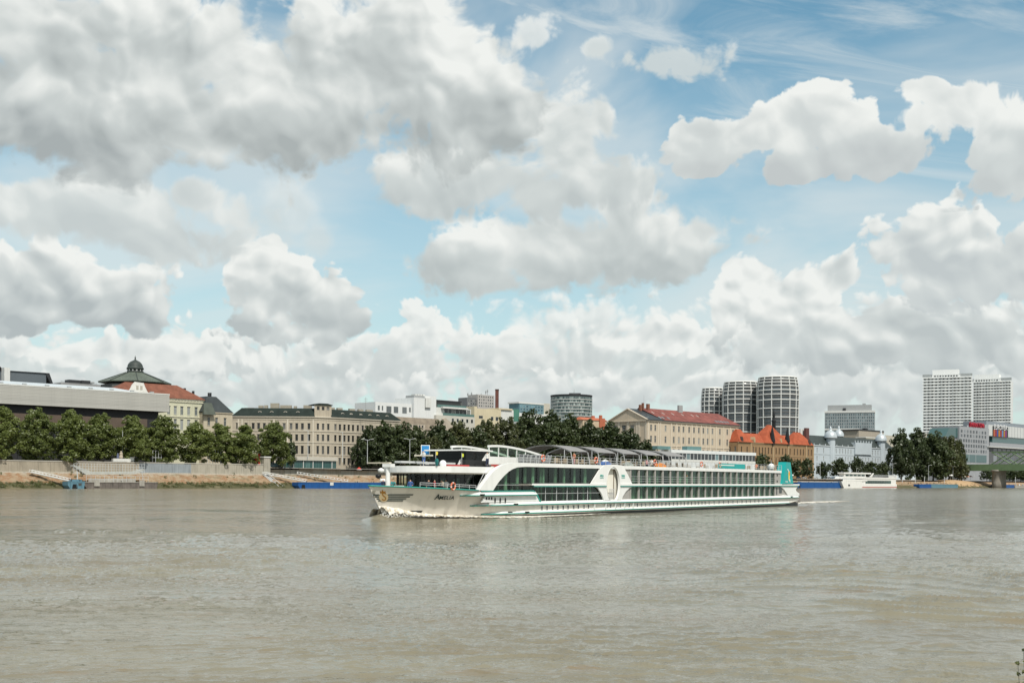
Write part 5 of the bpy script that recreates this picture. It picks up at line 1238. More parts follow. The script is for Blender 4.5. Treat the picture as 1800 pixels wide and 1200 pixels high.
def landing_stages():
    sky_b = mat('light_blue_steel', (.11, .22, .28), .5, .12, .6, streak=.25); blu = mat('strong_blue_steel', (.014, .085, .27), .5, .14, .6, streak=.25); gry = mat('rusty_grey_steel', (.15, .13, .115), .8, .35, .5, streak=.4)
    b, h = barge('landing_pontoon', 'grey rusty landing pontoon with white railings and ramp at the left bank', 149, 277, -3, 847.5, gry, bays=9, hole=False)
    b.part('deck_edge', MB().box(0, b.L, -.2, 5.1, h, h + .18), M_CONC)
    for px in (170, 249): b.part('fender_board', MB().box(b.x(px) - 1.1, b.x(px) + 1.1, -.35, -.2, h - 1.5, h + .9), M_CONC)
    for x in np.linspace(.8, b.L - 4, 15): b.part('rail_post', MB().box(x - .05, x + .05, .3, .4, h, h + 2.6), M_LAMP)
    for zz in (1.3, 2.55): b.part('handrail', MB().box(.5, b.L - 4, .3, .38, h + zz, h + zz + .09), M_LAMP)
    zt = b.z(200, 820, 6); b.part('ramp_floor', MB().slab([[(b.x(128, 5), h + 6.2), (b.x(150, 5), h + 3.0), (b.x(236, 5), h + 3.4), (b.x(252, 5), h + 5.0), (b.x(252, 5), h + 5.5), (b.x(236, 5), h + 4.6), (b.x(160, 5), h + 4.2), (b.x(128, 5), h + 6.9)]], 4.2, 7.2), mat('ramp_pale', (.42, .42, .38), .8, .15, .6))
    for x in np.linspace(b.x(128, 5), b.x(252, 5), 26): b.part('ramp_rail_post', MB().box(x - .05, x + .05, 4.1, 4.18, h + 3.4, h + 7.4), M_LAMP)
    for zz in (5.2, 6.3, 7.4): b.part('ramp_handrail', MB().box(b.x(128, 5), b.x(252, 5), 4.1, 4.18, h + zz, h + zz + .1), M_LAMP)
    b.part('stage_wall', MB().box(b.x(160), b.x(242), 2.2, 2.4, h + .1, h + 1.5), M_CONC); b.part('stair_frame', MB().tube([(b.x(252), .6, h), (b.x(252), .6, h + 4.4), (b.x(244), 2, h + 5.4)], .1, 5).tube([(b.x(137), .6, h - .2), (b.x(137), .6, h + 4.3)], .16, 6), M_LAMP)
    c, h2 = barge('blue_workboat', 'short light blue workboat at the foot of the white gangway', 119.5, 149, -5.5, 845.5, sky_b, 'boat', 3)
    c.part('cabin_window', MB().box(c.L*.62, c.L*.8, -.12, -.05, h2*.4, h2*.75), G_DARK); c.part('deck_house', MB().box(c.L*.3, c.L*.9, 1, 4, h2, h2 + .7), sky_b)
    e, h3 = barge('blue_barge', 'long bright blue barge moored left of the cruise ship bow', 524.5, 672, -4, 847.5, blu, 'barge', 16); e.part('deck_plate', MB().box(2, e.L - 1, .5, 4.5, h3, h3 + .15), mat('barge_deck', (.30, .29, .27), .9))
    e.part('white_marker', MB().box(e.x(580), e.x(586), -.16, -.125, h3*.5, h3), M_OFF)
    # gangways down the bank
    def gangway(name, lab, pa, wa, pya, pb, wb, pyb, wd=1.6):
        a2, b2 = gp(pa, wa), gp(pb, wb); za, zb_ = zat(pa, pya, a2.y), zat(pb, pyb, b2.y)
        v = Vector((b2.x - a2.x, b2.y - a2.y, zb_ - za)); L = v.length; o = thing(name, lab, 'gangway', (a2.x, a2.y, za), 0, 'gangways to the landing stages'); o.rotation_euler = v.to_track_quat('X', 'Z').to_euler()
        MB().box(0, L, -wd/2, wd/2, -.18, 0).build('floor', M_GREYM, o)
        for s in (-1, 1):
            r = MB().box(0, L, s*wd/2 - .05, s*wd/2 + .05, .85, .98).box(0, L, s*wd/2 - .05, s*wd/2 + .05, 0, .16)
            for i in range(int(L/1.6) + 1): r.box(i*1.6, i*1.6 + .12, s*wd/2 - .05, s*wd/2 + .05, .1, .9)
            r.build('side_rail', M_WHITE, o)
    gangway('gangway', 'white gangway from the bank down to the light blue workboat', 53, 12, 829, 122, -3, 844.5)
    gangway('gangway', 'long white gangway from the wall corner towards the blue barge', 462, 14, 832, 538, -2, 846)
    gangway('gangway', 'pale steel gangway rising from the blue barge towards the pavilion wall', 522, 14, 832, 612, -1, 846)
    gangway('gangway', 'dark footpath stair going steeply down the bank beside the blue barge', 466, 13, 834, 493, 1, 857, 2.4)
    # right side
    g3 = 'blue pontoons along the far right bank'
    f, h5 = barge('blue_pontoon', 'long dark blue pontoon between the cruise ship stern and the white tour boat', 1402, 1482, -3, 847.5, blu, bays=7, group=g3)
    f.part('upper_deck', MB().box(f.L*.1, f.L*.95, 1, 4, h5, h5 + .8), M_GREYM)
    barge('blue_pontoon', 'dark blue pontoon right of the white tour boat, first of three', 1616, 1637, -2, 850.5, blu, bays=4, group=g3, hole=False); barge('blue_pontoon', 'light blue pontoon in the middle of three right of the tour boat', 1637, 1661, -2, 850.5, sky_b, bays=4, group=g3, hole=False); barge('blue_pontoon', 'light blue pontoon at the right end of three below the lamp post', 1661, 1684, -2, 851, sky_b, bays=4, group=g3, hole=False)
    barge('blue_pontoon', 'dark blue pontoon below the bridge pier at the right edge', 1751, 1783, -2, 851.5, blu, bays=5, group=g3, hole=False)
    r, h6 = barge('grey_pontoon', 'low grey pontoon with small boats at the right edge under the bridge', 1784, 1812, -2, 853, M_CONC, bays=3, hole=False)
    for i in range(4): x = r.L*(.15 + .22*i); r.part('boat_cover', MB().lathe([(.9, h6), (.8, h6 + .9), (.2, h6 + 1.4)], 8, (x, 1.5)), M_OFF if i % 2 else M_GREYM)
landing_stages()

def tour_boat():
    A, B = gp(1479, -5), gp(1576.5, -5); b = Bd('tour_boat', 'white two deck tour boat with red waterline moored at the far bank', A, B, 0.0, 'boat'); L = b.L; z = lambda py: b.z(1530, py)
    W = mat('tour_white', (.74, .73, .69), .45, .06, .5, streak=.12); G = glass('tour_glass', (.02, .045, .038), light=(.05, .11, .09), spec=.4)
    b.part('hull', MB().slab([[(4.5, -.3), (L, -.3), (L, z(850.2)), (L*.38, z(850.2)), (L*.36, z(845.8)), (0, z(845.5)), (1.0, z(849)), (2.5, z(853))]], 0, 7), W)
    b.part('waterline_stripe', MB().box(L*.36, L - .02, -.03, -.004, z(856.5), z(855)), mat('waterline_red', (.38, .08, .06), .6)); b.part('anchor', MB().box(b.x(1491), b.x(1494), -.1, -.005, z(854), z(851)), M_DARK)
    b.part('main_cabin', MB().box(L*.38, L - .8, .4, 6.6, z(850.3), z(841)), W)
    n = 11; x0, x1 = b.x(1522), b.x(1567)
    for i in range(n): a = x0 + (x1 - x0)*i/n; b.part('window', MB().box(a + .12, a + (x1 - x0)/n - .12, .3, .39, z(849.5), z(844.3)), G)
    b.part('bow_cabin', MB().box(b.x(1484), L*.38 - .05, .8, 6.2, z(846), z(843.5)), M_DARK); b.part('bow_bulwark', MB().box(b.x(1482), L*.45, .1, .3, z(845.5), z(842)), W)
    b.part('middle_deck', MB().slab([[(b.x(1481), z(841)), (L - .3, z(841)), (L + .1, z(834)), (L - 1, z(834)), (L - 1.2, z(838.5)), (b.x(1484), z(838.2))]], .1, 6.9), W)
    for i in range(3): b.part('deck_window', MB().box(b.x(1487 + i*8), b.x(1493.5 + i*8), .7, .79, z(847), z(842.5)), G)
    b.part('wheelhouse', MB().box(b.x(1487), b.x(1524), 1.2, 5.8, z(838.2), z(833)), W)
    for i in range(5): b.part('wheelhouse_window', MB().box(b.x(1488.5 + i*7), b.x(1494.5 + i*7), 1.1, 1.19, z(837), z(834)), G)
    b.part('top_roof', MB().box(b.x(1485), b.x(1533), .8, 6.2, z(833), z(830.5)), W); b.part('upper_rail', MB().box(b.x(1533), L - .5, .3, .36, z(836.5), z(836)).box(b.x(1533), L - .5, .3, .36, z(834.5), z(834)), M_LAMP)
    for i in range(9): x = b.x(1535) + i*1.9; b.part('rail_post', MB().box(x, x + .08, .3, .38, z(838.5), z(834)), M_LAMP)
    b.part('bench', MB().box(b.x(1536), b.x(1566), 2, 4.5, z(838.5), z(836)), M_DARK); b.part('mast', MB().tube([(b.x(1501), 3, z(831)), (b.x(1501), 3, z(818))], .12, 6), M_LAMP); b.part('mast', MB().tube([(b.x(1512), 3, z(831)), (b.x(1512), 3, z(822))], .09, 6), M_LAMP)
    b.part('brace', MB().slab([[(b.x(1529), z(838)), (b.x(1533), z(838)), (b.x(1537), z(831)), (b.x(1535), z(831))]], .2, .5), W)
tour_boat()

def restaurant_boat():
    A, B = gp(1180, -6), gp(1328, -6); b = Bd('restaurant_boat', 'long white moored restaurant boat with window rows seen above the cruise ship', A, B, 0.0, 'boat'); z = lambda py: b.z(1255, py)
    W = mat('restaurant_white', (.66, .68, .68), .5, .06, .4, streak=.1); G = glass('restaurant_glass', (.03, .035, .04), light=(.18, .28, .30), share=.4)
    L = b.L; b.part('hull', MB().box(0, L, 0, 9, -.4, z(832)), mat('restaurant_hull', (.10, .15, .2), .6)); b.part('lower_cabin', MB().box(0, L, .2, 8.8, z(832), z(811)), W); 
    b.part('upper_core', MB().box(0, L - .3, .8, 8.5, z(811), z(799)), M_DARK); b.part('roof', MB().box(-.3, L + .4, -.1, 9.1, z(798), z(792.5)), W)
    n = 24
    for i in range(n):
        a = .2 + (L - .4)*i/n; b.part('window', MB().box(a + .22, a + (L - .4)/n - .05, .35, .42, z(810), z(798.2)), G); b.part('column', MB().box(a - .12, a + .18, .1, .4, z(811), z(798.1)), W)
    b.part('balustrade', MB().box(0, L, .1, .19, z(813), z(808.5)), M_OFF)
    for p0, p1, t in ((1160, 1183, 787), (1212, 1237, 785.5)): b.part('roof_house', MB().box(b.x(p0), b.x(p1), 2, 6, z(792.6), z(t)), mat('teal_roof_house', (.12, .22, .22), .6))
restaurant_boat()

def promenade():
    # parked cars seen at the right, a van by the pillar, fence frames, umbrellas on the beach, bench wall
    cols = [((.05, .10, .16), 'blue'), ((.30, .31, .32), 'silver'), ((.02, .025, .03), 'black'), ((.45, .46, .46), 'white'), ((.06, .12, .14), 'teal'), ((.10, .10, .11), 'grey')]
    say = ['behind the stern of the cruise ship', 'second behind the stern of the cruise ship', 'in the row above the dark blue pontoon', 'in the middle above the dark blue pontoon', 'above the right end of the dark blue pontoon', 'at the end of the row near the tour boat bow', 'right end of the parked row, beside the tour boat', 'just left of the tour boat mast']
    tyre = M_BLACK; G = glass('car_glass', (.02, .025, .03), share=.1)
    def car(px, w, z, c, lab, sc=1.0, van=False, grp='cars parked on the far quay'):
        p = gp(px, w); o = thing('parked_van' if van else 'parked_car', lab, 'van' if van else 'car', (p.x, p.y, z), BANK_ANG + random.Random(px).choice((0, math.pi)), grp); o.scale = (sc, sc, sc)
        m = mat('car_paint_%s' % c[1], c[0], .3, .05, 1.0, .5)
        H = 2.1 if van else 1.42
        prof = [(0, .35), (4.4, .35), (4.45, .8), (4.2, .95), (3.4, 1.0) if not van else (3.9, 1.1), (2.75, H) if not van else (3.3, H), (1.2, H) if not van else (.1, H), (.5, .98) if not van else (.02, 1.0), (.02, .85)]
        MB().slab([[(x - 2.2, zz) for x, zz in prof]], -.85, .85).build('body', m, o)
        gp_ = [(1.0, 1.0), (3.1, 1.0), (2.7, H - .1), (1.3, H - .1)] if not van else [(2.3, 1.1), (3.7, 1.1), (3.25, H - .15), (2.3, H - .15)]
        MB().slab([[(x - 2.2, zz) for x, zz in gp_]], -.87, .87).build('side_window', G, o)
        for x in (.85, 3.55):
            for y in (-.8, .8):
                wm = MB().lathe([(.33, -.1), (.33, .1)], 12); wm.v = [(a, c_, b_) for a, b_, c_ in wm.v]; wm.build('wheel', tyre, o).location = (x - 2.2, y, .33)
    zq = lambda px, w, py: zat(px, py, gp(px, w).y)
    for i, px in enumerate((1404, 1414, 1424, 1434, 1447, 1456, 1464, 1474)): car(px, 19, zq(px, 19, 841), cols[i % 6], cols[i % 6][1] + ' parked car ' + say[i])
    car(480, 19, zq(480, 19, 821), cols[4], 'teal parked van beside the corner pillar of the quay wall', van=True); car(491, 20, zq(491, 20, 820), cols[2], 'black parked car between the corner pillar and the pavilion')
    A, B = gp(1400, 17.4), gp(1490, 17.4); b = Bd('promenade_wall', 'low stone wall below the parked cars at the far bank', A, B, 4.0, 'wall')
    b.part('wall', MB().box(0, b.L, 0, 14, -1, b.z(1445, 841.3)), mat('promenade_stone', (.34, .29, .23), .95, .2, .4, streak=.2))
    A, B = gp(1488, 16.5), gp(1620, 16.5); b = Bd('promenade_wall', 'low stone wall behind the white tour boat', A, B, 4.0, 'wall')
    b.part('wall', MB().box(0, b.L, 0, 12, -1, b.z(1560, 842.5)), MATS['promenade_stone'])
    for i, (px, c, lab) in enumerate(((1688, (.62, .28, .18), 'orange'), (1694, (.70, .66, .58), 'cream'), (1700, (.66, .30, .16), 'orange'), (1706, (.64, .22, .12), 'red'))):
        p = gp(px, 20); z = zat(px, 842, p.y); o = thing('beach_umbrella', c and lab + ' beach bar umbrella, ' + ('first', 'second', 'third', 'last')[i] + ' from the big trees towards the bridge', 'umbrella', (p.x, p.y, z), 0, 'umbrellas of the beach bar')
        MB().tube([(0, 0, -1), (0, 0, 2.8)], .08, 5).build('pole', M_LAMP, o); MB().lathe([(2.4, 2.3), (1.3, 3.0), (.1, 3.5)], 10).build('canopy', mat('umbrella_%s' % lab, c, .8), o)
    for i, (px, w) in enumerate(((1664, 22), (1671, 22))):
        p = gp(px, w); z = zat(px, 845, p.y); o = thing('white_parasol', 'white parasol ' + ('left' if i == 0 else 'right') + ' of the double armed lamp under the big trees', 'umbrella', (p.x, p.y, z), 0, 'white parasols under the trees'); MB().tube([(0, 0, -1), (0, 0, 5.6)], .1, 5).build('pole', M_LAMP, o); MB().lathe([(2.0, 5.0), (1.6, 6.0), (.1, 6.7)], 10).build('canopy', M_WHITE, o)
    A, B = gp(1640, 9), gp(1745, 9); mb = MB(); b = Bd('beach_ramp', 'pale sandy beach slope below the beach bar umbrellas', A, B, 0.0, 'beach')
    b.o['kind'] = 'structure'; sand = mat('beach_sand', (.44, .30, .17), .95, .12, .3)
    n = 30; xs = np.linspace(0, b.L, n); h = lambda u: math.sin(math.pi*u)**.6
    v = []
    for i, x in enumerate(xs):
        u = i/(n - 1); zt = .4 + (b.z(1690, 842) - .4)*h(u)*.9
        v += [(x, -9, -.1), (x, -5, .1 + zt*.25), (x, 0, zt*.55), (x, 6, zt*.95), (x, 14, zt + .3)]
    mb.v = v; mb.f = [(i*5 + j, (i + 1)*5 + j, (i + 1)*5 + j + 1, i*5 + j + 1) for i in range(n - 1) for j in range(4)]; mb.m = [0]*len(mb.f); b.part('sand', mb, sand, smooth=True)
    # pale pedestal with figures and frames on top of the quay wall
    p = gp(211, 15.6); z = zat(211, 809.5, p.y); o = thing('stone_pedestal', 'white stone pedestal with a small figure group on the quay wall', 'monument', (p.x, p.y, z), BANK_ANG)
    MB().box(-3.2, 3.6, -.4, 1.4, -.3, .95).build('base', M_OFF, o); MB().box(3.0, 4.4, -.5, 1.5, -2.2, .9).build('end_block', M_OFF, o)
    MB().lathe([(.5, .95), (.75, 1.4), (.5, 2.4), (.62, 3.0), (.3, 3.5), (.34, 3.9), (.05, 4.2)], 9, (.6, .4), sx=1.3).build('figure', mat('figure_stone', (.42, .36, .28), .9, .2, 1.0), o); MB().lathe([(.4, .95), (.55, 1.6), (.35, 2.6), (.25, 3.0), (.05, 3.3)], 9, (-.9, .3)).build('figure', mat('figure_blue', (.12, .14, .22), .8), o)
    for i, (px, n, h) in enumerate(((268, 4, 5.6), (364, 6, 6.2))):
        p = gp(px, 17); z = zat(px, 813, p.y); o = thing('climbing_scaffold', ('grey steel pipe frame on the quay ' + ('right of the white pedestal', 'before the pale yellow palace')[i]), 'frame', (p.x, p.y, z - .3), BANK_ANG, 'pipe frames on the quay')
        for j in range(n): MB().box(j*1.35, j*1.35 + .14, 0, .14, 0, h).build('upright', M_LAMP, o)
        for zz in (h*.45, h - .15): MB().box(0, (n - 1)*1.35, -.01, .12, zz, zz + .14).build('crossbar', M_LAMP, o)
    p = gp(232, 16.2); o = thing('white_box', 'small white cabinet on the quay wall right of the pedestal', 'box', (p.x, p.y, zat(232, 810, p.y)), BANK_ANG); MB().box(-.9, .9, 0, 1, 0, 1.5).box(-1.0, 1.0, -.1, 1.1, 1.501, 1.7).build('cabinet', M_OFF, o)
    # gulls of small roof plant on the far left skyline
    A, B = gp(118, 260), gp(166, 260); b = Bd('roof_plant', 'dark rooftop machinery on a house behind the pale box building', A, B, 10.0)
    bx(b, 'house', 106, 178, 740, 674, 0, 20, mat('far_house', (.25, .25, .25), .8)); bx(b, 'cooler', 120, 140, 674, 667.5, 1, 6, M_DARK); bx(b, 'cooler', 143, 158, 674, 668.5, 1, 6, M_DARK); bx(b, 'rail', 106, 170, 672.5, 672, .2, .1, M_DARK); bx(b, 'duct', 158, 165, 674, 671, 1, 5, M_GREYM)
    # shrub on the near bank, lower right corner
    rng = np.random.RandomState(9); d0 = 10.2; cs = []; st = MB()
    pt = lambda px, py: Vector((ray(px, py)[0]*d0, d0, EYE + ray(px, py)[1]*d0))
    root = pt(1806, 1290); root.z = 0.55
    for tx, ty in ((1795, 1118), (1799, 1140), (1789, 1165), (1804, 1100), (1797, 1182)):
        tip = pt(tx, ty) + Vector((0, rng.uniform(-.2, .2), 0)); mid = root.lerp(tip, .55) + Vector((.03, 0, .03)); st.tube([tuple(root), tuple(mid), tuple(tip)], .007, 5, r1=.002)
        for k in np.linspace(.3, 1.0, 16): q = root.lerp(tip, k); cs.append((q.x + .03*(1 - k), q.y, q.z, .045*(1.25 - k)))
    v, f = leaf_cloud(rng, cs, 2600, .017, up=.5)
    o = thing('shrub', 'green twiggy shrub tip in the lower right corner on the near bank', 'shrub', (0, 0, 0)); link('foliage', np_mesh('foliage', v, f, leafmat('shrub_leaf', (.09, .11, .03), (.26, .27, .10), .4)), o); st.build('stem', M_BARK, o)
promenade()

# ------------------------------------------------------------------ the river cruise ship
SHIP_RZ = math.atan2(SHIPU.y, SHIPU.x)
def s_on(px, yl):
    a = xat(px, 1.0); O = SHIP0 - SHIPN*yl
    return (a*O.y - O.x)/(SHIPU.x - a*SHIPU.y)
def SP(px, py, yl=-SHIP_B):
    x = s_on(px, yl); O = SHIP0 - SHIPN*yl
    return x, zat(px, py, (O + SHIPU*x).y)
def hull_b(x, z):
    f = max(0.0, min(1.0, z/3.5)); xs = 2.6*(1 - max(0.0, z)/3.55)
    if z < 0: xs = 2.6 - z*0.4
    u = max(0.0, min(1.0, (x - xs)/(22*(1 - f) + 11.5*f)))
    b = SHIP_B*(1 - (1 - u)**2.1)
    if x > 112.3: b *= 1 - 0.05*((x - 112.3)/1.2)**2
    return b
def hull_top(x): return 3.55 - 0.48*min(1.0, max(0.0, x/12.0))
def ship_px(x, y, z):
    p = SHIP0 + SHIPU*x - SHIPN*y; X_, d = p.x, p.y
    u, v = X_/d*F, (z - EYE)/d*F
    return CX + u*_c + v*_s, CY - v*_c + u*_s
def hull_at(px, py):
    """the point of the near bow plating sighted at px, py: (x, z)"""
    z = 2.0; x = 8.0
    for _ in range(14):
        lo, hi = 0.0, 40.0
        for _ in range(26):
            m = (lo + hi)/2
            if ship_px(m, -hull_b(m, z), z)[0] < px: lo = m
            else: hi = m
        x = (lo + hi)/2; d = (SHIP0 + SHIPU*x + SHIPN*hull_b(x, z)).y
        z = z + (zat(px, py, d) - z)*0.8
    return x, z

def build_ship():
    o = thing('river_cruise_ship', 'long white river cruise ship with green trim and glazed cabin decks', 'ship', (SHIP0.x, SHIP0.y, 0), SHIP_RZ)
    W = mat('ship_white', (0.80, 0.80, 0.77), 0.3, 0.035, 0.4, 0.45, streak=0.06); HULLP = mat('hull_paint', (0.79, 0.745, 0.665), 0.34, 0.06, 0.3, 0.45, streak=0.10)
    TEAL = mat('teal_trim', (0.03, 0.27, 0.22), 0.4, 0.08, 1.0); BOOT = mat('black_boottop', (0.018, 0.022, 0.022), 0.5, 0.4, 0.6)
    BEIGE = mat('cabin_grey', (0.36, 0.345, 0.32), 0.6, 0.06, 0.6); STEEL = mat('rail_steel', (0.55, 0.56, 0.56), 0.4, 0.05, 1.0, metal=0.2)
    DARKI = mat('dark_interior', (0.02, 0.022, 0.022), 0.8, 0.2); CURT = mat('curtain', (0.56, 0.60, 0.52), 0.9, 0.12, 1.5, rnd=0.35); DECK = mat('deck_floor', (0.22, 0.20, 0.17), 0.9, 0.15)
    # tinted panes one can look through
    m = bpy.data.materials.new('ship_glass'); m.use_nodes = True; t = m.node_tree; t.nodes.clear(); out = t.nodes.new('ShaderNodeOutputMaterial')
    tr = t.nodes.new('ShaderNodeBsdfTransparent'); tr.inputs[0].default_value = (0.62, 0.74, 0.66, 1)
    gl = t.nodes.new('ShaderNodeBsdfGlossy'); gl.inputs['Roughness'].default_value = 0.05; gl.inputs[0].default_value = (0.85, 0.9, 0.88, 1)
    lw = t.nodes.new('ShaderNodeLayerWeight'); lw.inputs[0].default_value = 0.5; k = X(t, lw.outputs['Facing']).pow(4.0).step(0, 1, 0.035, 0.45, 'LINEAR')
    mx = t.nodes.new('ShaderNodeMixShader'); t.links.new(k.s, mx.inputs[0]); t.links.new(tr.outputs[0], mx.inputs[1]); t.links.new(gl.outputs[0], mx.inputs[2]); t.links.new(mx.outputs[0], out.inputs[0])
    GLS = m; MATS['ship_glass'] = m
    B = SHIP_B
    # hull plating
    xs = [0, .15, .4, .8, 1.3, 1.9, 2.6, 3.4, 4.3, 5.3, 6.4, 7.6, 9, 10.5, 12, 14, 16, 18, 20, 22.5, 25, 30, 45, 60, 75, 90, 100, 106, 108, 110, 111.5, 112.6, 113.5]
    zs = [-.8, -.3, 0, .28, .5, .9, 1.25, 1.5]
    def plate(name, xs, zf, n, m, z_is_mat=None):
        mb = MB()
        for side in (-1, 1):
            base = len(mb.v)
            for x in xs:
                for j in range(n):
                    z = zf(x, j); zz = z
                    if x > 106 and z < .5: zz = z + (x - 106)*0.085
                    xx = x if hull_b(x, z) > 0 else max(x, 2.6*(1 - max(0, z)/3.55) if z >= 0 else 2.6 - z*.4)
                    mb.v.append((xx, side*hull_b(xx, z), zz))
            for i in range(len(xs) - 1):
                for j in range(n - 1):
                    a = base + i*n + j; q = (a, a + n, a + n + 1, a + 1)
                    mb.f.append(q if side < 0 else q[::-1]); mb.m.append(z_is_mat(xs[i], j) if z_is_mat else 0)
        i = len(xs) - 1; b0, b1 = i*n, len(xs)*n + i*n
        for j in range(n - 1): mb.f.append((b0 + j, b1 + j, b1 + j + 1, b0 + j + 1)); mb.m.append(0)
        return mb.build(name, m, o, True)
    plate('hull', xs, lambda x, j: zs[j], len(zs), [HULLP, BOOT], lambda x, j: 1 if (j < 3 and x > 12) else 0)
    xb = [x for x in xs if x <= 22.5]
    plate('bow', xb, lambda x, j: 1.5 + (hull_top(x) - 1.5)*j/6, 7, [HULLP])
    # bulwark rim and foredeck
    for sd in (-1, 1):
        mb = MB(); mb.tube([(x, sd*(hull_b(x, hull_top(x)) + .02), hull_top(x) + .03) for x in [0, .2, .5, 1, 1.8, 2.6, 3.6, 5, 6.5, 8, 10, 12]], .085, 6); mb.build('bulwark_rim', TEAL, o, True)
    mb = MB(); xd = [.4, 1.3, 2.6, 4.3, 6.4, 9, 12, 16, 23]
    mb.v = [(x, -hull_b(x, 2.5) + .05, 2.55) for x in xd] + [(x, hull_b(x, 2.5) - .05, 2.55) for x in xd]; n = len(xd)
    mb.f = [(i, i + 1, i + 1 + n, i + n) for i in range(n - 1)]; mb.m = [0]*(n - 1); mb.build('foredeck', DECK, o)
    # ledges (rubbing strakes): white upper slope, green edge
    def strake(name, x0, x1, z, h, out, taper=3.0):
        xx = list(np.linspace(x0, x0 + taper, 6)) + list(np.linspace(x0 + taper + .5, x1, 22)); mb = MB(); n = 3
        for x in xx:
            k = min(1, max(0.02, (x - x0)/taper)); hb = hull_b(x, z) if x < 30 else (hull_b(x, z)); 
            mb.v += [(x, -hull_b(x, z + h) - .004, z + h*k), (x, -hb - out*k, z), (x, -hull_b(x, z - h*.45) + .02, z - h*.45*k)]
        for i in range(len(xx) - 1):
            for j in range(2): a = i*3 + j; mb.f.append((a + 1, a + 4, a + 3, a)); mb.m.append(0)
        s = mb.build(name, W, o)
        MB().tube([(x, -hull_b(x, z) - out*min(1, max(.02, (x - x0)/taper)) - .01, z - .03) for x in xx], .075, 6).build('trim_line', TEAL, s, True)
    x3 = SP(941, 868)[0]
    strake('upper_ledge', SP(818, 871)[0], x3, 2.58, .38, .34)
    strake('middle_ledge', SP(838, 888)[0], 112.8, 1.47, .34, .30)
    strake('lower_ledge', SP(858, 903)[0], 108, .50, .25, .22)
    MB().box(14, 110, -B - .01, -B + .2, 1.52, 1.78).build('sill_band', W, o)
    # side wall of the forward hull below the arch (white panel with three eye-shaped ports)
    q = [SP(852, 871.5), SP(940, 868), SP(949, 884), SP(846, 886.5)]
    MB().slab([[(x, max(z, 1.8)) for x, z in (q[3], q[2], q[1], q[0])]], -B - .06, -B + .1).build('side_panel', W, o)
    for px in (869.5, 878.5, 887.5):
        x, z = SP(px, 879); h = .33; MB().slab([[(x + .13*math.sin(math.pi*k), z - h + 2*h*k) for k in np.linspace(0, 1, 8)] + [(x - .13*math.sin(math.pi*k), z + h - 2*h*k) for k in np.linspace(0, 1, 8)][1:-1]], -B - .10, -B - .061).build('porthole', DARKI, o)
    for px in (854.5, 859, 863.5):
        x, z = SP(px, 875.5); MB().box(x - .11, x + .11, -B - .09, -B - .061, z - .14, z + .14).build('porthole', DARKI, o)
    for px, py in ((844, 869), (903, 885.5), (893, 899.5), (923, 899.5), (1389, 872.5), (1402, 881.5)):
        x, z = SP(px, py); MB().box(x - .28, x + .28, -B - .46, -B - .2, z - .07, z + .08).build('fender', M_BLACK, o)
    # square ports along the lower deck
    pp = [952, 961, 971, 980, 989.5, 998, 1008, 1016, 1026, 1034, 1066, 1073, 1083, 1090, 1098.5, 1105.5]
    pp += [1113.5, 1120, 1127.5, 1134.5, 1142, 1149, 1156, 1163, 1170, 1176.5, 1183.5, 1190, 1196.5, 1202.5, 1209, 1215, 1221.5, 1227.5, 1233.5, 1239, 1246.5, 1255, 1263.5, 1271.5, 1280, 1288, 1296, 1304, 1311.5, 1319, 1326.5, 1333.5, 1341, 1348, 1355.5]
    prt = MB().box(-.16, .16, -.05, .02, -.2, .2); prt.box(-.2, -.165, -.07, .0, -.24, .24, 1).box(.165, .2, -.07, 0, -.24, .24, 1); me = None
    for px in pp:
        x = s_on(px, -B)
        if me is None: w = prt.build('porthole', [G_DARK, W], o); me = w.data
        else: w = link('porthole', me, o)
        w.location = (x, -B - .012, 1.0)
    for px in (1043, 1063, 1080, 1096, 1111): 
        x = s_on(px, -B); MB().box(x - .05, x + .05, -B - .28, -B - .01, .62, 1.42).build('strake_bracket', W, o)
    # superstructure: interior block, decks and glazing
    zA, zF, zM0, zM1 = 6.22, 5.78, 3.60, 3.86
    MB().box(15, 111, -2.6, 5.0, 1.5, 5.95).build('inner_block', DARKI, o)
    MB().box(17, 104, -B + .06, B - .06, 5.80, 6.0).build('sun_deck', DECK, o)
    MB().box(20, s_on(1063, -B), -B + .02, -2.5, 3.62, 3.82).build('middle_deck', DECK, o); MB().box(s_on(1090, -B), 111.5, -B + .02, -2.5, 3.62, 3.82).build('middle_deck', DECK, o); MB().box(14, 111.5, -B + .02, -2.5, 1.42, 1.515).build('lower_deck', DECK, o)
    MB().box(16, 111, 5.0, B, 1.5, 6.2).build('far_side_wall', W, o)
    # fascia and arch
    f0 = [SP(905, 812.6), SP(893, 814), SP(884, 816.5), SP(876, 820.5), SP(868, 826.5), SP(860, 835), SP(850, 848.5), SP(841, 861.5)]
    f1 = [SP(866, 861.8), SP(871, 853.5), SP(877, 845), SP(885, 836), SP(893, 828.5), SP(900, 824), SP(908, 821), SP(916, 820.3)]
    xe = s_on(1373, -B)
    loop = [(xe, zF), (xe, zA)] + [(f0[0][0] + 3, zA), (f0[0][0] + 1, zA)] + f0 + f1 + [(f1[-1][0] + 1, zF)]
    MB().slab([loop[::-1]], -B - .08, -B + .45).build('arch_fascia', W, o)
    # waist band
    x0 = s_on(935, -B); x1 = s_on(1403.5, -B)
    xm, xn = s_on(1064, -B), s_on(1089, -B)
    MB().slab([[(x0, zM0 + .08), (x0 + .2, zM0), (xm, zM0), (xm, zM1), (x0 + .1, zM1)]], -B - .22, -B + .04).build('waist_band', W, o); MB().box(xn, x1, -B - .22, -B + .04, zM0, zM1).build('waist_band', W, o)
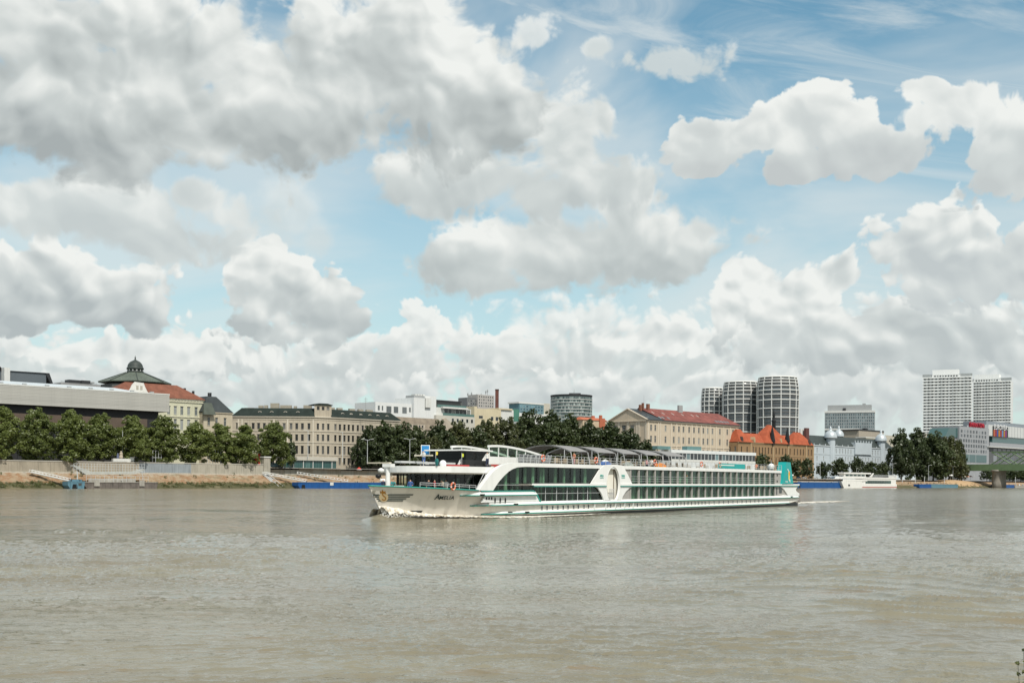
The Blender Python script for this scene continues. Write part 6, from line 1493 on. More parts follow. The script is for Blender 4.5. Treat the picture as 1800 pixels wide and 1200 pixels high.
    MB().box(x0 + .2, xm, -B - .24, -B + .03, zM0 - .12, zM0 - .004).build('waist_trim', TEAL, o); MB().box(xn, x1 - .5, -B - .24, -B + .03, zM0 - .12, zM0 - .004).build('waist_trim', TEAL, o)
    # oval gateway between the two halves
    c = s_on(1076.5, -B); hw = (s_on(1088, -B) - s_on(1065, -B))/2; zc0, zc1 = SP(1077, 882.5)[1], SP(1077, 820.5)[1]; zc, hh = (zc0 + zc1)/2 + .02, (zc1 - zc0)/2
    oval = [(c + hw*math.cos(t), zc + hh*math.sin(t)) for t in np.linspace(0, 2*math.pi, 41)[:-1]]
    gx = lambda px: s_on(px, -B)
    arcL = [SP(1045, 854), SP(1050, 857.5), SP(1055, 865), SP(1059, 874), SP(1061.5, 881)]
    arcR = [SP(1091, 880), SP(1094, 871.5), SP(1099, 863.5), SP(1105, 857.5), SP(1112, 854.3)]
    out_ = [(gx(1054), zF + .003), SP(1048, 833), SP(1043, 841), (gx(1038), zM1 + .003), (gx(1037), zM0 - .125)] + arcL + [(arcL[-1][0] + .1, 1.77), (arcR[0][0] - .1, 1.77)] + arcR + [(gx(1114), zM0 - .125), (gx(1110), zM1 + .003), SP(1103.5, 836), (gx(1097), zF + .003), (gx(1094), zA + .02), (gx(1090), zA + .05), (gx(1084), zA + .11), (gx(1077), zA + .13), (gx(1070), zA + .11), (gx(1064), zA + .05), (gx(1061), zA + .02)]
    MB().slab([out_, oval[::-1]], -B - .12, -B + .06).build('oval_gate', W, o)
    mb = MB(); n = len(oval)
    mb.v = [(x, -B - .17, z) for x, z in oval] + [(c + (x - c)*.96, -B + .10, zc + (z - zc)*.985) for x, z in oval]; mb.f = [(i, (i + 1) % n, (i + 1) % n + n, i + n) for i in range(n)]; mb.m = [0]*n; mb.build('oval_rim', W, o, True)
    MB().box(c - 1.5, c - 1.25, -4.86, -4.79, 1.6, 5.8).box(c + 1.0, c + 1.12, -4.86, -4.79, 1.6, 5.8).build('inner_shadow_strip', mat('shadow_strip_brown', (.20, .16, .12), .7), o); MB().box(c - 2, c + 3, -4.78, -4.7, 1.55, 5.78).build('inner_wall', mat('inner_pale', (.76, .73, .64), .7), o)  # brown strips paint in the shadow inside the gate, before the pale wall
    g = MB()
    for i in range(6): g.box(c - .55 + i*.24, c - .51 + i*.24, -B + .08, -B + .12, 1.8, 3.1)
    g.box(c - .6, c + .75, -B + .07, -B + .13, 3.1, 3.16).box(c - .6, c + .75, -B + .07, -B + .13, 2.5, 2.55); g.build('gate_rail', STEEL, o)
    GREEN = mat('nameboard_green', (.05, .36, .30), .5)
    for px, txt in ((1053, 'AMELIA'), (1091, 'PASSAU')):
        x, z = SP(px, 839.5); w_ = .95
        MB().box(x, x + w_, -B - .16, -B - .125, z - .02, z + .05).build('nameboard_line', GREEN, o)
        tx = lettering(txt, .5, GREEN, o, 'nameboard_lettering', .012, 0, 1.0, width=w_*.98); tx.location = (x, -B - .14, z + .14); tx.scale.z = 1.5
    # forward saloons
    def glazing(name, pts, yl): MB().slab([pts[::-1]], yl, yl + .05).build(name, GLS, o)
    up = f1[::-1]
    glazing('saloon_glass', [(f1[0][0], 3.08)] + f1 + [(gx(1056), zF), (gx(1036), zM1), (x0 + .2, zM1), (x0 + .2, 3.08)], -B + .12)
    glazing('restaurant_glass', [(x0 - .3, 3.06), (x0 + .1, zM0 - .12), (gx(1050), zM0 - .12), (gx(1064), 1.78), (gx(950), 1.78), (gx(942), 2.5)], -B + .13)
    MB().slab([[SP(936, 862), SP(941, 868), SP(949.5, 884), SP(951.5, 884), SP(944, 868), SP(938.5, 862)]], -B - .1, -B + .1).build('panel_edge', TEAL, o)
    MB().box(SP(845, 862)[0], x0 + .3, -B - .12, -B + .12, 2.96, 3.075).build('sill_trim', TEAL, o)
    MB().box(SP(845, 864)[0], x0 + .6, -B - .05, -B + .14, 2.5, 2.955).build('sill_panel', W, o)
    rng = random.Random(3)
    for px in (873, 896, 917, 930, 944, 958, 963, 983, 999, 1017, 1035): 
        x = gx(px); tall = px > 925
        MB().box(x, x + rng.uniform(.28, .55), -4.55, -4.4, 3.9 if tall else 3.1, 5.75).build('curtain', CURT, o)
    for px in (954, 960, 979, 999, 1015, 1034, 1046): x = gx(px); MB().box(x, x + .22, -4.5, -4.36, 1.8, 3.55).build('curtain', CURT, o)
    for px in (960, 979.5, 998, 1016.5, 1034): x = gx(px); MB().box(x - .04, x + .04, -B + .06, -B + .119, 1.8, zM0 - .1).build('mullion', STEEL, o)
    for px in (897, 920, 945, 966, 983, 1004, 1022): x = gx(px); MB().box(x - .03, x + .03, -B + .06, -B + .115, zM1 if px > 930 else 3.1, zF).build('mullion', M_BLACK, o)
    MB().box(gx(868), x0 + .3, -B + .02, -B + .06, 3.68, 3.73).build('saloon_rail', STEEL, o); MB().box(gx(941), gx(1060), -B + .02, -B + .06, 2.68, 2.73).build('restaurant_rail', STEEL, o)
    for px in (877, 890, 905, 915, 1010, 990):   # tables with lamps or flowers inside
        x = gx(px); zt = 3.1 if px < 930 else 1.85
        MB().lathe([(.28, zt), (.06, zt + .06), (.05, zt + .7), (.4, zt + .72), (.4, zt + .76)], 10, (x, -4.1)).build('table', M_OFF, o)
    # cabins
    BZ = [1109, 1122.3, 1136.5, 1150.5, 1164.3, 1177.7, 1190.8, 1203.6, 1216, 1228.2, 1240.1, 1251.7, 1263, 1274.2, 1285, 1295.6, 1306, 1316.1, 1326, 1335.8, 1345.2, 1354.3, 1363]
    xa, xz = gx(BZ[0]), gx(BZ[-1]); n = len(BZ) - 1; st = (xz - xa)/n
    MB().slab([[(gx(1097), zF), (gx(1104), 4.95), (gx(1110), zM1), (xa + .02, zM1), (xa + .02, zF)][::-1]], -B + .1, -B + .2).build('corner_panel', BEIGE, o)
    MB().slab([[(gx(1112), zM0 - .12), SP(1105, 857.5), SP(1099, 863.5), SP(1094, 871.5), SP(1091, 880), (gx(1091), 1.78), (xa + .02, 1.78), (xa + .02, zM0 - .12)]], -B + .1, -B + .2).build('corner_panel', BEIGE, o)
    post_u = MB().box(-.17, .17, 0, .35, zM1, zF); post_l = MB().box(-.15, .15, 0, .35, 1.78, zM0 - .12)
    pane_u = MB().box(.17, st - .17, 0, .04, zM1 + .04, zF - .02); pane_l = MB().box(.15, st - .15, 0, .04, 1.8, zM0 - .13); me = [None]*4
    for i in range(n + 1):
        for j, (nm, pb, mt, yy) in enumerate((('cabin_post', post_u, BEIGE, -B + .02), ('cabin_post', post_l, BEIGE, -B + .02), ('cabin_pane', pane_u, GLS, -B + .2), ('cabin_pane', pane_l, GLS, -B + .2))):
            if i == n and j > 1: continue
            if me[j] is None: q = pb.build(nm, mt, o); me[j] = q.data
            else: q = link(nm, me[j], o)
            q.location = (xa + i*st, yy, 0)
    r = MB()
    for zz in (4.18, 4.5, 4.82): r.box(xa, xz, -B - .02, -B + .015, zz, zz + .035)
    r.build('balcony_rail', STEEL, o)
    cm = MB(); 
    for i in range(4): cm.box(i*.16, i*.16 + .15, (i % 2)*.05, .06 + (i % 2)*.05, 0, 1)
    cme = None
    for i in range(n):
        for lv, (z0, z1) in enumerate(((zM1, zF), (1.6, zM0 - .1))):
            ks = [.2, st - .85] if lv == 0 else [.16, .82, st - .8]
            for u in ks:
                if lv == 0 and rng.random() < .22: continue
                if cme is None: q = cm.build('curtain', CURT, o); cme = q.data
                else: q = link('curtain', cme, o)
                q.location = (xa + i*st + u, -4.6, z0); q.scale = (rng.uniform(.7, 1.35), 1, z1 - z0)
    MB().box(xz + .17, xe + .2, -B + .1, -B + .3, zM1, zF).build('aft_panel', BEIGE, o)
    for zz in (4.15, 5.2): MB().box(xz + .9, xz + 1.3, -B + .06, -B + .099, zz, zz + .35).build('vent', DARKI, o)
    # stern
    zt = zM0 - .12
    loop = [(xz + .2, 1.78), SP(1384.5, 870.5)] + [SP(p, y) for p, y in ((1382, 865), (1378, 860), (1373, 856), (1367, 853.6))] + [(gx(1366), zt), (gx(1404), zt), (gx(1403), 3.2), (gx(1400), 2.9), (gx(1402), 2.4), (gx(1405.5), 2.1), (gx(1406), 1.55)]
    loop = [(gx(1366), zt - .002), SP(1372, 854.6), SP(1377, 858.8), SP(1381, 864), SP(1384.8, 870), (gx(1384.8) - 2.0, 1.95), (gx(1384.8) - 4.2, 1.79), (113.4, 1.79), (113.3, 2.2), (112.0, 2.5), (111.4, 2.9), (112.2, 3.2), (112.6, zt - .002)]
    MB().slab([loop], -B - .06, -B + .3).build('stern_quarter', W, o); MB().box(112.2, 112.55, -B + .3, B, 1.5, 3.6).build('transom', W, o)
    MB().slab([[(xz + .17, zt), (gx(1381), zt), (gx(1384), 2.2), (gx(1384), 1.79), (xz + .17, 1.79)][::-1]], -B + .12, -B + .2).build('aft_lower_panel', BEIGE, o)
    MB().box(xz + .8, xz + 1.1, -B + .06, -B + .118, 2.0, 3.3).box(xz + 2.2, xz + 3.4, -B + .06, -B + .118, 2.3, 3.3).build('aft_window', G_DARK, o)
    MB().box(xe - .5, 112.3, -B + .05, B, zM1 - .24, zM1 - .05).build('aft_deck', W, o)
    MB().box(gx(1390), gx(1402.5), -4.4, 4.4, 5.35, 5.62).build('aft_canopy', W, o)
    for x in (gx(1393), gx(1402) - .2): MB().tube([(x, -4.2, zM1), (x, -4.2, 5.36)], .06, 6).build('canopy_post', STEEL, o)
    MB().box(gx(1388) - .5, gx(1388) + 2.2, -3.4, 3.4, zM1, 5.3).build('aft_lounge', G_DARK, o)
    # turquoise funnel-shaped emblem tower
    q = [SP(1372.3, 850.3), SP(1391.6, 849.8), SP(1386.3, 812.2), SP(1379.2, 811.6)]
    TQ = mat('turquoise_paint', (.012, .33, .315), .4, .08, .5)
    fn = MB().slab([q], -B - .32, -B + 1.15).build('funnel_tower', TQ, o)
    x, z = SP(1383.5, 837); YL, ORG, WH2 = mat('emblem_yellow', (.80, .60, .10), .5), mat('emblem_orange', (.72, .25, .02), .5), mat('emblem_white', (.82, .82, .78), .5)
    yk = -B - .34
    MB().slab([[(x - .15, z - .55), (x + .25, z - .8), (x + .45, z + .1), (x + .35, z + .75), (x + .0, z + .95), (x - .25, z + .5)]], yk, yk + .018).build('emblem_body', YL, fn); MB().slab([[(x + .0, z + .35), (x + .42, z + .1), (x + .52, z + .7), (x + .2, z + 1.05)]], yk - .015, yk - .002).build('emblem_wing', ORG, fn)
    MB().slab([[(x - .75, z + 1.35), (x - .35, z + 1.25), (x - .02, z + .9), (x - .2, z + .7), (x - .42, z + 1.05), (x - .8, z + 1.2)]], yk - .01, yk + .01).build('emblem_scroll', WH2, fn); MB().slab([[(x + .15, z - .55), (x + .4, z - .95), (x + .75, z - 1.05), (x + .55, z - .5)]], yk - .01, yk + .01).build('emblem_tail', WH2, fn)
    tx = lettering('AMADEUS', .4, WH2, fn, 'funnel_lettering', .01, width=1.35); x, z = SP(1377.2, 847.3); tx.location = (x, yk, z)
    # bow decoration, laid on the curved plating
    def onhull(px, py, off=.03):
        x, z = hull_at(px, py); return x, z
    def lay(poly, name, mt, off=.035, parent=None):
        pts = [hull_at(*p) for p in poly]; n = len(pts)
        mb = MB(); mb.v = [(x, -hull_b(x, z) - off, z) for x, z in pts] + [(x, -hull_b(x, z) - .005, z) for x, z in pts]
        mb.f = [tuple(range(n))] + [(i, (i + 1) % n, (i + 1) % n + n, i + n) for i in range(n)]; mb.m = [0]*(n + 1); return mb.build(name, mt, parent or o)
    NAVY = mat('dark_green_stripe', (.012, .035, .035), .4)
    for i, (a, b_, y) in enumerate(((656.2, 726.5, 869.2), (659.3, 721, 872.7), (661.8, 714.5, 876.2), (664.8, 709, 879.6))):
        xs_ = np.linspace(a, b_, 14)
        top = [(p, y - .95) for p in xs_]; bot = [(p, y + .9) for p in xs_[::-1]]; bot[0] = (b_ - 1.8, y + .9)
        for k in range(13): lay([top[k], top[k + 1], (top[k + 1][0], y + .9) if k < 12 else bot[0], (top[k][0], y + .9)], 'stripe', NAVY)
    GOLD, CRM = mat('emblem_gold', (.36, .17, .03), .6), mat('emblem_cream', (.60, .48, .29), .6)
    em = lay([(673.8 + 8.0*math.cos(t), 873.5 + 8.0*math.sin(t)) for t in np.linspace(0, 2*math.pi, 21)[:-1]], 'crest', CRM, .06)
    def surf(px0, py0, s):
        def f(x, y):
            X_, Z_ = hull_at(px0 + x*s, py0 - y*s); return Vector((X_, -hull_b(X_, Z_) - .085, Z_))
        return f
    lettering('S', 1.0, GOLD, em, 'crest_letter', fmap=surf(670.2, 879.0, 15.0), width=.52)
    lay([(668.5, 866.5), (667.5, 862.5), (670.5, 864.5), (671.5, 860.5), (674, 864), (676.8, 862.8), (676.5, 867)], 'crest_crown', GOLD, .07, em)
    lettering('A', 1.0, NAVY, o, 'name_lettering', shear=.35, fmap=surf(762.0, 877.6, 12.5), width=.75, bold=.012)
    lettering('MELIA', 1.0, NAVY, o, 'name_lettering', shear=.35, spacing=1.12, fmap=surf(770.8, 877.4, 8.2), width=3.15, bold=.012)
    lay([(721, 897), (742.5, 897.2), (740, 900.5), (724, 900)], 'anchor_recess', DARKI)
    # fore saloon under a white roof with a rounded front
    pl = [(5.2 + 2.6*abs(y/4.6)**2.2, y) for y in np.linspace(-4.6, 4.6, 15)]
    xr = 17.5
    def plan(pts, z0, z1, name, mt, parent=None):
        n = len(pts); mb = MB(); mb.v = [(x, y, z0) for x, y in pts] + [(x, y, z1) for x, y in pts]
        mb.f = [tuple(range(n))[::-1], tuple(range(n, 2*n))] + [(i, i + n, (i + 1) % n + n, (i + 1) % n) for i in range(n)]; mb.f = [f[::-1] if k > 1 else f for k, f in enumerate(mb.f)]
        mb.m = [0]*len(mb.f); return mb.build(name, mt, parent or o)
    plan(pl[::-1] + [(xr, -4.6), (xr, 4.6)], 4.98, 5.66, 'saloon_roof', W); plan([(x + .12, y*.985) for x, y in pl[::-1]] + [(xr, -4.53), (xr, 4.53)], 4.86, 4.979, 'saloon_soffit', mat('soffit_beige', (.5, .45, .36), .7))
    inn = [(x + 1.6, y*.86) for x, y in pl]
    plan(inn[::-1] + [(xr, -3.95), (xr, 3.95)], 2.56, 2.95, 'saloon_base', W)
    for i in range(len(inn) - 1):
        (xa_, ya_), (xb_, yb_) = inn[i], inn[i + 1]
        MB().add([(xa_, ya_, 2.95), (xb_, yb_, 2.95), (xb_, yb_, 4.86), (xa_, ya_, 4.86)], [(0, 1, 2, 3)]).build('saloon_pane', GLS, o); MB().tube([(xa_, ya_, 2.95), (xa_, ya_, 4.86)], .07, 5).build('saloon_mullion', M_BLACK, o)
    for i in range(5):
        a = 9.6 + i*1.55; MB().add([(a, -3.95, 2.95), (a + 1.5, -3.95, 2.95), (a + 1.5, -3.95, 4.86), (a, -3.95, 4.86)], [(0, 1, 2, 3)]).build('saloon_pane', GLS, o); MB().box(a - .08, a + .02, -4.0, -3.9, 2.95, 4.86).build('saloon_mullion', M_BLACK, o)
    MB().box(10.5, 16.5, -.4, 3.4, 2.6, 4.8).build('saloon_core', DARKI, o)
    for i in range(6): MB().box(9.2 + i*1.2, 9.55 + i*1.2, -2.4 + (i % 2)*.6, -2.1 + (i % 2)*.6, 2.95, 4.4).build('saloon_chair', mat('saloon_seat', (.10, .16, .15), .8, rnd=.4), o)
    # rail along the foredeck
    r = MB()
    for zz in (3.42, 3.62): r.tube([(x, -hull_b(x, 3.3) + .1, zz + (hull_top(x) - 3.07)) for x in (4.5, 6, 7.5, 9, 10.5, 11.6)], .03, 5)
    for x in (4.5, 6, 7.5, 9, 10.5, 11.6): r.tube([(x, -hull_b(x, 3.3) + .1, hull_top(x)), (x, -hull_b(x, 3.3) + .1, hull_top(x) + .56)], .03, 5)
    r.tube([(11.8, -4.9, 3.1), (13.3, -4.9, 4.9)], .035, 5).tube([(12.3, -4.9, 3.1), (13.8, -4.9, 4.9)], .035, 5); r.build('foredeck_rail', STEEL, o)
    # fore mast with radar and lamps
    mt = MB().lathe([(.32, 2.55), (.24, 4.2), (.22, 5.75)], 12, (3.0, 0)).box(2.7, 3.4, -.6, .5, 5.5, 5.85).build('fore_mast', W, o)
    MB().box(2.75, 3.2, -.3, 2.6, 5.88, 6.0).build('radar_bar', mat('radar_cream', (.62, .57, .45), .5), mt)
    MB().lathe([(.1, 4.9), (.32, 5.0), (.34, 5.25), (.1, 5.4)], 12, (2.5, .5)).build('lamp', W, mt, True); MB().lathe([(.05, 4.3), (.3, 4.45), (.3, 4.7), (.05, 4.8)], 12, (2.3, .7)).build('horn', M_BLACK, mt, True); MB().lathe([(.25, 3.9), (.32, 4.1), (.25, 4.3)], 12, (2.4, .2)).build('lamp', W, mt, True)
    MB().box(4.0, 4.8, -.7, .3, 2.56, 3.6).build('windlass', W, o); MB().lathe([(.35, 2.56), (.2, 2.7), (.2, 3.2), (.35, 3.35)], 12, (1.6, .5)).build('capstan', STEEL, o)
    # wheelhouse and the two curved glass screens behind it
    wh = MB().box(13.4, 17.8, -2.45, 2.45, 6.45, 7.42).build('wheelhouse', glass('wheelhouse_glass', (.006, .008, .008), .12, 0, .2, share=.01), o)
    MB().box(13.2, 17.8, -2.5, 2.5, 5.66, 6.449).build('wheelhouse_base', DARKI, o)
    MB().box(12.6, 18.2, -2.75, 2.75, 7.43, 7.58).build('wheelhouse_roof', W, o)
    MB().slab([[(16.4, 6.4), (17.4, 6.4), (17.4, 7.35)]], -2.52, -2.46).build('wheelhouse_brace', W, o)
    for yl in (-2.6, 2.6):
        xs_ = np.linspace(17.5, 29.6, 13); zt_ = lambda x: 8.24 - 1.02*max(0, (x - 19.5)/10.1)**1.7 - .08*max(0, (19.5 - x)/2)**2
        loop = [(x, zt_(x)) for x in xs_]; low = [(x, zt_(x) - .24) for x in xs_[::-1]]
        fr = MB().slab([(loop + low)[::-1]], yl - .12, yl + .12).build('screen_arch', W, o)
        for x in np.linspace(17.6, 29.0, 7): MB().box(x - .06, x + .06, yl - .08, yl + .08, 6.0, zt_(x) - .2).build('screen_post', W, fr)
        MB().slab([([(x, zt_(x) - .22) for x in xs_] + [(29.6, 6.9), (17.5, 6.9)])[::-1]], yl - .015, yl + .015).build('screen_pane', GLS, fr)
        MB().box(17.5, 27.8, yl - .05, yl + .05, 6.0, 6.899).build('screen_panel', W, fr)
    # blue signal board on its arm
    bb = MB().box(-.42, .42, -.04, .04, -.5, .5).build('signal_board', mat('signal_blue', (.03, .22, .50), .5), o); bb.location = (13.3, 3.1, 7.55); bb.rotation_euler.z = -SHIP_RZ + .1
    MB().box(-.49, .49, -.02, .07, -.57, -.5).box(-.49, .49, -.02, .07, .5, .57).box(-.49, -.42, -.02, .07, -.5, .5).box(.42, .49, -.02, .07, -.5, .5).build('board_rim', W, bb)
    MB().tube([(12.7, 2.6, 7.5), (13.2, 3.0, 7.5)], .05, 5).build('board_arm', W, o)
    # roof gear: domes, second radar, gangway, flags, red life raft shelf
    def dome(x, y, z, r, leg=.0):
        MB().lathe([(r*.7, z - leg), (r*.7, z), (r, z + .02)] + [(r*math.cos(t), z + r*.75 + r*math.sin(t)) for t in np.linspace(-.5, 1.5, 8)], 16, (x, y)).build('radome', W, o, True)
    x, z = SP(778.5, 819, -3.2); dome(x, -3.2, 5.66, .37)
    x, _ = SP(1355.5, 817, -2.5); dome(x, -2.5, 6.5, .58, .5); MB().tube([(x, -2.5, 7.3), (x, -2.5, 8.1)], .03, 5).build('aerial', STEEL, o)
    MB().box(8.5, 8.7, -1.5, .9, 6.75, 6.9).tube([(8.6, -.3, 5.66), (8.6, -.3, 6.75)], .12, 8).build('roof_radar', mat('radar_cream', (.62, .57, .45), .5), o)
    MB().box(6.6, 12.2, -1.9, -1.0, 5.9, 6.1).box(6.4, 11.0, 1.0, 1.9, 6.0, 6.22).build('folded_gangway', mat('gangway_grey', (.45, .46, .45), .5), o)
    MB().box(9.2, 13.0, -3.2, -2.9, 5.67, 5.86).build('raft_shelf', mat('shelf_red', (.38, .03, .03), .6), o)
    for x, y, c, z0 in ((7.2, -3.0, (.75, .60, .08), 6.7), (12.0, -2.9, (.55, .60, .05), 6.6)):
        fl = MB().tube([(x, y, 5.66), (x, y, z0 + .55)], .025, 5).build('flag_pole', STEEL, o); MB().slab([[(x, z0 + .1), (x + .34, z0 + .14), (x + .36, z0 + .46), (x, z0 + .5)]], y - .01, y + .01).build('flag', mat('flag%d' % int(x), c, .7), fl)
    MB().lathe([(.08, 5.66), (.14, 5.8), (.2, 6.15), (.12, 6.4), (.03, 6.45)], 7, (6.6, -3.6), sx=.8, sy=1.2).build('covered_gear', mat('gear_cover_teal', (.02, .15, .145), .8), o)
    MB().lathe([(.1, 5.66), (.3, 5.8), (.25, 6.3), (.1, 6.45)], 8, (9.0, -1.8)).build('search_light', M_DARK, o)
    for i in range(3): MB().tube([(12.5 + i*.16, -1.9, 5.7), (13.1 + i*.16, -1.9, 6.5)], .03, 4).build('wiper_arm', W, o)
    # sun deck rails
    mb = MB(); xr0, xr1 = 19.5, xe + .3
    for zz in (6.5, 6.8, 7.12): mb.box(xr0, xr1, -B + .02, -B + .06, zz, zz + .035)
    mb.build('deck_rail', STEEL, o); nrail = 62; pm = MB().box(-.025, .025, 0, .05, 6.2, 7.12); me = None
    for i in range(nrail):
        if me is None: q = pm.build('rail_post', STEEL, o); me = q.data
        else: q = link('rail_post', me, o)
        q.location = (xr0 + (xr1 - xr0)*i/(nrail - 1), -B + .01, 0)
    mb = MB()
    for zz in (6.5, 6.8, 7.12): mb.box(xr0, xr1, B - .06, B - .02, zz, zz + .035)
    mb.build('far_deck_rail', STEEL, o)
    # awnings: arched grey cloth on bent tubes
    CLOTH = mat('awning_cloth', (.24, .235, .23), .75, .1, 1.0)
    for pa, pb in ((1003, 1033), (1051, 1082), (1096, 1123), (1137, 1164), (1175, 1204)):
        xa_, xb_ = s_on(pa, -4.3), s_on(pb, -4.3); ys = np.linspace(-4.3, 3.4, 13); arc = lambda y: 7.85 + .85*(1 - ((y + .45)/3.85)**2)
        mb = MB(); n = len(ys); mb.v = [(xa_ - .25*math.cos((y + .45)/3.85*1.3), y, arc(y)) for y in ys] + [(xb_ + .25*math.cos((y + .45)/3.85*1.3), y, arc(y)) for y in ys] + [(xa_, y, arc(y) - .04) for y in ys] + [(xb_, y, arc(y) - .04) for y in ys]
        mb.f = [(i, i + n, i + n + 1, i + 1) for i in range(n - 1)] + [(2*n + i, 2*n + i + 1, 3*n + i + 1, 3*n + i) for i in range(n - 1)] + [(i, i + 1, 2*n + i + 1, 2*n + i) for i in range(n - 1)] + [(n + i, 3*n + i, 3*n + i + 1, n + i + 1) for i in range(n - 1)]
        mb.m = [0]*len(mb.f); aw = mb.build('awning', CLOTH, o)
        for x in (xa_, xb_):
            MB().tube([(x, y, arc(y) - .1) for y in ys], .05, 5).build('awning_bow', STEEL, aw); MB().tube([(x + .25, -4.5, 6.0), (x, -4.3, 7.78)], .05, 5).build('awning_leg', STEEL, aw); MB().tube([(x + .2, 3.6, 6.0), (x, 3.4, 7.78)], .05, 5).build('awning_leg', STEEL, aw)
            MB().tube([(x - .9, -3.9, 6.9), (x, -3.4, arc(-3.4) - .1)], .035, 5).build('awning_strut', STEEL, aw)
    bn = MB().box(gx(1262), gx(1309), -B - .06, -B - .04, 6.26, 7.05).build('deck_banner', TQ, o); MB().box(gx(1266), gx(1290), -B - .075, -B - .061, 6.72, 6.86).build('banner_text', WH2, bn); MB().lathe([(.2, 0), (.2, .012)], 12).build('banner_mark', YL, bn).location = (gx(1268), -B - .07, 6.5)
    MB().box(15.9, 16.8, -4.5, -4.1, 5.66, 5.98).build('side_locker', mat('locker_red', (.40, .06, .05), .6), o)
    MB().tube([(100, 4.8, 6.0), (100, 4.8, 7.6)], .04, 5).build('flagstaff', STEEL, o)
    return o
build_ship()

# ------------------------------------------------------------------ foam
def foam():
    m = bpy.data.materials.new('foam'); m.use_nodes = True; t = m.node_tree; b = t.nodes['Principled BSDF']; out = t.nodes['Material Output']
    g = t.nodes.new('ShaderNodeNewGeometry'); P = X(t, g.outputs['Position'])
    n1 = noise(t, P, 2.6, 6.0, 0.7)
    c = mixc(t, n1.step(.38, .62), (.42, .36, .26), (.80, .77, .70)); t.links.new(c.s, b.inputs['Base Color']); b.inputs['Roughness'].default_value = .7
    at = t.nodes.new('ShaderNodeAttribute'); at.attribute_name = 'edge'
    a = (X(t, at.outputs['Fac']) * 1.3 + noise(t, vmath(t, 'MULTIPLY', P, (.9, .9, .9)), 3.2, 5.0, .7) - .72).step(0, .22)
    t.links.new(a.s, b.inputs['Alpha'])
    rng = np.random.RandomState(12)
    def ribbon(name, lab, xs, centre, width, height, nw=9, lump=.25, thick=1.0):
        v = []; e = []
        for x in xs:
            c0, w, h = centre(x), width(x), height(x)
            for j in range(nw):
                u = j/(nw - 1); yy = c0 - w*(u - .15)
                z = h*max(0, math.sin(math.pi*min(1, u*1.05)))**.8
                p = SHIP0 + SHIPU*x - SHIPN*yy
                z += (rng.rand() - .3)*lump*h; z += .02
                v.append((p.x + rng.normal()*.05, p.y + rng.normal()*.05, z)); e.append(thick*max(0, 1 - abs(u - .4)/.6)*min(1, (x - xs[0])/.8 + .3)*min(1, (xs[-1] - x)/(.55*(xs[-1] - xs[0]))))
        v = np.array(v); v[:, 2] += water_height(v[:, 0], v[:, 1])
        n = nw; f = np.array([(i*n + j, (i + 1)*n + j, (i + 1)*n + j + 1, i*n + j + 1) for i in range(len(xs) - 1) for j in range(n - 1)])
        me = np_mesh(name, np.array(v), f, m); at_ = me.attributes.new('edge', 'FLOAT', 'POINT'); at_.data.foreach_set('value', np.array(e, np.float32)); me.shade_smooth()
        tag(link(name, me), lab, 'foam', None, 'stuff')
    wl = lambda x: -(hull_b(max(x, 2.7), 0.25))
    ribbon('bow_wave', 'white foaming bow wave curling along the hull of the cruise ship', np.linspace(1.6, 46, 260), lambda x: wl(x) + .25, lambda x: 1.7 + .03*x, lambda x: .56*math.exp(-max(0, x - 2)/7.0) + .14*math.exp(-x/30) + .03)
    ribbon('far_bow_wave', 'foam on the far side of the bow', np.linspace(1.6, 20, 70), lambda x: -wl(x) + 1.2, lambda x: 1.5, lambda x: .6*math.exp(-max(0, x - 2)/5.0) + .03)
    ribbon('stern_wake', 'pale churned wake behind the stern of the cruise ship', np.linspace(112.8, 175, 200), lambda x: 3.6, lambda x: 7.0 + (x - 112)*.03, lambda x: .10*math.exp(-(x - 112)/20) + .02, 15, thick=.62)
    # spray: small drops thrown up at the stem
    mb = MB()
    for _ in range(420):
        x = 1.4 + abs(rng.normal())*2.8; y = wl(x) - .1 - abs(rng.normal())*.6; p = SHIP0 + SHIPU*x - SHIPN*y; z = .35 + abs(rng.normal())*.28*math.exp(-x/6); s = .02 + .05*rng.rand()
        mb.add([(p.x - s, p.y, z), (p.x + s, p.y - s, z), (p.x, p.y + s, z), (p.x, p.y, z + s*1.6)], [(0, 1, 3), (1, 2, 3), (2, 0, 3), (0, 2, 1)])
    me = mb.build('bow_spray', mat('spray_white', (.8, .78, .72), .6)); tag(me, 'drops of spray thrown up at the stem of the cruise ship', 'spray', None, 'stuff')
foam()

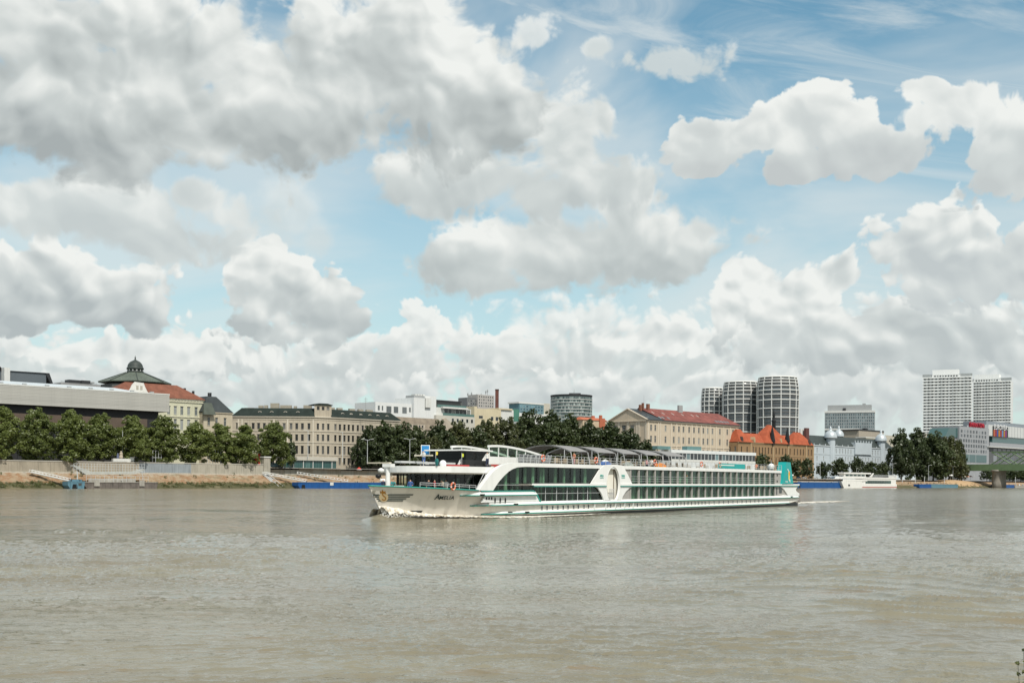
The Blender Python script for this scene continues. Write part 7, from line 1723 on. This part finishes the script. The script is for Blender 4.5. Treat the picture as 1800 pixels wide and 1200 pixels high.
# ------------------------------------------------------------------ people and deck furniture
def body_mesh(pose, hair):
    """a small clothed figure: one continuous body grown round a jointed skeleton; feet at z = 0"""
    H = 1.72
    if pose == 'sit':
        J = dict(pel=(0, 0, .52), chest=(0, .05, .95), neck=(0, .03, 1.12), head=(0, 0, 1.28), lsh=(-.19, .04, 1.03), lel=(-.25, -.1, .80), lha=(-.14, -.32, .74), rsh=(.19, .04, 1.03), rel=(.25, -.1, .80), rha=(.14, -.32, .74), lhip=(-.1, -.02, .5), lkn=(-.12, -.45, .5), lan=(-.12, -.45, .07), lto=(-.12, -.6, .04), rhip=(.1, -.02, .5), rkn=(.12, -.45, .5), ran=(.12, -.45, .07), rto=(.12, -.6, .04))
    elif pose == 'lean':
        J = dict(pel=(0, .12, .92), chest=(0, -.02, 1.30), neck=(0, -.08, 1.46), head=(0, -.12, 1.60), lsh=(-.19, -.03, 1.38), lel=(-.25, -.12, 1.14), lha=(-.2, -.36, 1.08), rsh=(.19, -.03, 1.38), rel=(.26, -.12, 1.14), rha=(.2, -.36, 1.08), lhip=(-.1, .12, .88), lkn=(-.12, .06, .48), lan=(-.12, .12, .07), lto=(-.12, -.06, .04), rhip=(.1, .12, .88), rkn=(.12, .0, .48), ran=(.12, 0, .07), rto=(.12, -.18, .04))
    else:
        J = dict(pel=(0, 0, .93), chest=(0, .0, 1.32), neck=(0, 0, 1.48), head=(0, -.02, 1.63), lsh=(-.2, 0, 1.40), lel=(-.26, .02, 1.12), lha=(-.27, -.08, .84), rsh=(.2, 0, 1.40), rel=(.28, -.02, 1.13), rha=(.18, -.22, 1.02), lhip=(-.1, 0, .88), lkn=(-.11, -.01, .48), lan=(-.12, .03, .07), lto=(-.13, -.14, .04), rhip=(.1, 0, .88), rkn=(.11, -.03, .48), ran=(.12, .02, .07), rto=(.13, -.15, .04))
    rad = dict(pel=.15, chest=.155, neck=.06, head=.115, lsh=.075, rsh=.075, lel=.05, rel=.05, lha=.04, rha=.04, lhip=.1, rhip=.1, lkn=.068, rkn=.068, lan=.05, ran=.05, lto=.045, rto=.045)
    E = [('pel', 'chest'), ('chest', 'neck'), ('neck', 'head'), ('chest', 'lsh'), ('lsh', 'lel'), ('lel', 'lha'), ('chest', 'rsh'), ('rsh', 'rel'), ('rel', 'rha'), ('pel', 'lhip'), ('lhip', 'lkn'), ('lkn', 'lan'), ('lan', 'lto'), ('pel', 'rhip'), ('rhip', 'rkn'), ('rkn', 'ran'), ('ran', 'rto')]
    ks = list(J); me = bpy.data.meshes.new('sk'); me.from_pydata([J[k] for k in ks], [(ks.index(a), ks.index(b)) for a, b in E], [])
    ob = bpy.data.objects.new('sk', me); COL.objects.link(ob); ob.modifiers.new('s', 'SKIN'); ob.modifiers.new('u', 'SUBSURF').levels = 1
    for i, k in enumerate(ks):
        r = rad[k]; ob.data.skin_vertices[0].data[i].radius = (r, r*(.72 if k in ('chest', 'pel') else 1)); ob.data.skin_vertices[0].data[i].use_root = (k == 'pel')
    dg = bpy.context.evaluated_depsgraph_get(); dg.update(); out = bpy.data.meshes.new_from_object(ob.evaluated_get(dg)); bpy.data.objects.remove(ob)
    for _ in range(4): out.materials.append(None)
    zn, zp = J['neck'][2], J['pel'][2]; idx = []
    for p in out.polygons:
        c = p.center; near_h = min((Vector(J['lha']) - c).length, (Vector(J['rha']) - c).length)
        if c.z > J['head'][2] + .03 or (c.z > zn + .05 and c.y > J['head'][1] + .04): k = 3
        elif c.z > zn - .02 or near_h < .13: k = 0
        elif pose == 'sit' and (c.y < -.16 and near_h > .2 or c.z < .56): k = 2
        elif pose != 'sit' and c.z < zp + .03: k = 2
        else: k = 1
        idx.append(k)
    out.polygons.foreach_set('material_index', idx); out.shade_smooth(); return out
def people():
    skin = mat('skin', (.48, .29, .20), .6, .05); hairm = [mat('hair_dark', (.03, .02, .015), .7), mat('hair_fair', (.32, .22, .11), .7), mat('hair_grey', (.4, .4, .38), .7)]
    cl = {n: mat('cloth_' + n, c, .85, .08, 3.0) for n, c in dict(white=(.70, .70, .67), black=(.02, .02, .022), red=(.40, .05, .06), blue=(.06, .12, .30), orange=(.60, .22, .12), navy=(.03, .04, .08), green=(.08, .22, .14), beige=(.45, .38, .28), pink=(.55, .28, .28), teal=(.05, .25, .26)).items()}
    base = {}
    def person(xl, yl, zl, pose, top, bottom, hair, rz, lab, grp):
        if pose not in base: base[pose] = body_mesh(pose, 0)
        me = base[pose].copy()
        for i, mm in enumerate((skin, cl[top], cl[bottom], hairm[hair])): me.materials[i] = mm
        p = SHIP0 + SHIPU*xl - SHIPN*yl
        tag(link('person', me, None, (p.x, p.y, zl), rz), lab, 'person', grp)
    g = 'passengers on the cruise ship'
    person(6.4, -2.7, 2.57, 'stand', 'black', 'navy', 0, .4, 'person in black standing on the foredeck before the saloon window', g)
    person(7.0, -3.0, 2.57, 'stand', 'red', 'black', 0, 2.0, 'person in a red top on the foredeck, next to the one in black', g)
    person(8.4, -3.45, 2.57, 'stand', 'white', 'beige', 1, -.3, 'person in white standing by the foredeck rail', g)
    person(7.8, -3.4, 2.57, 'lean', 'beige', 'navy', 1, -.6, 'person in beige leaning on the foredeck rail beside the one in white', g)
    person(2.0, -.2, 2.57, 'stand', 'navy', 'black', 0, .8, 'person in navy at the very tip of the bow', g)
    person(2.9, -.75, 2.57, 'lean', 'teal', 'black', 0, .5, 'person in teal leaning over the bow beside the mast', g)
    person(4.6, -1.7, 2.57, 'stand', 'blue', 'navy', 2, 0, 'person in blue behind the fore mast', g)
    person(7.4, -1.2, 5.67, 'lean', 'white', 'blue', 2, -.4, 'crew member in white bending over gear on the saloon roof', g)
    person(16.3, -3.3, 5.67, 'stand', 'white', 'navy', 0, -.2, 'crew member in a white shirt beside the wheelhouse', g)
    person(s_on(1010, -4.6), -4.5, 6.0, 'stand', 'orange', 'pink', 0, -.9, 'person in an orange dress at the sun deck rail under the first awning', g)
    person(s_on(1146, -4.4), -4.3, 6.0, 'sit', 'white', 'beige', 2, -.6, 'person in white sitting by the rail under the fourth awning', g)
    person(s_on(1138, -3.9), -3.8, 6.0, 'sit', 'pink', 'navy', 1, .6, 'person in pink sitting further inboard under the fourth awning', g)
    person(s_on(1280, -4.4), -4.3, 6.0, 'sit', 'beige', 'red', 1, -.6, 'person in beige sitting just left of the turquoise banner', g)
    person(s_on(1330, -4.2), -4.1, 6.0, 'sit', 'orange', 'beige', 1, -.4, 'person in orange sitting on the aft sun deck', g)
    person(s_on(1204.5, -4.7), -4.72, 3.83, 'stand', 'orange', 'beige', 1, -.6, 'person in orange standing at an upper cabin balcony', g)
    # lifebuoys, folded and open chairs, covered things
    ring = MB()
    for i in range(20):
        a = 2*math.pi*i/20
        for j in range(8): b = 2*math.pi*j/8; r = .36 + .09*math.cos(b); ring.v.append((r*math.cos(a), .09*math.sin(b), r*math.sin(a)))
    for i in range(20):
        for j in range(8): ring.f.append((i*8 + j, ((i + 1) % 20)*8 + j, ((i + 1) % 20)*8 + (j + 1) % 8, i*8 + (j + 1) % 8)); ring.m.append(1 if i % 5 == 0 else 0)
    me = None; OR = mat('buoy_orange', (.62, .17, .09), .6)
    for px, lab in ((955.5, 'at the end of the curved glass screen'), (1048.5, 'left of the white oval gate'), (1152, 'by the fourth awning'), (1234, 'in the open stretch aft of the awnings'), (1266, 'left of the turquoise deck banner')):
        x = s_on(px, -5.3); p = SHIP0 + SHIPU*x + SHIPN*5.22
        if me is None: o = ring.build('lifebuoy', [OR, M_WHITE], None, True); me = o.data
        else: o = link('lifebuoy', me)
        o.location = (p.x, p.y, 6.82); o.rotation_euler = (0, 0, SHIP_RZ); tag(o, 'orange lifebuoy hanging on the sun deck rail ' + lab, 'lifebuoy', 'lifebuoys on the ship rail')
    p = SHIP0 + SHIPU*8.0 + SHIPN*4.7; o = link('lifebuoy', me, None, (p.x, p.y, 3.55), SHIP_RZ); tag(o, 'orange lifebuoy on the rail of the foredeck', 'lifebuoy', 'lifebuoys on the ship rail')
    def put(name, mats, build, places, cat, grp, lab):
        proto = None
        for i, (x, y, z, a) in enumerate(places):
            p = SHIP0 + SHIPU*x - SHIPN*y; l = lab(i) if callable(lab) else lab
            if proto is None: proto = thing(name, l, cat, (0, 0, 0), 0, grp); build(proto); o = proto
            else: o = copy_tree(proto)
            o.location = (p.x, p.y, z); o.rotation_euler = (0, 0, SHIP_RZ + a); o['label'] = l
    slatm, clothm, wood = mat('lounger_frame', (.40, .41, .41), .5), mat('lounger_cloth', (.10, .105, .11), .8), mat('wicker', (.36, .29, .20), .8, .15, 2.0)
    def folded(o):
        v = MB().box(-.05, .05, -.32, -.27, 0, 1.25).box(-.05, .05, .27, .32, 0, 1.25); v.v = [(x + z*.32, y, z) for x, y, z in v.v]; v.build('frame', slatm, o)
        v = MB().box(-.03, .03, -.265, .265, .12, 1.2); v.v = [(x + z*.32, y, z) for x, y, z in v.v]; v.build('canvas', clothm, o)
        v = MB().box(.1, .18, -.32, .32, .0, .9); v.v = [(x - z*.12, y, z) for x, y, z in v.v]; v.build('rear_frame', slatm, o)
    xs = [s_on(p, -4.5) for p in (914, 921, 928, 935, 942, 949, 957, 962)]
    ordn = ('first', 'second', 'third', 'fourth', 'fifth', 'sixth', 'seventh', 'last')
    put('folded_lounger', None, folded, [(x, -4.5, 6.0, 0) for x in xs], 'lounger', 'folded loungers along the rail', lambda i: ordn[i] + ' folded lounger from the bow in the row leaning along the sun deck rail')
    def chair(o):
        MB().box(-.28, .28, -.28, .28, .36, .44).build('seat', wood, o); v = MB().box(-.28, .28, .24, .30, .44, .95); v.build('backrest', wood, o)
        for sx in (-.25, .22):
            for sy in (-.25, .22): MB().box(sx, sx + .04, sy, sy + .04, 0, .36).build('leg', slatm, o)
        for sx in (-.30, .26): MB().box(sx, sx + .04, -.28, .24, .6, .64).build('armrest', wood, o)
    NTH = 'first second third fourth fifth sixth seventh eighth ninth tenth eleventh twelfth thirteenth fourteenth fifteenth sixteenth seventeenth eighteenth nineteenth twentieth twenty-first twenty-second twenty-third last'.split()
    places = []; rr = random.Random(8)
    for px in (974, 982, 990, 998, 1020, 1028, 1040, 1066, 1092, 1104, 1116, 1128, 1172, 1182, 1192, 1204, 1216, 1226, 1246, 1256, 1312, 1320, 1338, 1344):
        places.append((s_on(px, -4.2), -4.2 + rr.uniform(-.2, .5), 6.0, rr.uniform(-3, 3)))
    put('deck_chair', None, chair, places, 'chair', 'wicker chairs on the sun deck', lambda i: NTH[i] + ' wicker armchair counted from the bow behind the sun deck rail')
    def tarp(o, c, nm): 
        MB().lathe([(1.0, 0), (1.02, .35), (.75, .62), (.35, .75), (.05, .78)], 14, sx=1.25, sy=.7).build('cover', mat(nm, c, .8), o)
    for px, c, nm, lab in ((1067, (.02, .10, .34), 'tarp_blue', 'blue covered heap on the sun deck left of the white oval gate'), (1164, (.66, .22, .03), 'tarp_orange', 'bright orange bundle on the sun deck below the fourth awning'), (1106, (.30, .33, .30), 'tarp_grey', 'grey green covered heap on the sun deck below the third awning')):
        x = s_on(px, -4.8); p = SHIP0 + SHIPU*x + SHIPN*4.5; o = thing('covered_heap', lab, 'cover', (p.x, p.y, 6.0), SHIP_RZ); tarp(o, c, nm)
        if 'blue' in lab: MB().lathe([(.6, .5), (.5, .85), (.05, 1.0)], 10, sx=1.2, sy=.7).build('white_top', M_WHITE, o)
people()
